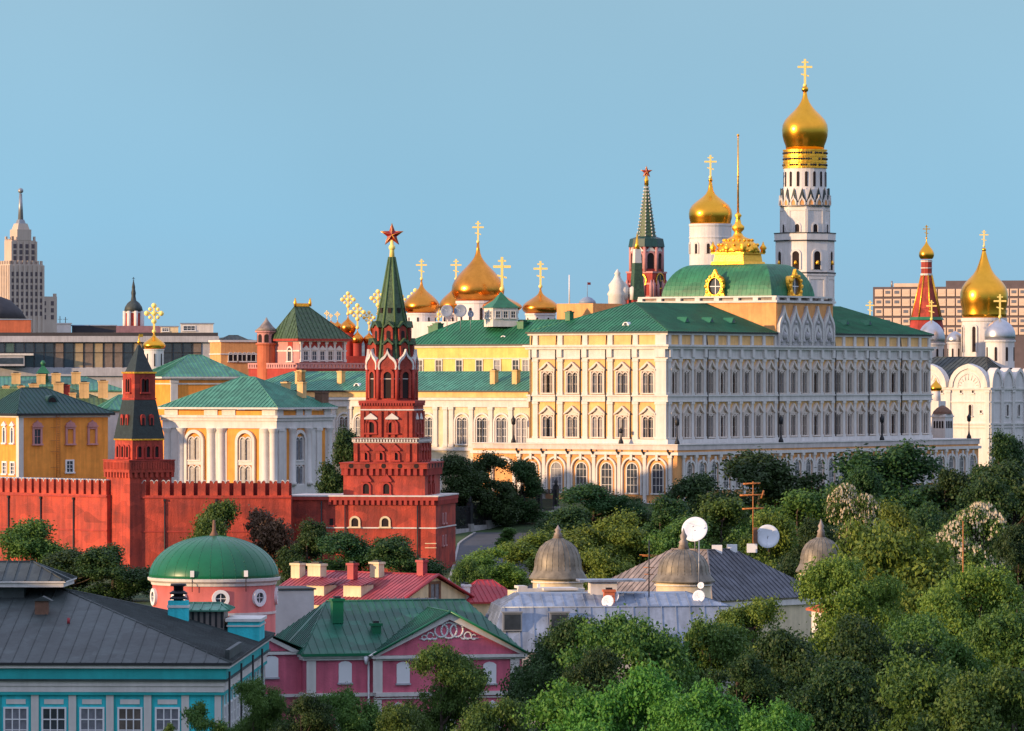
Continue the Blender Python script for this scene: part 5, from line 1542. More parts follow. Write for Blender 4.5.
for px in (-4, 35, 72.5, 110, 147.7, 185.3): tb_.onL('pilaster', pt_, tpx(px), 0)
tb_.onL('pilaster', pilaster(.5, -1, zt_(695), .12, cap=False), .25, 0)
pts_ = pilaster(.5, -1, zt_(695), .14, cap=False)
for i in range(15): tb_.onR('pilaster', pts_, 1.2+3.0*i, 0)
wt_ = window(1.72, 3.4, False, 1, .14, .14, 2, 3, frame, glass)
ln_ = MB(white).box(-.78, .78, -.1, 0, 0, .38).mesh('lintel_panel')
sur = MB(tealdark).ring_y(outline(2.5, 4.9, False), outline(2.3, 4.7, False), -.08, 0).mesh('window_surround')
for px in (16, 54, 92, 130, 167.5, -22):
    tb_.winL(wt_, tpx(px), zt_(709) - 3.4); tb_.onL('lintel_panel', ln_, tpx(px), zt_(704.3)); tb_.onL('window_surround', sur, tpx(px), zt_(709)-3.6)
for i in range(13): tb_.winR(wt_, 2.7+3.0*i, zt_(709)-3.4)
# roof
rf = MB(slate)
ez, rz_ = zt_(662.3), zt_(588, 20, 18)
e = .9
A, B, C, D = (-e, -e, ez), (tx+e, -e, ez), (tx+e, ty+e, ez), (-e, ty+e, ez)
P1 = (tb_.spanL(45, 0)*0 + 20.5, 15.4, rz_); P2 = (20.5, ty-8, rz_)
for f in ([D, A, P1, P2], [B, C, P2, P1], [A, B, P1], [C, D, P2]): rf.sheet(f, 1.1, .06, .05)
for a_, b_ in ((A, P1), (B, P1), (P1, P2), (D, P2)): rf.tube(a_, b_, .09, n=6)
rf.use(iron).box(-e, tx+e, -e, ty+e, ez-.22, ez-.004)
roof = tb_.part('roof', rf)
# gutter and a raised dark parapet along the right side
mp = MB(slate).box(1.5, 14, -.55, -.2, ez, ez+.9)
obj('snow_guard', mp.mesh('snow_guard'), roof)
# glazed lantern on the ridge
gl = MB(slate).box(17.5, 23.5, 18.0, ty-9, rz_-1.5, rz_+.4)
gl.use(leadblue)
x0, x1, y0, y1, zz0, zz1 = 16.6, 24.4, 14.6, ty-6, zt_(581, 17, 18), zt_(562, 20, 22)
gl.use(white).box(x0, x1, y0, y1, zz0-.5, zz0-.02)
gl.use(slate)
hip(gl, x0-.2, x1+.2, y0-.2, y1+.2, zz0, zz1, 'y', 3.2, 3.2, 1.0, .12, white, .08, .08)
gl.use(glass)
obj('roof_lantern', gl.mesh('roof_lantern'), roof)
cbm = MB(brickch).box(-.55, .55, -.4, .4, -.8, 1.35).use(slate).prism_y([(-.9, 1.35), (.1, 1.75), (.9, 1.35)], -.6, .6).mesh('chimney')
cx1 = tb_.spanL(42, 13); obj('chimney', cbm, roof, (13, cx1, zt_(617, 13, cx1)), R(-90))
hp = MB(redroof2).lathe([(.12, 0), (.12, .5)], 8).mesh('vent_pipe')
cx1 = tb_.spanL(68.5, 10); obj('vent_pipe', hp, roof, (10, cx1, zt_(624, 10, cx1)))
# blue chimney with black cowl
bcw = MB(teal).box(-.85, .85, -.7, .7, -1.5, 1.5).use(white).box(-.92, .92, -.77, .77, .9, 1.12)
bcw.use(iron)
for z in (1.6, 2.05): bcw.lathe([(.72, z), (.8, z+.1), (.5, z+.3)], 12)
bcw.lathe([(.42, 1.5), (.42, 2.7), (.7, 2.75), (.66, 2.95)], 12)
cy1 = tb_.spanL(178.5, 28); obj('chimney', bcw.mesh('chimney'), roof, (28, cy1, zt_(618, 28, cy1)), R(-90))
# teal attic block and dormer hut on the right side
atb = MB(teal).box(30, 36, -.7, 2.0, ez-.5, zt_(620, 33, 0)).use(white).box(29.8, 36.2, -.9, 2.2, zt_(620, 33, 0), zt_(617, 33, 0)).box(29.9, 36.1, -.8, 2.1, zt_(625, 33, 0), zt_(623.5, 33, 0))
obj('attic_block', atb.mesh('attic_block'), roof)
ht = MB(leadbrown).box(31, 35, 2.4, 6.4, ez, zt_(609, 33, 4)).use(iron)
for i in range(8): ht.box(30.94, 31, 2.5+.5*i, 2.7+.5*i, ez+1.2, zt_(611, 33, 4))
ht.use(verdigris); hip(ht, 30.4, 35.6, 1.9, 6.9, zt_(608.7, 33, 4), zt_(603, 33, 4), 'y', 1, 1, .8, .12)
obj('roof_hut', ht.mesh('roof_hut'), roof)
dpp = MB(iron).tube((0, -.35, -1), (0, -.35, H0-.3), .09, n=6).mesh('drainpipe')
for tt in (.4, 12, 24, 34): tb_.onR('drainpipe', dpp, tt, 0, .3)

# ================================================================== ROTUNDA WITH GREEN DOME
Yr_ = 492; sR = S(Yr_)
ro_ = thing("rotunda", "salmon pink rotunda with large bright green dome and round windows", "rotunda", (PX(214, Yr_), Yr_, 8), 0)
zR = lambda py: PZ(py, Yr_) - 8
dw = MB(pinkdrum).lathe([(61.5*sR, -1), (61.5*sR, zR(583))], 64, smooth=True).build('drum', ro_)
MB(white).lathe([(62.5*sR, zR(584)), (63*sR, zR(581.5)), (66*sR, zR(579.5)), (66.4*sR, zR(577)), (64*sR, zR(576.4))], 64, smooth=False).lathe([(62.2*sR, zR(613)), (62.2*sR, zR(610.5))], 64, smooth=False).build('cornice', ro_)
dmm = MB(domegreen)
pr = []
for i in range(17):
    a = i/16*math.pi/2
    pr.append((65*sR*math.cos(a)+.02, zR(577.5) + (zR(535.5)-zR(577.5))*math.sin(a)))
dmm.lathe(pr, 64)
for k in range(32):
    a = 2*math.pi*k/32
    for (r0, z0), (r1, z1) in zip(pr[:-1], pr[1:]):
        dmm.tube((r0*math.cos(a), r0*math.sin(a), z0), (r1*math.cos(a), r1*math.sin(a), z1), .02, n=4)
do = dmm.build('dome', ro_)
obj('finial', MB(brickch).lathe([(.55, zR(536.5)), (.35, zR(534)), (.2, zR(531)), (.12, zR(520))], 10).mesh('finial'), do)
rw = MB(frame).ring_y([(.86*math.cos(2*math.pi*i/24), .86*math.sin(2*math.pi*i/24)) for i in range(25)], [(.52*math.cos(2*math.pi*i/24), .52*math.sin(2*math.pi*i/24)) for i in range(25)], -.2, .1).box(-.03, .03, -.1, 0, -.5, .5).box(-.5, .5, -.1, 0, -.03, .03).mesh('window')
rp_ = MB(glass).poly([(.53*math.cos(2*math.pi*i/24), -.03, .53*math.sin(2*math.pi*i/24)) for i in range(24)]).mesh('pane')
for i in range(9):
    a = R(-80.5) + 2*math.pi*i/9
    o = obj('window', rw, dw, (61.7*sR*math.cos(a), 61.7*sR*math.sin(a), zR(596)), a + math.pi/2); obj('pane', rp_, o)
lb = MB(frame).cbox(0, 0, .38, .38, .25, .85).use(iron).tube((0, 0, -1.2), (0, 0, .25), .04, n=5).mesh('floodlight')
for px in (196.3, 249):
    x = PX(px, Yr_) - PX(214, Yr_); obj('floodlight', lb, ro_, (x, -math.sqrt((66.3*sR)**2 - x*x), zR(577)))

# ================================================================== PINK BUILDING
pk_ = Bld("pink_building", "pink building with white pilasters, green roof and scrolled pediment, lower centre", "building", 306.5, 450, 7.5, 14)
zp = pk_.zl
sR_ = pk_.spanR
pedL, pedR = sR_(373), sR_(519)
E1 = zp(656); D1 = 17.0
pk_.part('wall', MB(pinkwall).box(0, pedR, 0, D1, -1, E1))
pj = MB(pinkwall).box(pedL+.2, pedR+.05, -1.0, 0, -1, E1)
pk_.part('projecting_front', pj)
cor = MB(white).box(-.45, pedL-.3, -.5, D1+.4, zp(658), zp(655.3)).box(-.3, pedL-.3, -.3, D1, zp(660.5), zp(658))
cor.box(pedL-.3, pedR+.45, -1.5, .2, zp(659), zp(656)).box(pedL, pedR+.3, -1.25, D1+.4, zp(661), zp(659))
cor.box(pedR, pedR+.4, .2, D1+.4, zp(659), zp(655.5))
pk_.part('cornice', cor)
pk_.part('belt', MB(white).box(-.3, pedL, -.3, D1, zp(697), zp(693.5)).box(pedL, pedR+.3, -1.3, D1, zp(697), zp(693)).box(pedL, pedR+.2, -1.2, D1, zp(699.5), zp(698.3)))
pp_ = MB(white).box(-.42, .42, -.2, 0, zp(693), zp(661)).mesh('pilaster')
pp2 = MB(white).box(-.36, .36, -.15, 0, -1, zp(700)).mesh('pilaster')
for px, y in ((377.5, -1.0), (514.5, -1.0), (311, 0)): pk_.onR('pilaster', pp_, sR_(px, y), 0, 0, y); pk_.onR('pilaster', pp2, sR_(px, y), 0, 0, y)
wb = window(1.05, 1.75, False, 1, .12, .1, 0, 0, frame, frame, None, 0, sill=True)
wbl = MB(frame).box(-.52, .52, -.09, 0, 0, 1.5).prism_y(outline(1.04, 1.78, False), -.08, 0).mesh('shuttered_window')
arcw = MB(frame).prism_y([(-.6, 0), (-.6, 1.7), (-.35, 1.88), (0, 1.95), (.35, 1.88), (.6, 1.7), (.6, 0)], -.14, 0).use(concrete).box(-.7, .7, -.22, 0, -.16, 0).mesh('shuttered_window')
for px, y in ((403, -1.0), (489.5, -1.0), (345, 0)): pk_.onR('shuttered_window', arcw, sR_(px, y), zp(682.5, sR_(px, y)), 0, y)
low = window(1.2, 1.8, False, 1, .25, .2, 1, 2, frame, glass, 'tri', .7)
for px in (398, 446, 492): pk_.winR(low, sR_(px, -1), zp(735), -1.0)
pk_.winR(low, sR_(345), zp(735))
for tt in (3.2, 7.2): pk_.onL('shuttered_window', arcw, tt, zp(682, 0, tt))
mid_ = (pedL+pedR)/2
apx = zp(612.5, mid_, -1)
pd = MB(pinkwall).prism_y([(pedL, zp(656)+.01), (mid_, apx-.6), (pedR, zp(656)+.01)], -.98, -.2)
pd.use(white)
for a_, b_ in (((pedL-.6, zp(656)), (mid_, apx)), ((pedR+.6, zp(656)), (mid_, apx))):
    d = Vector((b_[0]-a_[0], b_[1]-a_[1])).normalized(); nrm = Vector((-d.y, d.x)); nrm = nrm if nrm.y > 0 else -nrm
    q = [a_, b_, (b_[0]-nrm.x*0, b_[1]-.62), (a_[0]-nrm.x*.0 + (.62 if b_[0] > a_[0] else -.62)*1.3, a_[1])]
    pd.prism_y(q, -1.45, -.1)
pedo = pk_.part('pediment', pd)
# scroll ornament
sc = MB(frame)
def arcs(cx, cz, r, a0, a1, th=.11, n=18):
    P_ = [(cx+r*math.cos(a0+(a1-a0)*i/n), 0, cz+r*math.sin(a0+(a1-a0)*i/n)) for i in range(n+1)]
    for p, q in zip(P_[:-1], P_[1:]): sc.tube(p, q, th, n=5)
for cx in (-.72, 0.0, .72): arcs(cx, .85, .60 if cx else .72, 0, 2*math.pi, .1)
for sgn in (-1, 1):
    arcs(sgn*1.75, .35, .32, 0, math.pi*1.6, .08); arcs(sgn*2.3, .22, .22, math.pi*.2, math.pi*1.8, .07); arcs(sgn*1.35, .25, .22, math.pi, 2*math.pi, .07)
    sc.tube((sgn*1.2, 0, .12), (sgn*2.75, 0, .1), .06, n=5)
obj('scroll_ornament', sc.mesh('scroll_ornament'), pedo, (mid_, -1.05, zp(641)))
# roofs: main ridge along the block, cross ridge behind the pediment
rf = MB(pinkroofgreen)
rz1 = zp(601, 4, 8.5); eo = .6
A, B = (-eo, -eo, E1+.12), (pedR+.5, -eo, E1+.12)
C, D = (pedR+.5, D1+eo, E1+.12), (-eo, D1+eo, E1+.12)
R0, R1 = (3.6, D1/2, rz1), (pedR-3, D1/2, rz1)
rf.sheet([A, B, R1, R0], .75, .06, .05).sheet([C, D, R0, R1], .75, .06, .05).sheet([D, A, R0], .75, .06, .05).sheet([B, C, R1], .75, .06, .05)
g0, g1, gm = (pedL-.35, -1.7, zp(656)+.12), (pedR+.35, -1.7, zp(656)+.12), (mid_, -1.7, apx+.12)
gb0, gb1, gbm = (pedL-.35, 8, zp(656)+.12), (pedR+.35, 8, zp(656)+.12), (mid_, 8, apx+.12)
rf.sheet([g0, gm, gbm, gb0], .75, .06, .05).sheet([gm, g1, gb1, gbm], .75, .06, .05)
rf.tube(R0, R1, .1, n=6).tube(gm, gbm, .1, n=6).tube(A, R0, .08, n=5)
rf.use(domegreen)
for a_, b_ in ((g0, gm), (gm, g1)): rf.tube(a_, b_, .13, n=6)
rf.box(-eo, pedL-.35, -eo-.12, -eo+.05, E1-.02, E1+.22)
roof = pk_.part('roof', rf)
gch = chimney(1.0, 1.0, 2.0, domegreen, capmat=domegreen)
for px, b, py in ((337, 5, 623), (376, 3.2, 640)): tt = sR_(px, b); obj('chimney', gch if px == 337 else chimney(.8, .8, 1.3, domegreen, capmat=domegreen), roof, (tt, b, zp(py, tt, b)), 0)
fgd = MB(iron)
for i in range(22): fgd.box(1.2+.22*i, 1.24+.22*i, 3.2, 3.24, zp(648, 2, 3), zp(640, 2, 3))
for z in (zp(640, 2, 3), zp(644, 2, 3)): fgd.box(1.2, 6, 3.2, 3.24, z, z+.04)
obj('snow_rail', fgd.mesh('snow_rail'), roof)
# gabled left return wing
lw = MB(pinkwall).box(-4.2, -.02, 2.0, D1, -1, zp(652, -2, 2))
pk_.part('side_wing', lw)
gsw = MB(pinkwall).prism_y([(-4.2, zp(651, -2, 2)), (-4.2, zp(634, -2, 2)), (-1.0, zp(651, -2, 2))], 2.0, D1-1)
gsw.use(white).prism_y([(-4.3, zp(633, -2, 2)), (-4.3, zp(629.5, -2, 2)), (-.3, zp(651, -2, 2)), (-1.0, zp(652, -2, 2))], 1.6, D1).box(-4.3, 0, 1.7, D1, zp(654.5, -2, 2), zp(651.6, -2, 2)).box(-4.3, 0, 1.7, D1, zp(697, -2, 2), zp(694, -2, 2))
pk_.part('side_gable', gsw)
srf = MB(pinkroofgreen).sheet([(.4, 1.2, zp(651, 0, 2)+.1), (.4, D1, zp(651, 0, 2)+.1), (-4.5, D1, zp(628, -4, 2)), (-4.5, 1.2, zp(628, -4, 2))], .75, .06, .05).sheet([(-4.5, 1.2, zp(628, -4, 2)), (-4.5, D1, zp(628, -4, 2)), (-9, D1, zp(650, -4, 2)), (-9, 1.2, zp(650, -4, 2))], .75, .06, .05)
pk_.part('side_roof', srf)
pk_.onR('shuttered_window', arcw, pk_.spanR(271.5, 2), zp(677, -2, 2), 0, 2.0)
dpk = MB(frame).tube((0, -.25, -1), (0, -.25, E1-.6), .1, n=6).tube((0, -.25, E1-.6), (-.35, -.6, E1), .1, n=6).lathe([(.1, E1-.8), (.28, E1-.1)], 8, (-.3, -.55, 0)).mesh('drainpipe')
pk_.onR('drainpipe', dpk, pedL-.45, 0)
# darker green roof behind, between rotunda and red house
gbk = Bld("green_shed_roof", "low building with dark blue-green sheet roof behind the pink building", "building", 372, 480, 8, 14)
qx = gbk.spanR(478)
gbk.part('wall', MB(pinkwall).box(0, qx, 0, 9, -1, gbk.zl(612)))
rf = MB(leaddark); rf.sheet([(-.3, -.3, gbk.zl(615)), (qx+.3, -.3, gbk.zl(622)), (qx-3, 5, gbk.zl(601)), (2, 5, gbk.zl(601))], .8, .06, .05).use(pinkroofgreen).sheet([(qx+.3, 9.3, gbk.zl(615)), (-.3, 9.3, gbk.zl(615)), (2, 5, gbk.zl(601)), (qx-3, 5, gbk.zl(601))], .8, .06, .05)
gbk.part('roof', rf)
gw = Bld("grey_wall_block", "small blue-grey flat block between green dome and faded red roofs", "building", 275, 520, 8, 14)
gq = gw.spanR(314)
gw.part('wall', MB(bluegrey).box(0, gq, 0, 6, -1, gw.zl(590)))
gw.part('flat_roof', MB(slate).box(-.2, gq+.2, -.2, 6.2, gw.zl(590), gw.zl(588.5)))

# ================================================================== RED ROOFED HOUSE
rh = Bld("red_roof_house", "cream gabled house with faded red sheet roof and several chimneys", "house", 392, 560, 8.5, 52)
zh_ = rh.zl
gx_ = rh.spanR(476)
gy_ = rh.spanL(258)
gA = zh_(574.5, gx_/2, 0)
eL, eR = zh_(597), zh_(601, gx_, 0)
rh.part('wall', MB(cream).box(0, gx_, 0, gy_, -1, min(eL, eR)-.02))
rh.part('gable', MB(cream).prism_y([(0, min(eL, eR)), (gx_/2, gA-.25), (gx_, min(eL, eR))], 0, .5))
rf = MB(redroof)
ez_ = min(eL, eR)
rf.sheet([(-.5, gy_, ez_-.15), (-.5, -.5, ez_-.15), (gx_/2, -.5, gA), (gx_/2, gy_, gA)], .6, .06, .05)
rf.sheet([(gx_+.5, -.5, ez_-.15), (gx_+.5, gy_, ez_-.15), (gx_/2, gy_, gA), (gx_/2, -.5, gA)], .6, .06, .05)
rf.use(redroof2).tube((-.5, -.55, ez_-.2), (gx_/2, -.55, gA), .17, n=5).tube((gx_+.5, -.55, ez_-.2), (gx_/2, -.55, gA), .17, n=5).tube((gx_/2, -.5, gA), (gx_/2, gy_, gA), .12, n=5)
roof = rh.part('roof', rf)
rh.winR(window(1.5, 1.7, False, 1, .3, .12, 1, 0, brickch, glass), gx_/2, zh_(599, gx_/2, 0)+.0)
rcm = chimney(1.3, 1.0, 1.5, cream); rcr = chimney(.9, .8, 1.6, redroof2); rcl = chimney(1.9, 1.1, 1.2, cream)
for px, a, py, c in ((317, gx_*.3, 571, rcl), (377, gx_*.42, 572, rcm), (352.5, gx_*.25, 574, rcr), (298, gx_*.4, 573, rcm), (422, gx_*.5, 571, rcr)):
    tt = rh.spanL(px, a); obj('chimney', c, roof, (a, tt, zh_(py, a, tt)-.6), R(-90))
tt = rh.spanL(343, 0)
dh = MB(cream).box(-1.3, 1.3, -.2, 2, -1, .75).use(redroof).sheet([(-1.6, -.5, .75), (1.6, -.5, .75), (1.6, 3, 1.5), (-1.6, 3, 1.5)], .6, .06, .05).mesh('dormer')
obj('dormer', dh, roof, (gx_*.12, tt, zh_(592, gx_*.12, tt)), R(-90))
tt = rh.spanL(306, 0); obj('dormer', dh, roof, (gx_*.12, tt, zh_(592, gx_*.12, tt)), R(-90))
sr_ = Bld("red_hip_house", "small house with bright red hipped roof just left of the dome-topped grey block", "house", 470, 570, 8.5, 20)
q = sr_.spanR(520)
sr_.part('wall', MB(cream).box(0, q, 0, 7, -1, sr_.zl(602)))
rf = MB(redroof2); hip(rf, -.5, q+.5, -.5, 7.5, sr_.zl(602), sr_.zl(580, q/2, 3.5), 'x', 2.6, 2.6, .6, .2, None, .06, .05)
rr_ = sr_.part('roof', rf)
obj('chimney', chimney(.7, .7, 1.5, frame), rr_, (-.1, 1.0, sr_.zl(600)), 0)
whc = MB(frame).box(-.9, .9, -.8, .8, -4, .8).use(redroof2).frust(0, 0, 2.2, 2.0, .8, 1.0).build('x')
bpy.data.objects.remove(whc)

# ================================================================== ZINC MANSARD BUILDING
zm = Bld("zinc_roof_building", "building with pale blue-grey zinc mansard roof and skylights above the trees", "building", 492, 520, 8, 6)
zz = zm.zl
qx = zm.spanR(748)
zm.part('wall', MB(greystone).box(0, qx, 0, 14, -1, zz(652)))
rf = MB(leadblue)
b0, b1, b2 = zz(652), zz(608), zz(594, 5, 4)
rf.sheet([(-.4, -.4, b0), (qx+.4, -.4, b0), (qx-1.5, 1.4, b1), (1.2, 1.4, b1)], 1.5, .09, .07)
rf.sheet([(1.2, 1.4, b1), (qx-1.5, 1.4, b1), (qx-5.5, 5.0, b2), (3.5, 5.0, b2)], 1.1, .09, .07)
rf.sheet([(-.4, 14.4, b0), (-.4, -.4, b0), (1.2, 1.4, b1), (1.2, 12.6, b1)], 1.1, .09, .07).sheet([(1.2, 12.6, b1), (1.2, 1.4, b1), (3.5, 5, b2), (3.5, 9, b2)], 1.1, .09, .07)
rf.sheet([(qx+.4, -.4, b0), (qx+.4, 14.4, b0), (qx-1.5, 12.6, b1), (qx-1.5, 1.4, b1)], 1.1, .09, .07).sheet([(qx-1.5, 1.4, b1), (qx-1.5, 12.6, b1), (qx-5.5, 9, b2), (qx-5.5, 5, b2)], 1.1, .09, .07)
rf.poly([(3.5, 5, b2), (qx-5.5, 5, b2), (qx-5.5, 9, b2), (3.5, 9, b2)]).tube((1.2, 1.4, b1), (qx-1.5, 1.4, b1), .1, n=5)
roof = zm.part('roof', rf)
slp = math.atan2(b1-b0, 1.8)
sk1 = MB(steel).box(-1.0, 1.0, -.2, .3, 0, 1.9).use(glass).box(-.85, .85, -.23, -.2, .15, 1.75).use(steel).box(-1.1, 1.1, -.35, .3, 1.9, 2.05).mesh('skylight')
for px in (512, 559): 
    o = obj('skylight', sk1, roof, (zm.spanR(px, .6), .35, zz(631, zm.spanR(px), .5)), 0)
# junk on its roof: chimney, hut, dishes
obj('chimney', chimney(1.1, .9, 2.2, brick_orange), roof, (zm.spanR(609, 3), 3, zz(613, 10, 3)), 0)
hutm = MB(white).box(-1.4, 1.4, -1, 1.2, -.5, 1.9).use(leadblue).box(-2.6, 4.4, -1.6, 2.0, 1.9, 2.1).mesh('roof_hut')
obj('roof_hut', hutm, roof, (zm.spanR(604, 4.4), 5.6, zz(600, 10, 4)), 0)
def on_zm(px, py, b=3.0):
    t_ = zm.spanR(px, b); x, y = zm.pt(t_, b); return (x, y)
for px, py, r, lab in ((613, 609, 6.5, "pale dish beside orange chimney on zinc roof, higher one"), (608, 617, 6.2, "pale dish in front of orange chimney on zinc roof, lower one"), (699, 599.5, 6.3, "pale round dish at zinc roof's right part under a tall mast"), (701, 585.5, 3.4, "tiny pale dish fixed just above the round one on zinc roof")):
    b = 1.8 if py > 610 else 3.0
    x, y = on_zm(px, py, b); zc = PZ(py, y)
    zroof = 8 + b1 + (b2-b1)*(b-1.4)/3.6
    if py == 585.5: y -= .0
    dish("satellite_dish", lab, (x, y, zroof), r*S(y), (-.35, -1, .25), max(.4, zc - zroof), "small dishes on the zinc roof")
for px, pt_, lab in ((649, 540, "thin aerial mast with crossbars in front of the middle bell-shaped dome"),):
    x, y = on_zm(px, 0, 4.0)
    zroof = 8 + b1 + (b2-b1)*(2.6)/3.6
    th = thing("aerial_mast", lab, "aerial", (x, y, zroof), 0)
    hm = PZ(pt_, y) - zroof
    m_ = MB(iron).tube((0, 0, 0), (0, 0, hm), .07, n=6).use(rust)
    for f_, w_ in ((.74, 1.0), (.72, .7), (.40, .5), (.52, .6)): m_.tube((-w_, 0, hm*f_), (w_, .2, hm*(f_-.01)), .05, n=4)
    m_.build('pole', th)
x, y = on_zm(699, 0, 6.0)
th = thing("dish_mast", "tall thin pole rising from zinc roof to the highest white dish", "mast", (x, y, 8+b2), 0)
MB(steel).tube((0, 0, 0), (0, 0, PZ(540, y)-8-b2), .07, n=6).build('pole', th)

# ================================================================== GREY HIPPED BLOCK WITH TURRET DOMES
gh = Bld("grey_hipped_block", "big block with brown-grey lead hipped roofs behind the bell-shaped domes", "building", 712, 585, 8.5, 46)
zg = gh.zl
Lx, Ly = gh.spanR(822), gh.spanL(583)
e0 = zg(601); rdg = zg(550, 7, 7)
e0l = e0
W_ = 14.0
gh.part('wall', MB(cream).box(0, Lx, 0, W_, -1, e0).box(0, W_, W_, Ly, -1, e0))
rfL, rfR = MB(leadbrown), MB(leaddark)  # same lead on both; sun and shade are put into the slope colours
cE, cR = (-.6, -.6, e0), (W_/2, W_/2, rdg)
rfL.sheet([(-.6, Ly+.6, e0), cE, cR, (W_/2, Ly-8, rdg)], .8, .08, .06).sheet([(W_+.6, Ly+.6, e0), (-.6, Ly+.6, e0), (W_/2, Ly-8, rdg)], .8, .08, .06)
rfL.sheet([(W_+.6, W_, e0), (W_+.6, Ly+.6, e0), (W_/2, Ly-8, rdg), (W_/2, W_/2, rdg)], .8, .08, .06).tube(cE, cR, .12, n=5).tube(cR, (W_/2, Ly-8, rdg), .12, n=5)
rfR.sheet([cE, (Lx+.6, -.6, e0), (Lx-8, W_/2, rdg), cR], .8, .08, .06).sheet([(Lx+.6, -.6, e0), (Lx+.6, W_+.6, e0), (Lx-8, W_/2, rdg)], .8, .08, .06)
rfR.sheet([(Lx+.6, W_+.6, e0), (W_, W_+.6, e0), cR, (Lx-8, W_/2, rdg)], .8, .08, .06).tube(cR, (Lx-8, W_/2, rdg), .12, n=5)
gh.part('left_roof', rfL); rr2 = gh.part('right_roof', rfR)
gh.part('cornice', MB(white).box(-.4, Lx+.4, -.4, .0, e0-.9, e0-.25).box(-.4, .0, .01, Ly+.4, e0-.9, e0-.25))
vb = MB(frame).box(-.6, .6, -.4, .4, -.5, .55).mesh('roof_vent')
for px in (717, 732, 752): tt = gh.spanR(px, W_/2); obj('roof_vent', vb, rr2, (tt, W_/2, rdg), R(-46))
lt = MB(leadblue).sheet([(10, 1.2, e0+.9+.25), (11.4, 1.2, e0+1.2), (11.4, 6.6, rdg-.1), (10, 6.6, rdg-.1)]).mesh('roof_ladder')
def turret(px, Y, r_px, wide, top, base, fin, drum_bot, label, dm=cream):
    s = S(Y); r = r_px*s; zb = 8.5
    th = thing("turret_dome", label, "turret", (PX(px, Y), Y, zb), 0)
    z = lambda py: PZ(py, Y) - zb
    MB(dm).lathe([(r*1.05, -1), (r*1.05, z(base)-.02)], 32, smooth=True).use(white).lathe([(r*1.12, z(base+3.2)), (r*1.12, z(base+1.8))], 32, smooth=False).build('drum', th)
    h = z(top) - z(wide)
    pr = [(r*1.22, z(base)), (r*1.20, z(base)+.2), (r*1.02, z(wide)-.15*h), (r*.98, z(wide)), (r*.97, z(wide)+.18*h), (r*.90, z(wide)+.42*h), (r*.76, z(wide)+.66*h), (r*.54, z(wide)+.84*h), (r*.27, z(wide)+.96*h), (r*.2, z(top)+.02)]
    dmm = MB(copper).lathe(pr, 40)
    for k in range(24):
        a = 2*math.pi*k/24
        for (r0, z0), (r1, z1) in zip(pr[2:-2], pr[3:-1]): dmm.tube((r0*math.cos(a), r0*math.sin(a), z0), (r1*math.cos(a), r1*math.sin(a), z1), .035, n=4)
    do = dmm.build('dome', th)
    f = z(fin) - z(top)
    obj('finial', MB(leadbrown).lathe([(r*.22, z(top)), (r*.16, z(top)+f*.25), (r*.19, z(top)+f*.32), (r*.10, z(top)+f*.45), (r*.15, z(top)+f*.62), (r*.08, z(top)+f*.75), (.03, z(fin))], 12).mesh('finial'), do)
    return th
turret(558, 560, 24, 566, 538, 579, 525, 598, "tarnished bell-shaped turret dome with pale drum, left of the grey hipped roof")
turret(683.5, 556, 26, 571, 549, 582, 528, 598, "tarnished bell-shaped turret dome in front of the grey hipped roof, dish above it")
turret(821, 640, 21, 560, 537, 572, 519, 590, "tarnished bell-shaped turret dome partly behind trees, right of dark grey roof")
# white roof terraces by the left turret
tz = Bld("white_terrace", "small white parapet terrace at the foot of the left bell-shaped dome", "terrace", 519, 545, 8.5, 12)
q = tz.spanR(583)
tz.part('wall', MB(cream).box(0, q, 0, 6, -1, tz.zl(592)))
tz.part('parapet', MB(white).box(-.15, q+.15, -.2, .3, tz.zl(592), tz.zl(588.5)).box(-.1, .9, -.2, 2, tz.zl(588.5), tz.zl(586)).box(q*.36, q*.9, -.8, 2.5, tz.zl(590.5), tz.zl(588.2)).use(frame).box(q*.3, q*.34, .3, .6, tz.zl(592), tz.zl(584)))
# big dishes on the grey roof ridge
for px, py, r, a, lab, aim in ((695, 530, 13.0, 3.5, "large white dish tilted up left, above the middle bell-shaped dome", (-.25, -1, .42)), (767.5, 536.5, 11.6, 12, "large white dish facing front on dark grey roof ridge", (.05, -1, .12))):
    if px > 700:
        tt = gh.spanR(px, 6); x, y = gh.pt(tt, 6); zr_ = 8.5 + rdg - .3
    else:
        tt = gh.spanL(px, 6.6); x, y = gh.pt(6.6, tt); zr_ = 8.5 + rdg - .3
    dish("satellite_dish", lab, (x, y, zr_), r*S(y), aim, PZ(py, y) - zr_, "large dishes on the grey hipped roof")
tt = gh.spanR(753, 7.2); x, y = gh.pt(tt, 7.2)
th = thing("yagi_aerial", "rusty aerial mast carrying three horizontal bars above dark grey roof", "aerial", (x, y, 8.5+rdg-.05), 0)
hm = PZ(481, y) - 8.5 - rdg
m_ = MB(rust).tube((0, 0, 0), (0, 0, hm), .06, n=6)
for py, w0, w1 in ((483.5, -1.2, .9), (495, -1.6, 1.4), (508.5, -1.3, 1.3)):
    z = PZ(py, y) - 8.5 - rdg
    m_.tube((w0, 0, z), (w1, 0, z+.1), .1, n=6)
    for i in range(5): u = w0 + (w1-w0)*(i+.5)/5; m_.tube((u, -.5, z+.05), (u, .5, z+.05), .04, n=4)
m_.tube((1.3, 0, PZ(490, y)-8.5-rdg), (1.0, 0, PZ(498, y)-8.5-rdg), .12, n=5)
m_.build('mast', th)
tt = gh.spanR(755.5, 6.6); x, y = gh.pt(tt, 6.6)
th = thing("roof_stack", "short rusty stack beside the front-facing white dish", "stack", (x, y, 8.5+rdg-.3), 0)
MB(brickch).box(-.25, .25, -.25, .25, 0, PZ(525, y)-8.5-rdg).build('shaft', th)

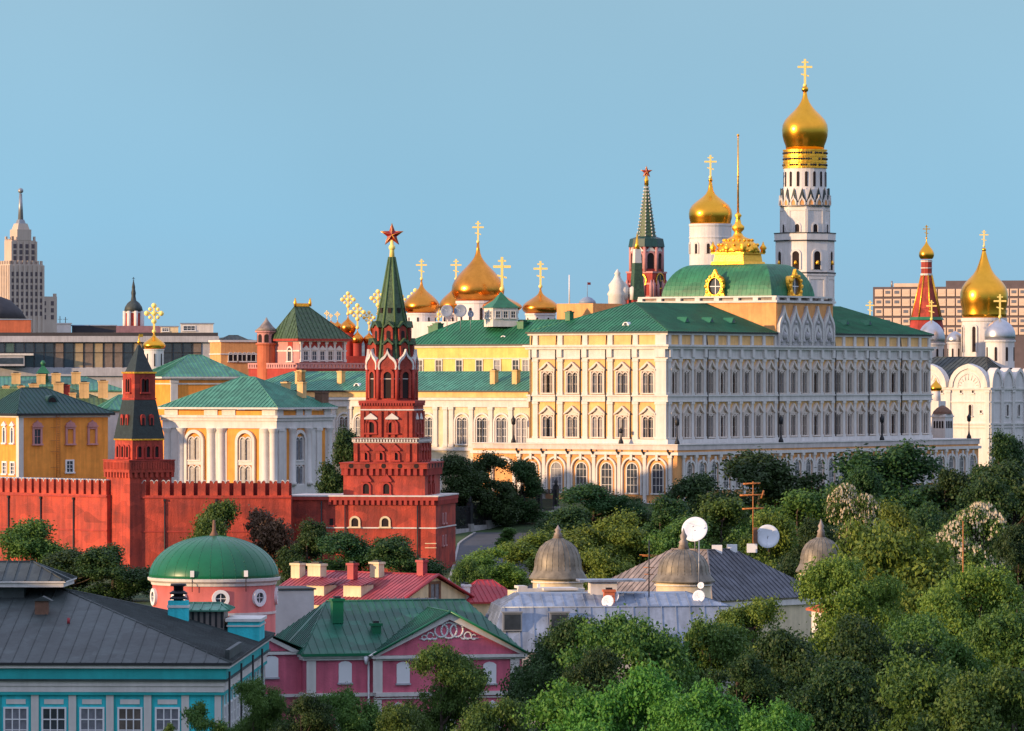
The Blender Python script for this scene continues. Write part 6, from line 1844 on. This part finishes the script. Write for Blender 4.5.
# a low white house glimpsed through the right-hand trees
wh_ = Bld("hidden_house", "white-walled house with brick-red roof glimpsed through the right-hand trees", "house", 835, 540, 8.5, 15)
q = wh_.spanR(940)
wh_.part('wall', MB(whitewash).box(0, q, 0, 8, -1, wh_.zl(612)))
rf = MB(brick_orange); hip(rf, -.5, q+.5, -.5, 8.5, wh_.zl(612), wh_.zl(598, 6, 4), 'x', 3, 3, .7, .2, None, .06, .05); wh_.part('roof', rf)
ww = window(1.0, 1.5, False, 1, .15, .12, 1, 1, frame, glass)
for i in range(5): wh_.winR(ww, q*(i+.5)/5, wh_.zl(612)-2.4)
mpx, mY = 963, 505
th = thing("mast", "slim rusty mast standing among trees beside the white-flowered chestnut", "mast", (PX(mpx, mY), mY, gz(mY)), 0)
MB(rust).tube((0, 0, 0), (0, 0, PZ(521, mY)-gz(mY)), .10, .05, 6).build('pole', th)

# unseen block added left of the view to shade the nearest roofs and trees
nb_ = Bld("shade_block", "unseen tall block beyond the left edge, added to shade the nearest roofs", "shade blocker", 512, 300, 7.5, 90)
nb_.root.location = (-72, 345, 7.5); nb_.X0, nb_.Y0 = -72, 345
NBL, NBW, NBH = 102.0, 30.0, 25.0
nb_.part('wall', MB(cream).box(0, NBL, 0, NBW, -1, NBH))
nb_.part('cornice', MB(white).box(-.6, NBL+.6, -.6, NBW+.6, NBH, NBH+.8).box(-.15, NBL+.15, -.15, NBW+.15, 5.0, 5.4))
rf = MB(slate); hip(rf, -.3, NBL+.3, -.3, NBW+.3, NBH+.8, NBH+3.6, 'x', 14, 14, 2, .05); nb_.part('roof', rf)
wn2 = window(1.5, 2.0, False, 1, .2, .15, 1, 1, frame, glass)
for i in range(11):
    for k in range(4): nb_.winR(wn2, 5+i*9, 6.5+k*4.6)

# ================================================================== TREES
def leafmat(name, dark, light, bright=None, transl=.28):
    m = bpy.data.materials.new(name); m.use_nodes = True
    n, l = m.node_tree.nodes, m.node_tree.links
    b = n['Principled BSDF']; out = n['Material Output']
    b.inputs['Roughness'].default_value = .55; b.inputs['Specular IOR Level'].default_value = .25
    g = n.new("ShaderNodeNewGeometry"); oi = n.new("ShaderNodeObjectInfo"); tc = n.new("ShaderNodeTexCoord")
    nz = n.new("ShaderNodeTexNoise"); nz.inputs['Scale'].default_value = 3.5; nz.inputs['Detail'].default_value = 3
    l.new(tc.outputs['Object'], nz.inputs['Vector'])
    a = n.new("ShaderNodeMath"); a.operation = 'ADD'; rs = n.new('ShaderNodeMath'); rs.operation = 'MULTIPLY'; rs.inputs[1].default_value = .55; l.new(g.outputs['Random Per Island'], rs.inputs[0]); l.new(rs.outputs[0], a.inputs[0]); l.new(nz.outputs['Fac'], a.inputs[1])
    h = n.new("ShaderNodeMath"); h.operation = 'MULTIPLY'; h.inputs[1].default_value = .66; l.new(a.outputs[0], h.inputs[0])
    r = n.new("ShaderNodeValToRGB"); r.color_ramp.elements[0].position = .15; r.color_ramp.elements[0].color = (*dark, 1)
    r.color_ramp.elements[1].position = .85; r.color_ramp.elements[1].color = (*light, 1)
    l.new(h.outputs[0], r.inputs['Fac'])
    hs = n.new("ShaderNodeHueSaturation")
    mr = n.new("ShaderNodeMapRange"); mr.inputs[3].default_value = .475; mr.inputs[4].default_value = .515; l.new(oi.outputs['Random'], mr.inputs[0]); l.new(mr.outputs[0], hs.inputs['Hue'])
    mv = n.new("ShaderNodeMapRange"); mv.inputs[3].default_value = .8; mv.inputs[4].default_value = 1.2; l.new(oi.outputs['Random'], mv.inputs[0]); l.new(mv.outputs[0], hs.inputs['Value'])
    l.new(r.outputs['Color'], hs.inputs['Color'])
    l.new(hs.outputs[0], b.inputs['Base Color'])
    t = n.new("ShaderNodeBsdfTranslucent"); l.new(hs.outputs[0], t.inputs['Color'])
    mx = n.new("ShaderNodeMixShader"); mx.inputs[0].default_value = transl
    l.new(b.outputs[0], mx.inputs[1]); l.new(t.outputs[0], mx.inputs[2]); l.new(mx.outputs[0], out.inputs['Surface'])
    return m
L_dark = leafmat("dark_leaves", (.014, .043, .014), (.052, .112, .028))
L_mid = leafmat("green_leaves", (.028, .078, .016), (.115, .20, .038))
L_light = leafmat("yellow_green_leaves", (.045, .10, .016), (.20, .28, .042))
L_red = leafmat("bronze_leaves", (.07, .04, .025), (.19, .11, .06))
L_bright = leafmat("fresh_green_leaves", (.032, .13, .020), (.115, .30, .045))
bark = M("bark", (.055, .04, .03), rough=.9, var=.35, scale=3, bump=.4)
blossom = M("cream_blossom", (.62, .51, .35), rough=.8, var=.2, scale=4)

def crown_data(seed, shape, nblob, nleaf, leaf, hr, tuft):
    """limb clusters through the crown's volume, each a spray of small leafy tufts"""
    rg = np.random.default_rng(seed)
    C, Rr = [], []
    k = 0
    while len(C) < nblob:
        z = (k*0.618 + rg.uniform(-.04, .04)) % .98; k += 1
        if shape == 'round': R0 = math.sqrt(max(0, 1-((z-.36)/.64)**2)) if z > .36 else 1 - .35*((.36-z)/.36)**2
        elif shape == 'wide': R0 = math.sqrt(max(0, 1-((z-.45)/.55)**2)) if z > .45 else 1 - .55*((.45-z)/.45)**1.5
        elif shape == 'upright': R0 = (1 - max(0, (z-.35)/.65)**2.0)**.6 if z > .35 else .92 + .08*z/.35
        elif shape == 'cone': R0 = max(.1, 1.08*(1-z)**.7) if z > .15 else .92
        a = k*2.39996 + rg.uniform(-.5, .5); q = rg.uniform(.1, 1)**.38
        lob = 1 + .17*math.sin(3*a+seed+4*z) + .12*math.sin(5*a+2*seed+z*9)
        br = rg.uniform(.20, .40)*(1.0 - .3*z)*(.7 if shape in ('cone', 'upright') else 1)
        r = max(0, R0*lob - br*.8)*q
        C.append((r*math.cos(a), r*math.sin(a), .05 + z*(hr - br*.6 - .05))); Rr.append(br)
    C, Rr = np.array(C), np.array(Rr)
    T, TR = [], []
    for c, br in zip(C, Rr):
        nt = int(8 + 46*(br/.4)**2*(.10/tuft)**1.0)
        for _ in range(nt):
            d = rg.normal(size=3); d /= np.linalg.norm(d)
            if d[2] < -.2 and rg.random() < .8: d[2] = -d[2]
            T.append(c + d*br*rg.uniform(.45, 1.12)*np.array([1.2, 1.2, .72])); TR.append(tuft*rg.uniform(.6, 1.35))
    T, TR = np.array(T), np.array(TR)
    w = TR**1.5; w /= w.sum()
    idx = rg.choice(len(T), nleaf, p=w)
    d = rg.normal(size=(nleaf, 3))*np.array([.62, .62, .5])
    P = T[idx] + d*TR[idx][:, None]
    P[:, 2] = np.maximum(P[:, 2], -.05)
    dn = d/np.maximum(np.linalg.norm(d, axis=1)[:, None], 1e-6)
    nrm = dn*.6 + np.array([0, 0, .35]) + rg.normal(scale=.42, size=(nleaf, 3)); nrm /= np.linalg.norm(nrm, axis=1)[:, None]
    t = np.cross(nrm, rg.normal(size=(nleaf, 3))); t /= np.linalg.norm(t, axis=1)[:, None]
    b = np.cross(nrm, t)
    sz = leaf*rg.uniform(.5, 1.4, nleaf)[:, None]
    V = np.stack([P - t*sz, P - b*sz*.6 + t*sz*.1, P + t*sz, P + b*sz*.6 + t*sz*.1], 1).reshape(-1, 3)
    return V, C, Rr

def quads_mesh(name, V, mat):
    n = len(V)//4
    me = bpy.data.meshes.new(name)
    me.vertices.add(len(V)); me.vertices.foreach_set('co', V.astype(np.float32).ravel())
    me.loops.add(4*n); me.loops.foreach_set('vertex_index', np.arange(4*n, dtype=np.int32))
    me.polygons.add(n); me.polygons.foreach_set('loop_start', np.arange(0, 4*n, 4, dtype=np.int32))
    try: me.polygons.foreach_set('loop_total', np.full(n, 4, dtype=np.int32))
    except Exception: pass
    me.materials.append(mat); me.update(calc_edges=True); me.validate()
    return me

def trunk_mesh(C, hr, seed, trunk_h):
    """trunk from z=-trunk_h (ground) up into the crown, with limbs to the outer clumps"""
    rg = random.Random(seed)
    m = MB(bark)
    p = Vector((0, 0, -trunk_h)); r = .075
    top = Vector((rg.uniform(-.1, .1), rg.uniform(-.1, .1), hr*.75))
    n = 7; prev = p; pr_ = r*1.35
    spine = [p]
    for i in range(1, n+1):
        f = i/n
        q = p.lerp(top, f) + Vector((rg.uniform(-.03, .03), rg.uniform(-.03, .03), 0))
        rr = r*(1-f)**.8 + .008
        m.tube(prev, q, pr_, rr, 7); prev, pr_ = q, rr; spine.append(q)
    for c in C[::2]:
        c = Vector(c)
        s = min(spine[1:], key=lambda v: abs(v.z - (c.z - .35*math.hypot(c.x, c.y) - .05)))
        midp = s.lerp(c, .5) + Vector((0, 0, -.04))
        m.tube(s, midp, .026, .016, 5); m.tube(midp, c, .016, .006, 5)
    return m.mesh('trunk')

PROTO = {}
def proto(kind, var):
    key = (kind, var)
    if key in PROTO: return PROTO[key]
    #        shape, blobs, leaves, leaf size, height ratio, material
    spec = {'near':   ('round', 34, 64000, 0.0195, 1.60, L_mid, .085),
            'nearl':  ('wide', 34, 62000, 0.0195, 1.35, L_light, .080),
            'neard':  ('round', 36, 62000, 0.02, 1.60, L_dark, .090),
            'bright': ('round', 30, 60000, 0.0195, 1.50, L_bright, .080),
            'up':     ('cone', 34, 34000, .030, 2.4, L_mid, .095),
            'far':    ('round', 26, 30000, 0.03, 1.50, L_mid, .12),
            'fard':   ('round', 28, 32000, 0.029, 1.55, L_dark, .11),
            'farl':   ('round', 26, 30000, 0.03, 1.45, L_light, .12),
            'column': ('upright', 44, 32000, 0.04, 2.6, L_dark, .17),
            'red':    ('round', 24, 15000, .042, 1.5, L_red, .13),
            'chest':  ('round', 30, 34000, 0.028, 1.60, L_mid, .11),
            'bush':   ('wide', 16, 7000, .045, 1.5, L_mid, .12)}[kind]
    shape, nb, nl, lf, hr, mat, tuft = spec
    seed = sum(map(ord, kind))*7 + var*131
    V, C, Rr = crown_data(seed, shape, nb, nl, lf, hr, tuft)
    me = quads_mesh('crown', V, mat)
    bl = None
    if kind == 'chest':
        rg = random.Random(seed); b = MB(blossom)
        for i in range(3600):
            k = rg.randrange(len(C)); d = Vector((rg.gauss(0, 1), rg.gauss(0, 1), rg.gauss(.4, .8))).normalized()
            p = Vector(C[k]) + Vector((d.x*1.2, d.y*1.2, d.z*.8))*Rr[k]*1.05
            if (math.hypot(p.x, p.y) < .35 and p.z < hr*.6) or rg.random() > .25 + .9*p.z/hr: continue
            h = rg.uniform(.032, .06); w = h*.5
            b.add([p + Vector((w, 0, 0)), p + Vector((-w*.5, w*.87, 0)), p + Vector((-w*.5, -w*.87, 0)), p + Vector((0, 0, h)), p - Vector((0, 0, h*.25))], [(0,1,3),(1,2,3),(2,0,3),(1,0,4),(2,1,4),(0,2,4)])
        bl = b.mesh('blossoms')
    PROTO[key] = (me, C, hr, seed, bl, {})
    return PROTO[key]

def tree(kind, px, top, Y, hw, label, var=0, group=None, name='broadleaf_tree', ground=None, low=None, rz=None):
    me, C, hr, seed, bl, tr = proto(kind, var)
    x = PX(px, Y); zg = gz(Y) if ground is None else ground
    ztop = PZ(top, Y); r = hw*S(Y)
    hc = min(ztop - zg - .4, r*hr*(1.7 if low is None else low))
    sz = hc/(hr*1.02)
    th = thing(name, label, "tree", (x, Y, zg), 0, group)
    zc = ztop - zg - hc
    key = round(zc/sz, 1)
    if key not in tr: tr[key] = trunk_mesh(C, hr, seed, key + .05)
    rot = random.Random(int(px*13+top*7+Y)).uniform(0, 6.28) if rz is None else rz
    obj('trunk', tr[key], th, (0, 0, zc), rot, (r*.9, r*.9, sz))
    c = obj('crown', me, th, (0, 0, zc), rot, (r*1.18, r*1.18, sz))
    if bl:
        o = obj('blossoms', bl, th, (0, 0, zc), rot, (r*1.18, r*1.18, sz)); o['kind'] = 'stuff'
    return th

TREES = [
 # along the red wall
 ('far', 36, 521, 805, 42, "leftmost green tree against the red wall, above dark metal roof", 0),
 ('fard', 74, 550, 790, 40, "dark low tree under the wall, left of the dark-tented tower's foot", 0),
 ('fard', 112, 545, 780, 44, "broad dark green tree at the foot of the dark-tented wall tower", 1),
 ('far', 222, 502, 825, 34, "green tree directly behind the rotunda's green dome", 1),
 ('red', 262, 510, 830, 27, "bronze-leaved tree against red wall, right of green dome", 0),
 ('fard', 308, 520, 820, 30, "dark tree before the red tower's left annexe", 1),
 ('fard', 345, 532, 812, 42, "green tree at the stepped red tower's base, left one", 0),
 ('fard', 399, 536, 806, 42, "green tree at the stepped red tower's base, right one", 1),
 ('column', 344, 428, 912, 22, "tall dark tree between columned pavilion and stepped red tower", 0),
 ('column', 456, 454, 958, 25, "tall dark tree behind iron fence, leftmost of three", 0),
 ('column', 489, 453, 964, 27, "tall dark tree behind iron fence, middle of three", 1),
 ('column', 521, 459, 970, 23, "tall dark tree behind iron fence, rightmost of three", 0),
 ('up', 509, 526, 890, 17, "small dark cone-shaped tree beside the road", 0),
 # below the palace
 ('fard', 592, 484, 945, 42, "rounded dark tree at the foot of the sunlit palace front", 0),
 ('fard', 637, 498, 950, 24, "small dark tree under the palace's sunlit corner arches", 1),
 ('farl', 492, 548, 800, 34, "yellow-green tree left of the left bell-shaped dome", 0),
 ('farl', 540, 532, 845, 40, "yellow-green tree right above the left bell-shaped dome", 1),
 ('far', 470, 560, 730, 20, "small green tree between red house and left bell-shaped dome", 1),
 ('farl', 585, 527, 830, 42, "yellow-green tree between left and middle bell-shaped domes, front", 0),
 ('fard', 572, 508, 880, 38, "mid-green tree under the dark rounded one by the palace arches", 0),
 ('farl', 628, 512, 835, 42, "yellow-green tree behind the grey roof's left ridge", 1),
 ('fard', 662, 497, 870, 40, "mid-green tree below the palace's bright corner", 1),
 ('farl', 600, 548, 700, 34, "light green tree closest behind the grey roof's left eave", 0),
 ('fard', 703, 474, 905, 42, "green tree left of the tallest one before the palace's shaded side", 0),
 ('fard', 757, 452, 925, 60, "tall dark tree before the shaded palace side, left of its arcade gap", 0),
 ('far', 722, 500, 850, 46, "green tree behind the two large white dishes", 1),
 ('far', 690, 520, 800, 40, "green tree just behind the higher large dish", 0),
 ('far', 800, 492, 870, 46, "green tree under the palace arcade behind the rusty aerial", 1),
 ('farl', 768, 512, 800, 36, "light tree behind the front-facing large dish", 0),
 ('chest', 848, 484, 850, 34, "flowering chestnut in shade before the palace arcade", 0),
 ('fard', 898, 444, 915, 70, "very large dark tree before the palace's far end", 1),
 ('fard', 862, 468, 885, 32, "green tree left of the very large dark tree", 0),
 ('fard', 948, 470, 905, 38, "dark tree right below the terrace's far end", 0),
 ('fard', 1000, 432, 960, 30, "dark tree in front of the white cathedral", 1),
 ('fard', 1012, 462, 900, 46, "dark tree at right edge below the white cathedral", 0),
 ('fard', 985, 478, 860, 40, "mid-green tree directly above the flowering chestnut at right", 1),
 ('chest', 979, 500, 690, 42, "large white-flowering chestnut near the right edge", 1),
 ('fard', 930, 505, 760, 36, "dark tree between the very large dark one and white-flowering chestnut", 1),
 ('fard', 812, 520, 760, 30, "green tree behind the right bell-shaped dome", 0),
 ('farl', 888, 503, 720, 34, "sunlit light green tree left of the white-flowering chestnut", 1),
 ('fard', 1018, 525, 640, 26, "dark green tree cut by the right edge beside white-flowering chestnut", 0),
 # nearest belt
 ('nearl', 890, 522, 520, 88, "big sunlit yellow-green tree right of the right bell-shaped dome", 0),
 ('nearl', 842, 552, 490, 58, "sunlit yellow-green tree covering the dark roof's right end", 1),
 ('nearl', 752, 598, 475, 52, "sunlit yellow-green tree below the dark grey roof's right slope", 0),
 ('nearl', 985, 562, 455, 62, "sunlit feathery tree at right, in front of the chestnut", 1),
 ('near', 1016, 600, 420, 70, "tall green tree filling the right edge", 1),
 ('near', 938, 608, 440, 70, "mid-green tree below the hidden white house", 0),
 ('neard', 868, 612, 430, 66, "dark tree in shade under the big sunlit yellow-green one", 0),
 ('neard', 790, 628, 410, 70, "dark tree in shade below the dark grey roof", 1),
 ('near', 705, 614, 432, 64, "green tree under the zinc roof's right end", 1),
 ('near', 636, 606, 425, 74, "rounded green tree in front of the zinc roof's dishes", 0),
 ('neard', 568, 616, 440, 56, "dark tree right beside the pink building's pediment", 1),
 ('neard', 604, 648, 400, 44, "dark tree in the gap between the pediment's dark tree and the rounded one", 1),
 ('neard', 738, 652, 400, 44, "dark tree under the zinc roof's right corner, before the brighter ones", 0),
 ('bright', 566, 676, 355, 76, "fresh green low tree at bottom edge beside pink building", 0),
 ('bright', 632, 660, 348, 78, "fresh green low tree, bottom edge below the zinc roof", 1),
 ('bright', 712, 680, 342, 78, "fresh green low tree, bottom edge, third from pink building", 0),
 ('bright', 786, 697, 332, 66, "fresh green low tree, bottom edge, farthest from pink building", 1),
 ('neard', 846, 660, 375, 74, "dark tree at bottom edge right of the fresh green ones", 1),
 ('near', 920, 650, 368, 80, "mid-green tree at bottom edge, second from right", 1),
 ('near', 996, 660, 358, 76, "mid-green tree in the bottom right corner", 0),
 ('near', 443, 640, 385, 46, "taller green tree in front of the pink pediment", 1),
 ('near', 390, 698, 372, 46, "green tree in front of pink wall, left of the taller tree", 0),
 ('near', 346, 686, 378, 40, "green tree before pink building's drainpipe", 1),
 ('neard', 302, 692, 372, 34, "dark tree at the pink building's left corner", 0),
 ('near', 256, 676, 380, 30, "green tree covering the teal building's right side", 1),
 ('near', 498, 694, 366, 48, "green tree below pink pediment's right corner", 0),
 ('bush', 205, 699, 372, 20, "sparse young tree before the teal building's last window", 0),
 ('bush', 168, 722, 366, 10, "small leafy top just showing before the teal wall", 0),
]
for kind, px, top, Y, hw, label, var in TREES:
    nm = {'column': 'columnar_tree', 'chest': 'chestnut_tree', 'bush': 'young_tree', 'up': 'conical_tree'}.get(kind, 'broadleaf_tree')
    grp = {'column': 'dark trees behind the iron fence', 'chest': 'flowering chestnuts', 'bright': 'fresh green trees along the bottom edge'}.get(kind, 'green trees around the palace and roofs')
    tree(kind, px, top, Y, hw, label, var, grp, nm)
